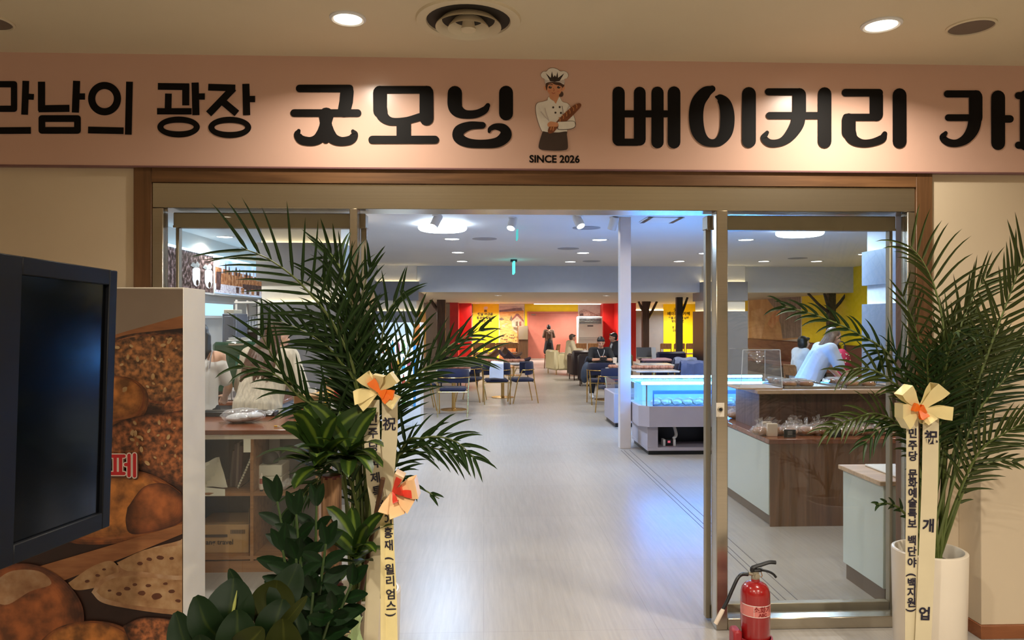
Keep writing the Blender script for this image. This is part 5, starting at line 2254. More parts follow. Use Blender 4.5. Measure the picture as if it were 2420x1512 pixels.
# ---- fire extinguisher
D = 3.64
c = P(1785, 1400, D)
x, y = c.x, c.y
zt = P(1785, 1375, D).z
r = 34.2 * D / FPX
t = thing('fire_extinguisher', 'red fire extinguisher with black hose standing before the right side pane', 'fire extinguisher', (x, y, 0))
m_fred = mat('red enamel', (148, 22, 22), 0.22, var=0.03, coat=0.6)
S = MB()
S.lathe((x, y, 0), [(r * 0.9, 0.045), (r, 0.055), (r, zt - 0.062), (r * 0.985, zt - 0.045), (r * 0.9, zt - 0.024), (r * 0.74, zt - 0.010), (r * 0.5, zt), (0.021, zt + 0.005), (0.0205, zt + 0.018), (0, zt + 0.018)], 40)
S.build('cylinder', m_fred, t)
S = MB()
z1, z0 = P(1785, 1420, D).z, P(1785, 1447, D).z
S.lathe((x, y, 0), [(r + 0.0006, z0), (r + 0.0006, z1)], 40, 0, (0, 0, 1), False)
S.build('label_band', mat('faded red label', (206, 120, 112), 0.4, var=0.06, scale=30), t)


def cyl(u, v):
    a = u / r
    return Vector((x + (r + 0.0014) * math.sin(a), y - (r + 0.0014) * math.cos(a), v))


S = MB()
for za, zb in ((z1 - 0.004, z1), (z0, z0 + 0.003)):
    n = 24
    ps = [(-1.35 + 2.7 * k / n) * r for k in range(n + 1)]
    S.add([cyl(p, za) for p in ps] + [cyl(p, zb) for p in ps], [[k, k + 1, n + 2 + k, n + 1 + k] for k in range(n)])
S.add([cyl(-0.032, z0), cyl(-0.030, z0), cyl(-0.030, z1), cyl(-0.032, z1)], [[0, 1, 2, 3]])
S.build('label_lines', mat('white label print', (232, 214, 208), 0.4), t)
S = MB()
write(S, '소화기', 0.034, lambda u, v: cyl(u + 0.012, z0 + 0.026 + v), 0.001)
write(S, 'ABC', 0.022, lambda u, v: cyl(u + 0.012, z0 + 0.006 + v), 0.001)
S.build('lettering', mat('label letter red', (132, 20, 20), 0.4), t, 0)
S = MB()
zv = zt + 0.018
S.lathe((x, y, 0), [(0.0205, zv), (0.0205, zv + 0.012), (0.017, zv + 0.015), (0.017, zv + 0.034), (0, zv + 0.036)], 20)
S.lathe((x + 0.002, y - 0.016, zv + 0.018), [(0.012, 0), (0.013, 0.01), (0.0, 0.011)], 18, 0, (0, -1, 0))
S.tube([(x - 0.005, y, zv + 0.02), (x - 0.035, y, zv + 0.026)], 0.009, 10)
S.build('valve', m_steeld, t)
k = D / FPX


def ep(px, py, dy=0.0):
    p = P(px, py, D)
    return Vector((p.x, y + dy, p.z))


S = MB()
S.tube(bez([ep(1768, 1357), ep(1754, 1357), ep(1742, 1364, -0.01), ep(1728, 1388, -0.02), ep(1714, 1415, -0.03), ep(1703, 1433, -0.035)], 6), 0.0088, 10)
S.build('hose', m_black, t)
S = MB()
S.tube([ep(1704, 1432, -0.035), ep(1700, 1439, -0.036), ep(1685, 1466, -0.04)], [0.0088, 0.011, 0.0105], 12)
S.build('nozzle', mat('pale nozzle', (206, 190, 172), 0.5), t)
S = MB()
M1 = [ep(1778, 1350), ep(1780, 1341), ep(1800, 1334), ep(1818, 1328.5), ep(1833, 1329)]
S.tube(bez(M1, 5), [0.012] * 6 + [0.010] * 15, 8)
S.build('carry_lever', m_black, t)
S = MB()
S.tube(bez([ep(1782, 1348), ep(1798, 1347), ep(1815, 1350), ep(1827, 1356), ep(1834, 1364)], 5), [0.010] * 6 + [0.006] * 15, 8)
S.build('squeeze_lever', m_black, t)
S = MB()
S.tube(bez([ep(1797, 1350, -0.01), ep(1799, 1358, -0.012), ep(1796, 1362, -0.012)], 4), 0.002, 6)
S.build('pin', mat('brass pin', (170, 120, 60), 0.4, metal=1), t)
S = MB()
S.box((x - r - 0.055, y - r - 0.03, 0), (x + r + 0.03, y + r + 0.005, 0.012), 0, 0.004)
S.lathe((x, y, 0), [(r + 0.012, 0.01), (r + 0.012, 0.075), (r + 0.004, 0.077), (r + 0.003, 0.03)], 36, 0, (0, 0, 1), False)
S.box((x - r - 0.05, y - 0.04, 0.01), (x - r - 0.006, y + 0.04, 0.118), 0, 0.01)
S.build('stand', mat('dull red plastic stand', (150, 34, 40), 0.45), t)

# ================================================================== FURNITURE OF THE CAFE
m_wtop = wood('red brown worktop', (112, 60, 36), (146, 84, 52), 0.22, axis=0, coat=0.3)
m_wshelf = wood('oak shelf board', (128, 86, 50), (160, 112, 70), 0.45, axis=0)
m_wfront = wood('brown counter front', (100, 64, 40), (128, 86, 56), 0.35, axis=2, coat=0.2)
m_wtoplight = wood('light wood counter top', (178, 146, 116), (206, 176, 146), 0.35, axis=0)
m_frost = mat('pale grey green counter panel', (196, 206, 200), 0.25, var=0.02, coat=0.4)
m_kick = mat('brown grey kickboard', (104, 88, 74), 0.5)
m_card = mat('brown cardboard', (176, 138, 94), 0.7, var=0.05, scale=4)
m_gold = mat('brushed gold metal', (208, 170, 104), 0.25, metal=1.0)
m_velvet = mat('navy velvet', (10, 15, 50), 0.8, var=0.15, sheen=0.15)
m_marble = print_mat('pale stone top', (160, 156, 152), (204, 200, 196), (222, 220, 216), 4, detail=8, rough=0.2)
m_paper = mat('white paper', (226, 222, 204), 0.7, var=0.03)
m_film = crinkle('clear crinkled film', 0.12)
m_acryl = glass('clear acrylic', (0.97, 0.98, 0.99), 1.3, 0.02, 0.03)
m_bread = print_mat('bread crust', (122, 66, 30), (176, 112, 58), (214, 160, 100), 11, detail=5)
m_bread2 = print_mat('pale bread crust', (168, 120, 92), (206, 162, 132), (226, 192, 166), 10, detail=5)
m_tray = mat('metal tray', (176, 172, 164), 0.3, metal=0.9)

# ---- service counter with open shelves
yC0, yC1 = 0.98, 1.80
xC0, xC1 = -3.3, -1.08
t = thing('service_counter', 'brown service counter with open oak shelves behind the left side pane', 'counter', ((xC0 + xC1) / 2, 1.4, 0))
S = MB()
S.box((xC0, yC0 - 0.03, 0.905), (xC1 + 0.03, yC1, 0.935), bev=0.004)
S.build('worktop', m_wtop, t)
S = MB()
S.box((xC0, yC0 - 0.005, 0.872), (xC1, yC0 + 0.3, 0.904))
S.build('light_edge', m_offwhite, t)
S = MB()
S.box((xC0, yC0 + 0.01, 0), (xC1, yC0 + 0.45, 0.075))
S.build('plinth', m_wshelf, t)
S = MB()
S.box((xC0, yC0 + 0.42, 0.075), (xC1, yC0 + 0.45, 0.872))
S.build('back_panel', mat('dark shelf back', (74, 66, 60), 0.6), t)
S = MB()
S.box((xC0, yC0 + 0.45, 0), (xC1, yC1 - 0.05, 0.9))
S.build('cupboard_body', m_dark, t)
xd = P(595, 1100, 4.9).x
for x in (xd, xd + 0.44 - 0.0, xd - 0.55, xd - 1.1):
    S = MB()
    S.box((min(x, xC1 - 0.011) - 0.011, yC0, 0.075), (min(x, xC1 - 0.011) + 0.011, yC0 + 0.42, 0.872), bev=0.001)
    S.build('divider', m_wshelf, t)
for z in (0.085, 0.50):
    S = MB()
    S.box((xC0, yC0 + 0.001, z), (xC1 - 0.001, yC0 + 0.42, z + 0.022), bev=0.001)
    S.build('shelf', m_wshelf, t)
zS1, zS2 = 0.1075, 0.5225


def cq(px, D, z):
    q = P(px, 756, D)
    return Vector((q.x, q.y, z))


# things on the shelves
a, b = cq(480, 4.97, zS1), cq(588, 4.97, zS1)
t = thing('cardboard_box', 'brown cardboard box lettered travel on the lowest shelf of the service counter', 'box', ((a.x + b.x) / 2, a.y + 0.15, zS1))
S = MB()
zb = P(500, 1240, 4.97).z
S.box((a.x - 0.05, a.y, zS1), (b.x, a.y + 0.32, zb), 0, 0.003)
S.build('carton', m_card, t)
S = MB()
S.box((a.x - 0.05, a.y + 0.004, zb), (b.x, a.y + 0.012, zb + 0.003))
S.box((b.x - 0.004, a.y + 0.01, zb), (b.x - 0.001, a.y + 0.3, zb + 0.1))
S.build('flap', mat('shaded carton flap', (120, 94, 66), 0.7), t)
S = MB()
c = P(519, 1286, 4.968)
write(S, 'ang travel', 0.046, lambda u, v: Vector((c.x + u, c.y - 0.001, c.z + v)), 0.001)
c2 = P(505, 1266, 4.968)
S.box((c2.x - 0.1, c2.y - 0.0012, c2.z - 0.009), (c2.x + 0.09, c2.y - 0.0006, c2.z + 0.009))
c3 = P(563, 1256, 4.968)
for k in range(14):
    S.box((c3.x - 0.05 + k * 0.007, c3.y - 0.0012, c3.z - 0.013), (c3.x - 0.05 + k * 0.007 + 0.004, c3.y - 0.0006, c3.z + 0.013))
S.build('lettering', mat('dark box print', (70, 54, 44), 0.6), t, 0)

# crumpled papers hanging over the shelf edge
S = MB()
rows = []
for i in range(8):
    u = i / 7
    rows.append([P(478 + 40 * v + 20 * u * v, 1094 - 14 * v + (58 + 12 * v) * u + 2 * math.sin(u * 9 + v * 6), 4.98 - 0.03 * math.sin(u * 5 + v * 4)) for v in [k / 5 for k in range(6)]])
S.grid(rows, 0, thick=0.002)
rows = []
for i in range(6):
    u = i / 5
    rows.append([P(470 + 62 * v, 1150 + 22 * u + 6 * v * (1 - u), 4.93 - 0.05 * u + 0.02 * math.sin(v * 5)) for v in [k / 5 for k in range(6)]])
S.grid(rows, 0, thick=0.002)
single(S, 'paper_sheets', m_paper, 'crumpled cream papers slumped over the middle shelf at its left', 'paper')

# folders, notebook, hanging card
random.seed(5)
for k, (px, w, h, lean, mm) in enumerate(((545, 0.020, 0.25, 0.02, (88, 70, 58)), (552, 0.024, 0.29, 0.015, (66, 46, 40)), (559, 0.020, 0.30, 0.01, (120, 100, 88)), (566, 0.024, 0.28, 0.012, (72, 44, 38)))):
    c = cq(px, 5.06, zS2)
    S = MB()
    M = Matrix.Translation(c) @ Matrix.Rotation(lean * 4, 4, 'Y')
    S.box((-w / 2, 0, 0.002), (w / 2, 0.23, h), 0, 0.003, M)
    single(S, 'folder', mat('folder cover %d' % k, mm, 0.5), ('taupe', 'dark brown', 'tallest grey', 'reddish brown')[k] + ' folder in the row standing on the middle shelf', 'folder', None)
c = cq(557, 5.0, zS2 + 0.002)
t = thing('spiral_notebook', 'spiral bound pad leaning against the shelf divider', 'notebook', c)
M = Matrix.Translation(c) @ Matrix.Rotation(0.42, 4, 'Y')
S = MB()
S.box((0, 0.01, 0.006), (0.014, 0.2, 0.245), 0, 0.002, M)
S.build('pages', m_paper, t)
S = MB()
for k in range(12):
    z = 0.02 + k * 0.019
    S.tube([M @ Vector((0.007 + 0.010 * math.cos(a), 0.004 + 0.010 * math.sin(a), z)) for a in [PI * 2 * j / 8 for j in range(9)]], 0.0016, 5)
S.build('spiral', m_black, t)
S = MB()
a, b = P(575, 1069, 4.885), P(592, 1027, 4.885)
S.box((a.x, yC0 - 0.012, a.z), (b.x, yC0 - 0.009, 0.876))
single(S, 'hanging_card', m_paper, 'cream card hanging from the counter edge above the spiral pad', 'card')

# white boxes, bottle, cling film, drink tin shapes on the right shelf
a, b = P(611, 1158, 5.02), P(666, 1104, 5.02)
for k, (z0, z1) in enumerate(((zS2, zS2 + 0.078), (zS2 + 0.080, zS2 + 0.155))):
    S = MB()
    S.box((a.x, a.y, z0), (b.x, a.y + 0.2, z1), 0, 0.004)
    single(S, 'storage_box', m_paper, ('lower', 'upper')[k] + ' white lidded box of the pair on the right shelf', 'box')
c = cq(618, 4.94, zS2)
t = thing('glue_bottle', 'small slim white bottle with red print in front of the white boxes', 'bottle', c)
S = MB()
S.lathe(c, [(0.012, 0.012), (0.013, 0.02), (0.012, 0.1), (0.006, 0.118), (0.0, 0.12)], 14)
S.build('body', mat('white bottle', (214, 200, 186), 0.3), t)
S = MB()
S.lathe(c, [(0.010, 0), (0.010, 0.012)], 14)
S.build('cap', m_black, t)
S = MB()
S.lathe(c, [(0.0134, 0.05), (0.0130, 0.085)], 14, 0, (0, 0, 1), False)
S.build('print', mat('red bottle print', (150, 60, 50), 0.4), t)
c = cq(672, 4.95, zS2)
S = MB()
random.seed(4)
for k in range(3):
    S.ball(c + Vector((k * 0.022 - 0.02, 0.01 * k, 0.026 + 0.012 * k)), (0.034, 0.03, 0.026), 10, 7, 0, Matrix.Rotation(k * 0.8, 4, 'X'))
single(S, 'film_wad', m_film, 'crumpled clear wrapping film right of the white boxes', 'wrapping film')
S = MB()
S.ball(P(640, 1100, 5.1) + Vector((0, 0, 0.045)), (0.055, 0.06, 0.055), 14, 10)
single(S, 'black_pouch', mat('dark green pouch', (52, 52, 46), 0.6, bump=0.5, bscale=30), 'dark rumpled pouch on top of the white boxes', 'pouch')
S = MB()
a, b = P(636, 1066, 5.2), P(660, 1034, 5.2)
S.box((a.x, a.y, zS2 + 0.16), (b.x, a.y + 0.02, b.z), 0, 0.002)
single(S, 'paper_pad', mat('grey paper pad', (156, 148, 142), 0.6), 'grey paper pad standing behind the dark pouch', 'paper pad')

# on the worktop
ZT = 0.9355
t = thing('bagged_linen', 'clear plastic bag of folded white cloth lying on the red brown worktop', 'bag', cq(570, 5.2, ZT))
S = MB()
c = cq(575, 5.25, ZT)
for k, (dx, dz, rx, ry, rz) in enumerate(((0, 0.035, 0.11, 0.09, 0.03), (-0.03, 0.03, 0.09, 0.1, 0.03), (0.07, 0.045, 0.07, 0.08, 0.025))):
    S.ball(c + Vector((dx, 0, dz)), (rx, ry, rz), 16, 9)
S.build('folded_cloth', mat('white folded cloth', (224, 226, 232), 0.6, bump=0.4, bscale=16), t)
S = MB()
random.seed(12)
n, m = 22, 10
rows = []
for i in range(m + 1):
    tt = -PI / 2 + PI * i / m
    rows.append([c + Vector((0.155 * math.cos(tt) * math.cos(a) + 0.012 * mnoise.noise(Vector((a * 2, tt * 3, 1))), 0.125 * math.cos(tt) * math.sin(a), max(0.002, 0.048 + 0.05 * math.sin(tt) + 0.012 * mnoise.noise(Vector((a * 3, tt * 4, 4)))))) for a in [2 * PI * k / n for k in range(n + 1)]])
S.grid(rows, 0, False)
S.add([c + Vector(v) for v in ((0.13, -0.02, 0.07), (0.13, 0.05, 0.07), (0.22, 0.03, 0.09), (0.2, -0.04, 0.05))], [[0, 1, 2, 3]])
S.build('clear_bag', m_film, t)
c = cq(655, 5.0, ZT + 0.006)
t = thing('pencil', 'short yellow pencil lying on the worktop', 'pencil', c)
S = MB()
S.tube([c + Vector((-0.018, 0, 0)), c + Vector((0.006, -0.01, 0))], 0.005, 8)
S.build('shaft', mat('yellow lacquer', (228, 176, 40), 0.35), t)
S = MB()
S.tube([c + Vector((0.006, -0.01, 0)), c + Vector((0.02, -0.016, 0))], [0.005, 0.003], 8)
S.build('tip', m_paper, t)
a, b = cq(691, 5.02, ZT), cq(729, 5.02, ZT)
t = thing('notepad', 'white notepad with black cover edge at the right of the worktop', 'notepad', a)
S = MB()
S.box((a.x, a.y, ZT + 0.012), (b.x, a.y + 0.12, ZT + 0.022), 0, 0.002)
S.build('pages', m_paper, t)
S = MB()
S.box((a.x - 0.003, a.y - 0.003, ZT), (b.x + 0.003, a.y + 0.123, ZT + 0.012), 0, 0.002)
S.build('cover', m_black, t)
a, b = cq(694, 5.4, ZT), cq(737, 5.4, ZT)
S = MB()
S.box((a.x, a.y, ZT), (min(b.x + 0.05, xC1), a.y + 0.2, ZT + 0.17), 0, 0.004)
single(S, 'cardboard_box', m_card, 'small plain brown carton standing on the worktop right of the woman in the sweater', 'box')
t = thing('till_tray', 'long low black tray at the far edge of the worktop', 'tray', cq(565, 5.6, ZT))
a, b = cq(470, 5.55, ZT), cq(648, 5.55, ZT)
S = MB()
S.box((a.x, a.y, ZT), (b.x, a.y + 0.12, ZT + 0.035), 0, 0.004)
S.build('body', m_dark, t)
S = MB()
S.box((a.x + 0.02, a.y + 0.02, ZT + 0.035), (b.x - 0.02, a.y + 0.1, ZT + 0.04))
S.build('top_mat', m_black, t)

# ---- back bar with espresso machine
zB = 0.872
xb0, xb1 = -3.7, -1.95
t = thing('back_bar', 'brown back counter carrying the green coffee machine', 'counter', ((xb0 + xb1) / 2, 3.9, 0))
S = MB()
S.box((xb0, 3.2, 0), (xb1, 4.1, zB - 0.03))
S.build('body', m_grey, t)
S = MB()
S.box((xb0 - 0.02, 3.17, zB - 0.03), (xb1 + 0.02, 4.12, zB), 0, 0.003)
S.build('worktop', m_wtop, t)
a, b = P(500, 930, 7.55), P(612, 808, 7.55)
t = thing('coffee_machine', 'dark green espresso machine with chrome trim between the two women', 'coffee machine', ((a.x + b.x) / 2, a.y + 0.2, zB))
m_green = mat('dark green enamel', (10, 74, 48), 0.18, var=0.06, coat=0.7)
m_teal = mat('teal green side panel', (6, 104, 84), 0.2, var=0.05, coat=0.6)
S = MB()
S.box((a.x, a.y, zB + 0.03), (b.x, a.y + 0.5, b.z), 0, 0.03)
S.build('body', m_green, t)
S = MB()
q0, q1 = P(540, 809, 7.55), P(577, 804, 7.55)
S.box((q0.x, a.y - 0.012, b.z - 0.035), (q1.x, a.y + 0.02, b.z - 0.012), 0, 0.004)
S.build('chrome_trim', mat('chrome', (220, 220, 220), 0.1, metal=1), t)
S = MB()
c = P(588, 862, 7.55)
S.lathe((c.x, a.y + 0.02, c.z), [(0.13, 0), (0.13, 0.035), (0.11, 0.05), (0, 0.055)], 32, 0, (0, -1, 0))
S.build('side_panel', m_teal, t)
S = MB()
for dz in (0.03, -0.035):
    S.lathe((c.x - 0.05, a.y - 0.037, c.z + 0.01 + dz), [(0.026, 0), (0.026, 0.008), (0.015, 0.012), (0, 0.012)], 18, 0, (0, -1, 0))
S.build('emblem', mat('chrome emblem', (220, 220, 220), 0.15, metal=1), t)
for dx in (0.04, 0.36):
    S = MB()
    S.lathe((a.x + dx, a.y + 0.1, zB), [(0.025, 0), (0.02, 0.035)], 12)
    S.build('foot', m_black, t)
for k, (px, w) in enumerate(((553, 0.14), (580, 0.12))):
    c = P(px, 800, 7.7)
    S = MB()
    S.lathe((c.x, c.y, b.z), [(w * 0.5, 0), (w * 0.55, 0.01), (w * 0.35, 0.02), (w * 0.4, 0.04), (0, 0.042)], 20)
    single(S, 'saucer_stack', m_white, ('left', 'right')[k] + ' of two white plate stacks on the green coffee machine', 'plates', 'white plates on the coffee machine')
for k, (px, D, w, h, nm) in enumerate(((537, 7.25, 0.075, 0.12, 'ribbed white basket standing on the back counter'), (556, 7.25, 0.06, 0.11, 'white napkin box right of the ribbed basket'))):
    c = cq(px, D, zB)
    t = thing('counter_caddy', nm, 'caddy', c)
    S = MB()
    for p0, p1 in (((-w / 2, 0, 0), (w / 2, 0.006, h)), ((-w / 2, 0.09, 0), (w / 2, 0.096, h)), ((-w / 2, 0.006, 0), (-w / 2 + 0.006, 0.09, h)), ((w / 2 - 0.006, 0.006, 0), (w / 2, 0.09, h)), ((-w / 2, 0, 0), (w / 2, 0.096, 0.006))):
        S.box(c + Vector(p0), c + Vector(p1))
    S.build('shell', m_white, t)
    S = MB()
    for j in range(5 if k == 0 else 1):
        S.box(c + Vector((-w * 0.4 + j * w * 0.2, -0.002, 0.03)), c + Vector((-w * 0.4 + j * w * 0.2 + (w * 0.08 if k == 0 else w * 0.8), 0, h - 0.02)))
    S.build('slots', m_grey, t)

# grey grinder box, shelf rack with stacked cups
a, b = P(525, 800, 8.35), P(558, 741, 8.35)
t = thing('grey_cabinet', 'tall grey cabinet behind the green coffee machine', 'cabinet', ((a.x + b.x) / 2, a.y + 0.2, 0))
S = MB()
S.box((a.x, a.y, 0), (b.x, a.y + 0.4, b.z), 0, 0.006)
S.build('body', mat('blue grey cabinet', (112, 124, 146), 0.4), t)
S = MB()
S.box((a.x + 0.02, a.y - 0.005, 0.9), (b.x - 0.02, a.y, b.z - 0.03), 0, 0.002)
S.build('door', mat('blue grey cabinet door', (118, 130, 152), 0.35), t)
S = MB()
S.box((a.x + 0.01, a.y + 0.02, b.z), (b.x - 0.03, a.y + 0.3, b.z + 0.045), 0, 0.004)
single(S, 'paper_box', m_paper, 'flat white carton on top of the tall grey cabinet', 'box')
a, b = P(556, 800, 8.75), P(613, 708, 8.75)
t = thing('shelf_rack', 'white metal shelf rack left of the clad column', 'shelf', ((a.x + b.x) / 2, a.y + 0.2, 0))
for x in (a.x, b.x - 0.02):
    for y in (a.y, a.y + 0.4):
        S = MB()
        S.box((x, y, 0), (x + 0.022, y + 0.022, b.z))
        S.build('upright', m_white, t)
zsh = P(580, 775, 8.75).z
for z, mm in ((zsh, m_black), (zsh - 0.22, m_white), (b.z - 0.02, m_white), (0.4, m_white)):
    S = MB()
    S.box((a.x - 0.01, a.y - 0.005, z - 0.02), (b.x + 0.01, a.y + 0.43, z))
    S.build('shelf', mm, t)
m_cup = mat('translucent cup stack', (196, 206, 222), 0.25, var=0.1, scale=60)
for k in range(7):
    c = Vector((a.x + 0.02 + (b.x - a.x - 0.03) * (k + 0.5) / 7, a.y + 0.09, zsh + 0.001))
    S = MB()
    pr = [(0.014, 0)]
    for j in range(9):
        pr += [(0.0185, 0.012 + j * 0.012), (0.016, 0.018 + j * 0.012)]
    S.lathe(c, pr + [(0.018, 0.135)], 14)
    single(S, 'cup_stack', m_cup, 'upright stack of pale plastic cups on the black shelf of the white rack', 'cups', 'stacks of plastic cups')
c = Vector(((a.x + b.x) / 2 + 0.03, a.y + 0.1, zsh - 0.22))
S = MB()
S.box((a.x + 0.03, a.y + 0.05, zsh - 0.219), (b.x - 0.03, a.y + 0.3, zsh - 0.05), 0, 0.01)
single(S, 'dark_box', m_dark, 'dark box under the cup stacks on the white rack', 'box')

# ---- menu light boxes on the side wall
XM = XL + 0.12


def MW(px, py, k=0.0):
    D = PX(px, XM)
    p = P(px, py, D)
    return Vector((XM + k, p.y, p.z))


zm0, zm1 = 2.085, 2.665
for nm, pa, pb, lb in (('one', 380, 504, 'backlit menu board with two printed white cups on dark ground'), ('two', 506.5, 640, 'backlit menu board with bottles and warm tones next to the column')):
    ya, yb = PX(pa, XM) + CAM_Y, PX(pb, XM) + CAM_Y
    t = thing('menu_board', lb, 'menu board', (XM - 0.06, (ya + yb) / 2, zm0), 'menu boards on the side wall')
    S = MB()
    S.box((XL + 0.002, ya, zm0 - 0.03), (XM, yb, zm1))
    S.build('case', m_white, t)
    S = MB()
    ST = 0.55
    if nm == 'one':
        bg = print_mat('menu print leaves', (38, 26, 30), (96, 76, 74), (176, 156, 160), 16, detail=8, strength=ST, pos=(0.4, 0.52, 0.68))
        cup = print_mat('menu print cups', (214, 216, 226), (226, 228, 236), (238, 240, 246), 4, strength=0.75)
        S.add([Vector((XM + 0.002, ya, zm0)), Vector((XM + 0.002, yb, zm0)), Vector((XM + 0.002, yb, zm1)), Vector((XM + 0.002, ya, zm1))], [[0, 1, 2, 3]], 0)
        for cx, cy in ((463, 657), (492, 662)):
            for mi, pts, k in ((1, [(-9, -22), (-4, -25), (5, -25), (9, -21), (9, 6), (6, 17), (1, 20), (-5, 16), (-9, 4)], 0.006), (2, [(-1, 7), (2, 3), (5, 7), (5, 15), (2, 19), (-1, 15)], 0.010), (3, [(-14, -30), (-8, -38), (-2, -34), (2, -40), (8, -32), (6, -26), (-6, -25)], 0.008)):
                S.add([MW(cx + x, cy + y, k) for x, y in pts], [list(range(len(pts)))], mi)
        ms = [bg, cup, mat('menu print brown', (52, 36, 30), 0.5, strength=0.3), print_mat('menu print foam', (110, 120, 124), (160, 170, 176), (206, 212, 220), 20, strength=0.5)]
    else:
        bg = print_mat('menu print sky', (150, 196, 240), (190, 220, 250), (226, 240, 255), 5, strength=0.9)
        warm = print_mat('menu print shelf', (96, 56, 36), (170, 112, 74), (214, 170, 128), 13, detail=7, strength=0.5)
        dk = print_mat('menu print dark', (36, 28, 34), (76, 56, 60), (130, 104, 100), 12, strength=0.4)
        pal = print_mat('menu print labels', (120, 90, 96), (206, 204, 222), (236, 240, 250), 34, detail=6, strength=0.6)
        S.add([Vector((XM + 0.002, ya, zm0)), Vector((XM + 0.002, yb, zm0)), Vector((XM + 0.002, yb, zm1)), Vector((XM + 0.002, ya, zm1))], [[0, 1, 2, 3]], 0)

        def zr(u):
            return zm0 + (zm1 - zm0) * u

        def MZ(px, u, k):
            y = PX(px, XM) + CAM_Y
            return Vector((XM + k, y, zr(u)))
        S.add([MZ(508, 0.27, 0.006), MZ(636, 0.27, 0.006), MZ(636, 0.62, 0.006), MZ(540, 0.70, 0.006), MZ(508, 0.74, 0.006)], [[0, 1, 2, 3, 4]], 1)
        S.add([MZ(508, 0.02, 0.006), MZ(636, 0.02, 0.006), MZ(636, 0.27, 0.006), MZ(508, 0.27, 0.006)], [[0, 1, 2, 3]], 3)
        S.add([MZ(572, 0.2, 0.009), MZ(636, 0.2, 0.009), MZ(636, 0.4, 0.009), MZ(572, 0.36, 0.009)], [[0, 1, 2, 3]], 2)
        S.add([MZ(510, 0.1, 0.008), MZ(520, 0.1, 0.008), MZ(522, 0.62, 0.008), MZ(510, 0.6, 0.008)], [[0, 1, 2, 3]], 2)
        random.seed(9)
        for k in range(13):
            x = 524 + k * 8.2
            w_ = random.uniform(1.4, 2.4)
            h_ = random.uniform(0.74, 0.9)
            S.add([MZ(x - w_, 0.58, 0.010), MZ(x + w_, 0.58, 0.010), MZ(x + w_, h_ - 0.08, 0.010), MZ(x + w_ * 0.4, h_, 0.010), MZ(x - w_ * 0.4, h_, 0.010), MZ(x - w_, h_ - 0.08, 0.010)], [[0, 1, 2, 3, 4, 5]], 2 if k % 3 else 3)
        for k in range(6):
            x = 560 + k * 12
            S.add([MZ(x - 3, 0.06, 0.012), MZ(x + 3, 0.06, 0.012), MZ(x + 4, 0.24, 0.012), MZ(x - 4, 0.24, 0.012)], [[0, 1, 2, 3]], 1 if k % 2 else 2)
        ms = [bg, warm, dk, pal]
    S.build('print', ms, t, 0)
    S = MB()
    S.box((XM - 0.02, ya, zm1 + 0.002), (XM + 0.02, yb, zm1 + 0.03))
    S.build('light_strip', emitter('icy strip of light', (0.5, 0.78, 1.0), 6), t)
# bright serving hatch under the boards
ya, yb = PX(478, XL + 0.02) + CAM_Y, PX(551, XL + 0.02) + CAM_Y
z0, z1 = P(515, 746, PX(515, XL)).z, P(515, 718, PX(515, XL)).z
t = thing('serving_hatch', 'bright bluish lit hatch in the wall under the menu boards', 'hatch', (XL + 0.02, (ya + yb) / 2, z0))
S = MB()
S.box((XL + 0.001, ya, z0), (XL + 0.02, yb, z1))
S.build('light_panel', emitter('hatch glow', (0.45, 0.78, 1.0), 1.5), t)
S = MB()
S.box((XL + 0.001, ya - 0.04, z0 - 0.04), (XL + 0.04, yb + 0.04, z0))
S.box((XL + 0.001, ya - 0.04, z1), (XL + 0.04, yb + 0.04, z1 + 0.04))
S.build('frame', m_white, t)

# ---- pastry table and lit bottle fridge behind the left palm
t = thing('pastry_table', 'white table of boxed pastries behind the left palm', 'table', (-1.3, 3.0, 0))
S = MB()
S.box((-1.62, 2.7, 0.86), (-0.98, 3.4, 0.9), 0, 0.004)
S.build('top', m_white, t)
S = MB()
S.box((-1.58, 2.75, 0), (-1.02, 3.35, 0.86))
S.build('body', m_grey, t)
for k, (px, py, w, h, rgb, lb) in enumerate(((760, 941, 0.12, 0.09, (236, 180, 20), 'bright yellow carton on the white pastry table'), (800, 940, 0.08, 0.12, (196, 40, 44), 'red carton on the white pastry table'), (735, 940, 0.07, 0.13, (226, 222, 214), 'tall white carton on the white pastry table'), (820, 940, 0.06, 0.16, (214, 206, 180), 'cream carton at the right end of the pastry table'), (778, 920, 0.10, 0.2, (206, 160, 112), 'tan paper bag behind the yellow carton'))):
    c = cq(px, 6.75 + (0.25 if k == 4 else 0), 0.901)
    t = thing('pastry_box', lb, 'box', c)
    S = MB()
    S.box(c + Vector((-w / 2, 0, 0)), c + Vector((w / 2, w, h)), 0, 0.004)
    S.build('carton', mat('carton %d' % k, rgb, 0.45), t)
    S = MB()
    S.box(c + Vector((-w / 2, -0.002, h * 0.62)), c + Vector((w / 2, 0, h * 0.64)))
    S.build('lid_seam', m_grey, t)

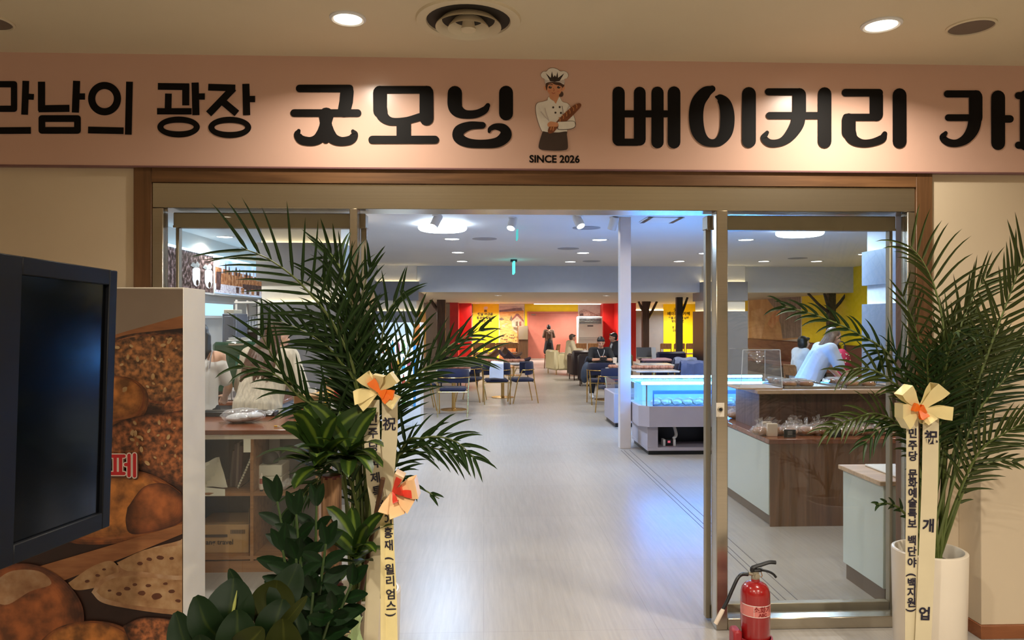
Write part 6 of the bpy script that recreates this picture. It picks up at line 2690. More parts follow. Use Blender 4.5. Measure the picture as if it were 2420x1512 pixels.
D = 11.6
a, b = P(886, 1000, D), P(994, 762, D)
t = thing('bottle_fridge', 'lit white upright fridge of colourful bottles behind the left palm', 'fridge', ((a.x + b.x) / 2, a.y + 0.3, 0))
S = MB()
xa, xb, y0, zt = a.x, b.x, a.y, b.z
for p0, p1 in (((xa, y0, 0), (xa + 0.04, y0 + 0.6, zt)), ((xb - 0.12, y0, 0), (xb, y0 + 0.6, zt)), ((xa + 0.04, y0 + 0.56, 0), (xb - 0.12, y0 + 0.6, zt)), ((xa + 0.04, y0, 0), (xb - 0.12, y0 + 0.56, 0.3)), ((xa + 0.04, y0, zt - 0.2), (xb - 0.12, y0 + 0.56, zt))):
    S.box(p0, p1, 0, 0.002)
S.build('cabinet', m_white, t)
S = MB()
S.box((xb - 0.115, y0 - 0.003, 0.3), (xb - 0.075, y0, zt - 0.1))
S.build('blue_stripe', mat('blue stripe', (70, 150, 206), 0.4), t)
S = MB()
S.box((xb - 0.11, y0 - 0.006, zt - 0.35), (xb - 0.01, y0 - 0.003, zt - 0.02))
S.build('orange_sticker', mat('orange sticker', (214, 120, 54), 0.4), t)
S = MB()
S.box((xa + 0.05, y0 + 0.55, 0.31), (xb - 0.13, y0 + 0.558, zt - 0.21))
S.build('light_panel', emitter('fridge back light', (0.8, 0.92, 1.0), 2.2), t)
for k in range(4):
    S = MB()
    z = 0.32 + k * 0.27
    S.box((xa + 0.041, y0 + 0.05, z - 0.012), (xb - 0.121, y0 + 0.55, z))
    S.build('shelf', m_white, t)
S = MB()
S.box((xa + 0.04, y0 + 0.004, 0.3), (xb - 0.12, y0 + 0.012, zt - 0.2))
S.build('door_glass', m_glass, t)
bc = [(226, 96, 70), (240, 170, 60), (90, 190, 220), (230, 110, 130), (120, 190, 90), (236, 236, 230)]
protos = []
for k, rgb in enumerate(bc):
    c = Vector((0, 0, 0))
    r = thing('drink_bottle', 'x', 'bottle', (0, 0, 0), 'bottles in the lit fridge')
    S = MB()
    S.lathe(c, [(0.028, 0), (0.031, 0.01), (0.031, 0.12), (0.012, 0.165), (0.012, 0.19)], 12)
    S.build('body', mat('bottle colour %d' % k, rgb, 0.3), r)
    S = MB()
    S.lathe(c, [(0.014, 0.19), (0.014, 0.21), (0, 0.211)], 12)
    S.build('cap', m_white, r)
    protos.append(r)
cn = ['coral', 'amber', 'sky blue', 'pink', 'green', 'white']
used = [False] * 6
for j in range(4):
    for k in range(6):
        ci = (k + j * 2) % 6
        loc = Vector((xa + 0.09 + k * 0.085, y0 + 0.12, 0.321 + j * 0.27))
        lb = cn[ci] + ' bottle on the ' + ('lowest', 'second lowest', 'second highest', 'highest')[j] + ' shelf of the lit fridge'
        if not used[ci]:
            used[ci] = True
            protos[ci].location = loc
            protos[ci]['label'] = lb
        else:
            dup(protos[ci], loc, 0, lb)

# ---- stepped bread counter on the right
y0, y1 = 5.84 + CAM_Y, 7.22 + CAM_Y
xk = 2.285
t = thing('bread_counter', 'stepped brown and pale bread counter behind the right side pane', 'counter', (3.6, 3.1, 0))
S = MB()
S.box((xk + 0.02, y0 + 0.012, 0.0), (4.9, y1, 0.09))
S.build('kickboard', m_kick, t)
S = MB()
S.box((xk + 0.002, y0 + 0.002, 0.09), (4.9, y1, 0.66))
S.build('carcass', m_dark, t)
S = MB()
S.box((xk + 0.0, y0 - 0.012, 0.0), (4.9, y0 + 0.0015, 0.66), 0, 0.001)
S.build('front_panel', m_wfront, t)
S = MB()
S.box((xk - 0.008, y0 - 0.004, 0.09), (xk + 0.0015, y1, 0.655), 0, 0.001)
S.build('side_panel', m_frost, t)
S = MB()
S.box((xk - 0.012, y0 - 0.018, 0.66), (4.9, y1, 0.70), 0, 0.003)
S.build('lower_top', m_wtop, t)
S = MB()
xu, yu0, yu1 = 2.39, 6.33 + CAM_Y, 6.93 + CAM_Y
S.box((xu, yu0, 0.70), (4.9, yu1, 1.01), 0, 0.002)
S.build('riser', wood('dark brown riser', (66, 44, 36), (90, 62, 50), 0.35, axis=2), t)
S = MB()
S.box((xu - 0.004, yu0 + 0.003, 0.70), (xu + 0.002, yu1, 1.01), 0, 0.001)
S.build('riser_side', wood('mauve brown side', (108, 88, 84), (128, 106, 100), 0.4, axis=2), t)
S = MB()
S.box((xu - 0.03, yu0 - 0.03, 1.01), (4.92, yu1 + 0.02, 1.045), 0, 0.003)
S.build('upper_top', m_wtoplight, t)

# small pale counter nearest the side pane
yk0, yk1 = 0.26, 4.66 + CAM_Y
t = thing('side_counter', 'low pale green counter standing close behind the right side pane', 'counter', (2.9, 0.5, 0))
S = MB()
S.box((2.30, yk0, 0.1), (3.9, yk1, 0.695), 0, 0.003)
S.build('body', m_frost, t)
S = MB()
S.box((2.315, yk0 + 0.01, 0), (3.9, yk1 - 0.015, 0.1))
S.build('kickboard', m_kick, t)
S = MB()
S.box((2.275, yk0 - 0.01, 0.695), (3.9, yk1 + 0.015, 0.722), 0, 0.003)
S.build('top', m_wtoplight, t)
S = MB()
S.box((2.42, yk0 + 0.02, 0.7225), (2.62, yk1 - 0.04, 0.735), 0, 0.004)
single(S, 'plate', m_white, 'flat white plate on the low pale counter', 'plate')
c = Vector((2.75, 0.5, 0.7225))
t = thing('film_bag_bundle', 'hanging bundle of clear bags over the low pale counter', 'plastic bags', c)
random.seed(6)
S = MB()
for k in range(6):
    rows = []
    x0 = 2.50 + k * 0.028
    for i in range(7):
        u = i / 6
        rows.append([Vector((x0 + 0.03 * v + 0.01 * math.sin(u * 4 + k), 0.47 + 0.02 * k + 0.02 * math.sin(v * 5 + u * 3 + k), 0.96 - 0.20 * u - 0.03 * (k % 3))) for v in (0, 0.5, 1)])
    S.grid(rows, 0, False)
S.build('bags', m_film, t, 60)
S = MB()
S.tube([(2.48, 0.52, 0.96), (2.74, 0.52, 0.96)], 0.004, 8)
S.tube([(2.74, 0.52, 0.96), (2.74, 0.52, 0.7225)], 0.006, 8)
S.lathe((2.74, 0.52, 0.7225), [(0.05, 0), (0.05, 0.008), (0, 0.01)], 18)
S.build('hanger', m_steeld, t)


# ---- bread on the counter
def loaf_mesh(kind, seed):
    random.seed(seed)
    S = MB()
    if kind == 0:
        S.ball((0, 0, 0.035), (0.085, 0.05, 0.036), 18, 11)
    elif kind == 1:
        for k in range(3):
            S.ball((-0.05 + 0.05 * k, 0.004 * (k % 2), 0.034), (0.036, 0.045, 0.035), 14, 9)
    else:
        S.ball((0, 0, 0.03), (0.06, 0.06, 0.031), 18, 10)
    return S


def bagged(loc, kind, seed, label, group, mm, rot=0.0, tie=True, scale=1.0):
    t = thing('bagged_bread', label, 'bread', (0, 0, 0), group)
    loaf_mesh(kind, seed).build('loaf', mm, t)
    random.seed(seed + 50)
    S = MB()
    n, m = 16, 8
    rows = []
    for i in range(m + 1):
        tt = -PI / 2 + PI * i / m
        rows.append([Vector((0.10 * math.cos(tt) * math.cos(a) * (1 + 0.12 * mnoise.noise(Vector((a * 2, tt * 2, seed)))), 0.066 * math.cos(tt) * math.sin(a) * (1 + 0.12 * mnoise.noise(Vector((a * 2, tt * 3, seed + 3)))), max(0.001, 0.044 + 0.044 * math.sin(tt) * (1 + 0.3 * mnoise.noise(Vector((a * 3, tt * 3, seed + 9))))))) for a in [2 * PI * k / n for k in range(n + 1)]])
    S.grid(rows, 0, False)
    if tie:
        for k in range(5):
            a = random.uniform(0, 2 * PI)
            p = Vector((random.uniform(-0.05, 0.05), random.uniform(-0.02, 0.02), 0.075))
            q = p + Vector((0.05 * math.cos(a), 0.03 * math.sin(a), random.uniform(0.04, 0.075)))
            s = Vector((0.018, 0.008, 0))
            S.add([p - s, p + s, q + s * 1.2, q - s * 0.6], [[0, 1, 2, 3]])
    S.build('clear_bag', m_film, t, 60)
    t.location = loc
    t.rotation_euler = (0, 0, rot)
    t.scale = (scale,) * 3
    return t


kinds = [(0, m_bread), (1, m_bread), (2, m_bread2)]
prot = []
bl = ['long brown loaf', 'three piece roll', 'round pale bun']
lowx = [1800, 1832, 1868, 1905, 1942, 1978, 2012, 2046, 2080]
protob = {}
for j, px in enumerate(lowx):
    c = cq(px, 6.02, 0.7005)
    ki = j % 3
    lb = 'bagged ' + bl[ki] + ' on the lower bread counter, ' + ('first from the left', 'second from the left', 'third from the left', 'fourth from the left', 'fifth from the left', 'sixth from the left', 'seventh from the left', 'eighth from the left', 'ninth from the left')[j]
    if ki not in protob:
        protob[ki] = bagged(c, kinds[ki][0], ki + 1, lb, 'bagged bread on the lower counter', kinds[ki][1], 0.2)
    else:
        dup(protob[ki], c, random.uniform(-0.4, 0.4), lb)
for j, px in enumerate((1815, 1875, 1935, 1995)):
    c = cq(px, 6.2, 0.7005)
    dup(protob[(j + 1) % 3], c, random.uniform(-0.5, 0.5), 'bagged bread in the back row of the lower counter, ' + ('near the left corner', 'second of that row', 'third of that row', 'behind the palm tips')[j])
c = cq(1734, 7.08, 0.7005)
dup(protob[2], c, 0.5, 'bagged bread at the far end of the counter beside the door post')
for j, px in enumerate((1867, 1974)):
    a = P(px - 14, 1038, 5.89)
    b = P(px + 14, 1019, 5.89)
    t = thing('price_card', ('left', 'right')[j] + ' of two black price cards standing at the counter edge', 'price card', ((a.x + b.x) / 2, a.y, 0.70), 'black price cards')
    S = MB()
    S.box((a.x, a.y, 0.7005), (b.x, a.y + 0.004, 0.7005 + 0.065), 0, 0.001)
    S.build('card', m_black, t)
    S = MB()
    for k in range(3):
        S.box((a.x + 0.03, a.y - 0.001, 0.725 + k * 0.011), (b.x - 0.03, a.y, 0.729 + k * 0.011))
    S.build('chalk_lines', mat('chalk', (150, 146, 140), 0.7), t)
for j, (pa, pb, py, D) in enumerate(((1803, 1824, 997, 6.1), (1814, 1838, 1001, 5.95))):
    a, b = cq(pa, D, 0.7005), cq(pb, D, 0.7005)
    S = MB()
    S.box((a.x, a.y, 0.7005), (b.x, a.y + 0.03, P(pa, py, D).z), 0, 0.003)
    single(S, 'paper_bag', mat('cream paper bag', (226, 208, 186), 0.6), ('rear', 'front')[j] + ' of two cream paper bags standing among the bagged bread', 'paper bag')

# acrylic cover, tray with boxed doughnuts
zU = 1.0455
a, b = P(1752, 915, 6.36), P(1850, 915, 6.36)
ytop0, ytop1 = a.y, a.y + 0.42
zac = P(1800, 826, 6.5).z
t = thing('acrylic_case', 'clear acrylic display cover standing on the upper bread counter', 'display case', ((a.x + b.x) / 2, ytop0 + 0.2, zU))
S = MB()
S.box((a.x - 0.03, ytop0, zU), (b.x, ytop1, zU + 0.012), 0, 0.002)
S.build('base', m_wtoplight, t)
S = MB()
s_ = 0.035
xl, xr, zt_ = a.x, b.x, zac
S.prism([(xl, ytop0 + 0.01, zU + 0.012), (xr, ytop0 + 0.01, zU + 0.012), (xr, ytop0 + 0.01 + 0.05, zt_), (xl + s_, ytop0 + 0.06, zt_)], (0, 0.005, 0))
S.prism([(xl + s_, ytop0 + 0.06, zt_), (xr, ytop0 + 0.06, zt_), (xr, ytop1 - 0.01, zt_), (xl + s_, ytop1 - 0.01, zt_)], (0, 0, 0.005))
S.prism([(xl, ytop0 + 0.01, zU + 0.012), (xl, ytop1 - 0.01, zU + 0.012), (xl + s_, ytop1 - 0.01, zt_), (xl + s_, ytop0 + 0.06, zt_)], (0.005, 0, 0))
S.prism([(xr, ytop0 + 0.01, zU + 0.012), (xr, ytop1 - 0.01, zU + 0.012), (xr, ytop1 - 0.01, zt_), (xr, ytop0 + 0.06, zt_)], (-0.005, 0, 0))
S.build('cover', m_acryl, t, 0)
S = MB()
m_edge = mat('bright acrylic edge', (226, 230, 238), 0.2)
E3 = [((xl, ytop0 + 0.01, zU + 0.012), (xl + s_, ytop0 + 0.06, zt_)), ((xr, ytop0 + 0.01, zU + 0.012), (xr, ytop0 + 0.06, zt_)), ((xl + s_, ytop0 + 0.06, zt_), (xr, ytop0 + 0.06, zt_)), ((xr, ytop1 - 0.01, zU + 0.012), (xr, ytop1 - 0.01, zt_)), ((xl + s_, ytop1 - 0.01, zt_), (xr, ytop1 - 0.01, zt_)), ((xr, ytop0 + 0.06, zt_), (xr, ytop1 - 0.01, zt_))]
for p0, p1 in E3:
    S.tube([p0, p1], 0.0035, 6)
S.build('edges', m_edge, t)
S = MB()
S.add([Vector((xl + s_ + 0.01, ytop0 + 0.045, zt_ - 0.01)), Vector((xl + s_ + 0.2, ytop0 + 0.047, zt_ - 0.01)), Vector((xl + s_ + 0.16, ytop0 + 0.035, zt_ - 0.10)), Vector((xl + s_ + 0.12, ytop0 + 0.034, zt_ - 0.12)), Vector((xl + s_ + 0.08, ytop0 + 0.038, zt_ - 0.075))], [[0, 1, 2, 3, 4]])
S.build('torn_film', m_film, t, 0)


def tray(px0, px1, D, dy, label, n, lbs):
    a, b = cq(px0, D, zU), cq(px1, D, zU)
    t = thing('tray', label, 'tray', ((a.x + b.x) / 2, a.y + dy / 2, zU))
    S = MB()
    S.box((a.x, a.y, zU), (b.x, a.y + dy, zU + 0.006), 0, 0.002)
    for p0, p1 in (((a.x, a.y, zU), (b.x, a.y + 0.006, zU + 0.02)), ((a.x, a.y + dy - 0.006, zU), (b.x, a.y + dy, zU + 0.02)), ((a.x, a.y, zU), (a.x + 0.006, a.y + dy, zU + 0.02)), ((b.x - 0.006, a.y, zU), (b.x, a.y + dy, zU + 0.02))):
        S.box(p0, p1, 0, 0.001)
    S.build('pan', m_tray, t)
    return a, b


def clam(loc, label, proto=[None]):
    if proto[0] is not None:
        return dup(proto[0], loc, random.uniform(-0.15, 0.15), label)
    t = thing('boxed_doughnut', label, 'doughnut', (0, 0, 0), 'doughnuts in clear boxes')
    S = MB()
    S.tube([Vector((0.042 * math.cos(a), 0.042 * math.sin(a), 0.026)) for a in [2 * PI * k / 20 for k in range(21)]], 0.022, 10)
    S.build('doughnut', m_bread, t)
    S = MB()
    S.box((-0.075, -0.07, 0.001), (0.075, 0.07, 0.058), 0, 0.014)
    S.build('clear_box', glass('doughnut box', (0.97, 0.98, 1), 1.6, 0.05, 0.05), t)
    S = MB()
    S.tube([Vector((0.066 * math.cos(a) * 1.05, 0.066 * math.sin(a), 0.058)) for a in [2 * PI * k / 16 for k in range(17)]], 0.003, 5)
    S.build('box_rim', m_edge, t)
    t.location = loc
    proto[0] = t
    return t


random.seed(2)
a, b = tray(1852, 1985, 6.42, 0.5, 'metal tray with boxed doughnuts next to the acrylic cover', 0, 0)
for k in range(5):
    c = Vector((a.x + 0.09 + 0.155 * (k % 2), a.y + 0.1 + 0.16 * (k // 2), zU + 0.0065))
    clam(c, 'clear boxed doughnut on the tray, ' + ('front left', 'front right', 'middle left', 'middle right', 'back left')[k])
a, b = tray(2000, 2110, 6.42, 0.5, 'second metal tray of boxed doughnuts partly behind the palm leaves', 0, 0)
for k in range(6):
    c = Vector((a.x + 0.09 + 0.155 * (k % 2), a.y + 0.09 + 0.155 * (k // 2), zU + 0.0065))
    clam(c, 'clear boxed doughnut on the second tray, ' + ('front left', 'front right', 'middle left', 'middle right', 'back left', 'back right')[k])

# ---- chilled island case with icy tubes
m_caseb = mat('lavender grey case body', (176, 170, 182), 0.4, var=0.03)
xf0, xf1 = 1.90, 3.82
yf0, yf1 = 5.0, 6.1
t = thing('chilled_case', 'island chilled case with two icy blue light tubes right of the white post', 'display fridge', ((xf0 + xf1) / 2, 5.55, 0))
ch = 0.11


def octo(x0, x1, y0, y1, c, z0, z1):
    return [Vector(p) for p in ((x0 + c, y0, z0), (x1 - c, y0, z0), (x1, y0 + c, z0), (x1, y1 - c, z0), (x1 - c, y1, z0), (x0 + c, y1, z0), (x0, y1 - c, z0), (x0, y0 + c, z0))], Vector((0, 0, z1 - z0))


S = MB()
pl, d = octo(xf0, xf1, yf0, yf1, ch, 0.35, 0.56)
S.prism(pl, d)
# rim walls
for z0, z1, ins in ((0.56, 0.60, 0.0),):
    o1, d = octo(xf0, xf1, yf0, yf1, ch, z0, z1)
    i1, _ = octo(xf0 + 0.04, xf1 - 0.04, yf0 + 0.04, yf1 - 0.04, ch, z0, z1)
    n = 8
    vs = o1 + [p + d for p in o1] + i1 + [p + d for p in i1]
    fs = []
    for k in range(n):
        j = (k + 1) % n
        fs += [[k, j, n + j, n + k], [n + k, n + j, 3 * n + j, 3 * n + k], [3 * n + k, 3 * n + j, 2 * n + j, 2 * n + k]]
    S.add(vs, fs)
S.build('body', m_caseb, t, 20)
S = MB()
xb0_, xb1_, yb0_, yb1_ = 2.0, 3.74, 5.06, 6.0
S.box((xb0_, yb0_, 0.05), (xb1_, yb1_, 0.09), 0, 0.002)
S.box((xb0_, yb0_, 0.09), (2.13, yb1_, 0.35), 0, 0.002)
S.box((3.3, yb0_, 0.09), (xb1_, yb1_, 0.35), 0, 0.002)
S.box((2.13, yb1_ - 0.05, 0.09), (3.6, yb1_, 0.35))
S.build('base', m_caseb, t)
S = MB()
S.box((2.02, 5.09, 0), (3.72, 5.97, 0.05))
S.build('foot', m_black, t)
S = MB()
S.box((2.131, 5.5, 0.0905), (3.299, 5.52, 0.349))
S.build('inner_back', m_dark, t)
S = MB()
a, b = P(1567, 1064, 9.08), P(1597, 1038, 9.08)
for p0, p1 in ((a.x, a.x + 0.03), (b.x - 0.03, b.x)):
    S.box((p0, a.y, 0.091), (p1, a.y + 0.1, b.z), 0, 0.002)
S.box((a.x + 0.03, a.y + 0.02, 0.091), (b.x - 0.03, a.y + 0.1, b.z), 1, 0.002)
S.build('control_box', [m_white, m_black], t)
S = MB()
for dx in (-0.012, 0.006):
    S.box(((a.x + b.x) / 2 + dx, a.y + 0.018, b.z - 0.045), ((a.x + b.x) / 2 + dx + 0.006, a.y + 0.0195, b.z - 0.02))
S.build('red_digits', emitter('red digits', (1.0, 0.08, 0.12), 4), t)
S = MB()
S.tube(bez([Vector((b.x - 0.02, a.y + 0.05, b.z)), Vector((b.x + 0.02, a.y + 0.06, b.z + 0.05)), Vector((b.x, a.y + 0.1, 0.34))], 6), 0.02, 8)
S.build('duct_hose', m_white, t)
S = MB()
S.box((2.85, yb0_ + 0.12, 0.091), (3.25, yb0_ + 0.3, 0.24), 0, 0.004)
S.build('carton', mat('grey carton', (150, 140, 142), 0.6), t)
# glass walls and canopy
S = MB()
z0, z1 = 0.60, 0.85
for p0, p1 in (((xf0 + 0.1, yf0 + 0.04, z0), (xf1 - 0.1, yf0 + 0.046, z1)), ((xf0 + 0.1, yf1 - 0.046, z0), (xf1 - 0.1, yf1 - 0.04, z1)), ((xf0 + 0.04, yf0 + 0.1, z0), (xf0 + 0.046, yf1 - 0.1, z1)), ((xf1 - 0.046, yf0 + 0.1, z0), (xf1 - 0.04, yf1 - 0.1, z1))):
    S.box(p0, p1)
S.build('glass_walls', glass('case glass', (0.88, 0.96, 1.0), 0.6, 0.0), t, 0)
S = MB()
S.box((xf0 + 0.06, yf0 + 0.1, z1), (xf1 - 0.06, yf1 - 0.1, z1 + 0.006))
S.build('canopy_glass', glass('canopy glass', (0.62, 0.84, 0.96), 0.12, 0.1), t)
m_tube = emitter('icy blue tube', (0.06, 0.34, 1.0), 140)
for y in (yf0 + 0.03, yf1 - 0.03):
    S = MB()
    S.tube([(xf0 + 0.02, y, 0.882), (xf1 - 0.02, y, 0.882)], 0.015, 12)
    S.build('light_tube', m_tube, t)
    S = MB()
    S.box((xf0 + 0.02, y - 0.02, 0.855), (xf1 - 0.02, y + 0.02, 0.8605))
    S.build('tube_rail', m_steeld, t)
for xx in (xf0 + 0.08, xf0 + 0.9, xf1 - 0.08):
    S = MB()
    for yy in (yf0 + 0.044, yf1 - 0.056):
        S.box((xx, yy, 0.60), (xx + 0.014, yy + 0.012, 0.854))
    S.build('upright', m_steeld, t)
S = MB()
S.box((xf0 + 0.06, yf0 + 0.07, 0.5605), (xf1 - 0.06, yf1 - 0.07, 0.575))
S.build('deck', mat('pale deck', (214, 226, 232), 0.3), t)
# inner framed glass box and icy goods
S = MB()
fx0, fx1, fy, fz0, fz1 = xf0 + 0.2, xf1 - 0.3, yf0 + 0.20, 0.576, 0.775
for p0, p1 in (((fx0, fy, fz1 - 0.045), (fx1, fy + 0.012, fz1)), ((fx0, fy, fz0), (fx0 + 0.014, fy + 0.012, fz1 - 0.045)), ((fx1 - 0.014, fy, fz0), (fx1, fy + 0.012, fz1 - 0.045)), ((fx0, fy, fz0), (fx1, fy + 0.012, fz0 + 0.014))):
    S.box(p0, p1)
S.build('inner_frame', mat('blue grey frame', (96, 110, 160), 0.4), t)
S = MB()
S.box((xf0 + 0.1, yf1 - 0.25, 0.576), (xf1 - 0.1, yf1 - 0.23, 0.83))
S.build('back_board', mat('white back board', (226, 234, 240), 0.5), t)
random.seed(8)
m_icebun = mat('pale iced bun', (226, 220, 214), 0.5, var=0.12, scale=18)
bun = None
k = 0
for row, yy in enumerate((yf0 + 0.32, yf0 + 0.45)):
    for j in range(10):
        loc = Vector((xf0 + 0.26 + j * 0.134 + row * 0.06, yy, 0.5755))
        lb = ('front', 'rear')[row] + ' row pale bun under the blue tubes, ' + ('first', 'second', 'third', 'fourth', 'fifth', 'sixth', 'seventh', 'eighth', 'ninth', 'tenth')[j] + ' from the white post'
        if bun is None:
            S = MB()
            S.ball((0, 0, 0.042), (0.062, 0.055, 0.042), 22, 14)
            S.v = [tuple(Vector(p) + (Vector(p) - Vector((0, 0, 0.03))).normalized() * 0.016 * mnoise.noise(Vector(p) * 45) * (1 if p[2] > 0.01 else 0)) for p in S.v]
            bun = S.build('iced_bun', m_icebun)
            tag(bun, lb, 'bun', 'pale buns in the chilled case')
            bun.location = loc
        else:
            o = bun.copy()
            COL.objects.link(o)
            o.location = loc
            o['label'] = lb
# grey chest behind the white post
t = thing('grey_chest', 'grey chest with glass lid half hidden behind the white post', 'chest', (2.6, 8.0, 0))
S = MB()
S.box((2.0, 7.4, 0.06), (3.6, 8.3, 0.52), 0, 0.01)
S.build('body', m_caseb, t)
S = MB()
S.box((2.03, 7.43, 0), (3.57, 8.27, 0.06))
S.build('foot', m_black, t)
S = MB()
S.box((2.02, 7.42, 0.5205), (3.58, 8.28, 0.72), 0, 0.004)
S.build('glass_lid', glass('chest glass', (0.85, 0.93, 1.0), 1.0, 0, 0.02), t, 0)


# ---- tables and chairs
def make_chair(label, loc, rot, group):
    t = thing('cafe_chair', label, 'chair', (0, 0, 0), group)
    S = MB()
    S.box((-0.23, -0.20, 0.425), (0.23, 0.24, 0.49), 0, 0.028)
    S.build('seat', m_velvet, t)
    S = MB()
    rows = []
    n = 20
    for z, e in ((0.56, 0.0), (0.575, 0.012), (0.68, 0.02), (0.785, 0.012), (0.80, 0.0)):
        rows.append([Vector(((0.265 + e) * math.sin(a), -(0.24 + e) * math.cos(a) * 0.95 + 0.02, z + 0.02 * math.cos(a) ** 2)) for a in [-1.45 + 2.9 * k / n for k in range(n + 1)]])
    S.grid(rows, 0, False, thick=0.045)
    S.build('backrest', m_velvet, t)
    for sx in (-1, 1):
        S = MB()
        S.tube([(sx * 0.275, -0.16, 0.66), (sx * 0.262, -0.185, 0.45), (sx * 0.25, -0.27, 0.0)], 0.011, 8)
        S.build('leg', m_gold, t)
        S = MB()
        S.tube([(sx * 0.277, 0.06, 0.66), (sx * 0.255, 0.15, 0.45), (sx * 0.25, 0.24, 0.0)], 0.011, 8)
        S.build('leg', m_gold, t)
    S = MB()
    S.tube([Vector((0.292 * math.sin(a), -0.272 * math.cos(a) * 0.95 + 0.02, 0.665)) for a in [-1.75 + 3.5 * k / 24 for k in range(25)]], 0.009, 8)
    S.build('rail', m_gold, t)
    S = MB()
    S.tube([(-0.255, -0.18, 0.42), (0.255, -0.18, 0.42)], 0.008, 8)
    S.tube([(-0.255, 0.17, 0.42), (0.255, 0.17, 0.42)], 0.008, 8)
    S.build('seat_bar', m_gold, t)
    t.location = loc
    t.rotation_euler = (0, 0, rot)
    return t


CG = 'navy velvet chairs'


def xy(px, D, z=0.0):
    q = P(px, 756, D)
    return Vector((q.x, q.y, z))


ch0 = make_chair('navy velvet chair with gold frame, back to the entrance, nearest one left of the aisle', xy(1071, 12.85), 0.0, CG)
for px, D, r, lb in ((1173, 14.7, 0.06, 'navy velvet chair with a white towel over its back'),
                     (1234, 14.85, 1.75, 'navy velvet chair right of the second bread table, turned sideways'),
                     (1112, 15.1, 1.3, 'navy velvet chair between the two left bread tables'),
                     (998, 13.7, -1.4, 'navy velvet chair behind the left palm'),
                     (1452, 13.0, 0.35, 'navy velvet chair just left of the white post'),
                     (1422, 14.55, 0.05, 'navy velvet chair across the table from the man in black'),
                     ):
    dup(ch0, xy(px, D), r, lb)

# white towel on the chair back
c = xy(1173, 14.7)
S = MB()
rows = []
for z, dy in ((0.52, -0.30), (0.60, -0.305), (0.70, -0.31), (0.80, -0.305), (0.835, -0.27), (0.845, -0.24), (0.83, -0.2), (0.76, -0.165)):
    rows.append([c + Vector((-0.14 + 0.055 * k + (0.03 if z > 0.7 and k == 0 else 0), dy - 0.004 * math.sin(k * 2.2), z + 0.008 * math.sin(k))) for k in range(6)])
S.grid(rows, 0, False, thick=0.006)
single(S, 'towel', mat('white towel', (214, 220, 234), 0.9, bump=0.3, bscale=80), 'white towel draped over a navy chair back', 'towel')


def bread_table(px, D, w, label, nl, lab2, dy=0.0, mm=None):
    c = xy(px, D)
    t = thing('cafe_table', label, 'table', c, 'pedestal tables')
    S = MB()
    S.box(c + Vector((-w / 2, -0.34, 0.715)), c + Vector((w / 2, 0.34, 0.745)), 0, 0.006)
    S.build('tabletop', m_marble, t)
    S = MB()
    S.lathe(c, [(0.24, 0), (0.24, 0.012), (0.05, 0.025), (0.035, 0.04), (0.035, 0.70), (0.09, 0.715)], 24)
    S.build('pedestal', m_gold, t)
    random.seed(int(px))
    first = None
    for k in range(nl):
        loc = c + Vector((-w / 2 + 0.09 + (w - 0.18) * k / max(1, nl - 1), 0.12 + dy, 0.7455))
        lb = 'bagged pinkish loaf on ' + lab2 + ', ' + ('first', 'second', 'third', 'fourth', 'fifth', 'sixth')[k] + ' of the row'
        if first is None:
            first = thing('table_loaf', lb, 'bread', (0, 0, 0), 'loaves on ' + lab2)
            S = MB()
            for j in range(3):
                S.ball((-0.045 + 0.045 * j, 0.012 * (j % 2), 0.036), (0.05, 0.085, 0.036), 12, 8)
            S.build('loaf', print_mat('pinkish loaf', (126, 76, 54), (168, 110, 84), (200, 148, 122), 12), first)
            first.location = loc
        else:
            dup(first, loc, random.uniform(-0.1, 0.1), lb)
    return t


bread_table(1072, 13.65, 0.62, 'stone topped pedestal table in front of the nearest navy chair', 5, 'the nearest left table')
bread_table(1188, 15.78, 0.95, 'stone topped pedestal table behind the towel chair', 6, 'the table behind the towel chair')
bread_table(1432, 15.25, 0.62, 'stone topped pedestal table in front of the man in black', 0, 'x')
bread_table(1460, 13.75, 0.36, 'small stone topped table left of the white post', 2, 'the small table by the white post', -0.1)
bread_table(1545, 13.4, 0.78, 'stone topped table of loaves right of the white post', 5, 'the table right of the white post')
bread_table(1546, 15.2, 0.70, 'empty pale table top behind the loaves right of the white post', 0, 'x')
c = xy(1547, 17.5)
t = thing('low_table', 'mauve topped table further back right of the white post', 'table', c)
S = MB()
S.box(c + Vector((-0.35, -0.3, 0.68)), c + Vector((0.35, 0.3, 0.74)), 0, 0.03)
S.build('tabletop', mat('mauve cloth', (176, 140, 150), 0.7), t)
for sx in (-1, 1):
    for sy in (-1, 1):
        S = MB()
        S.tube([c + Vector((sx * 0.28, sy * 0.24, 0)), c + Vector((sx * 0.28, sy * 0.24, 0.68))], 0.018, 8)
        S.build('leg', m_dark, t)
q = xy(1528, 17.5, 0.7405)
t = thing('laptop', 'open laptop with dark screen on the mauve table', 'laptop', q)
S = MB()
S.box(q + Vector((-0.2, -0.1, 0)), q + Vector((0.16, 0.16, 0.018)), 0, 0.004)
S.build('keyboard', m_steeld, t)
S = MB()
M = Matrix.Translation(q + Vector((0, 0.16, 0.01))) @ Matrix.Rotation(-0.25, 4, 'X')
S.box((-0.2, 0, 0), (0.16, 0.012, 0.25), 0, 0.004, M)
S.build('lid', m_dark, t)
q = xy(1541, 17.3, 0.7405)
S = MB()
M = Matrix.Translation(q) @ Matrix.Rotation(-0.2, 4, 'X')
S.box((0, 0, 0), (0.1, 0.01, 0.27), 0, 0.002, M)
single(S, 'menu_card', mat('grey card', (150, 154, 160), 0.5), 'grey card leaning beside the laptop', 'card')
c = xy(1453, 15.3, 0.7455)
S = MB()
S.lathe(c, [(0.035, 0), (0.045, 0.1), (0.046, 0.12), (0.03, 0.125), (0, 0.125)], 16)
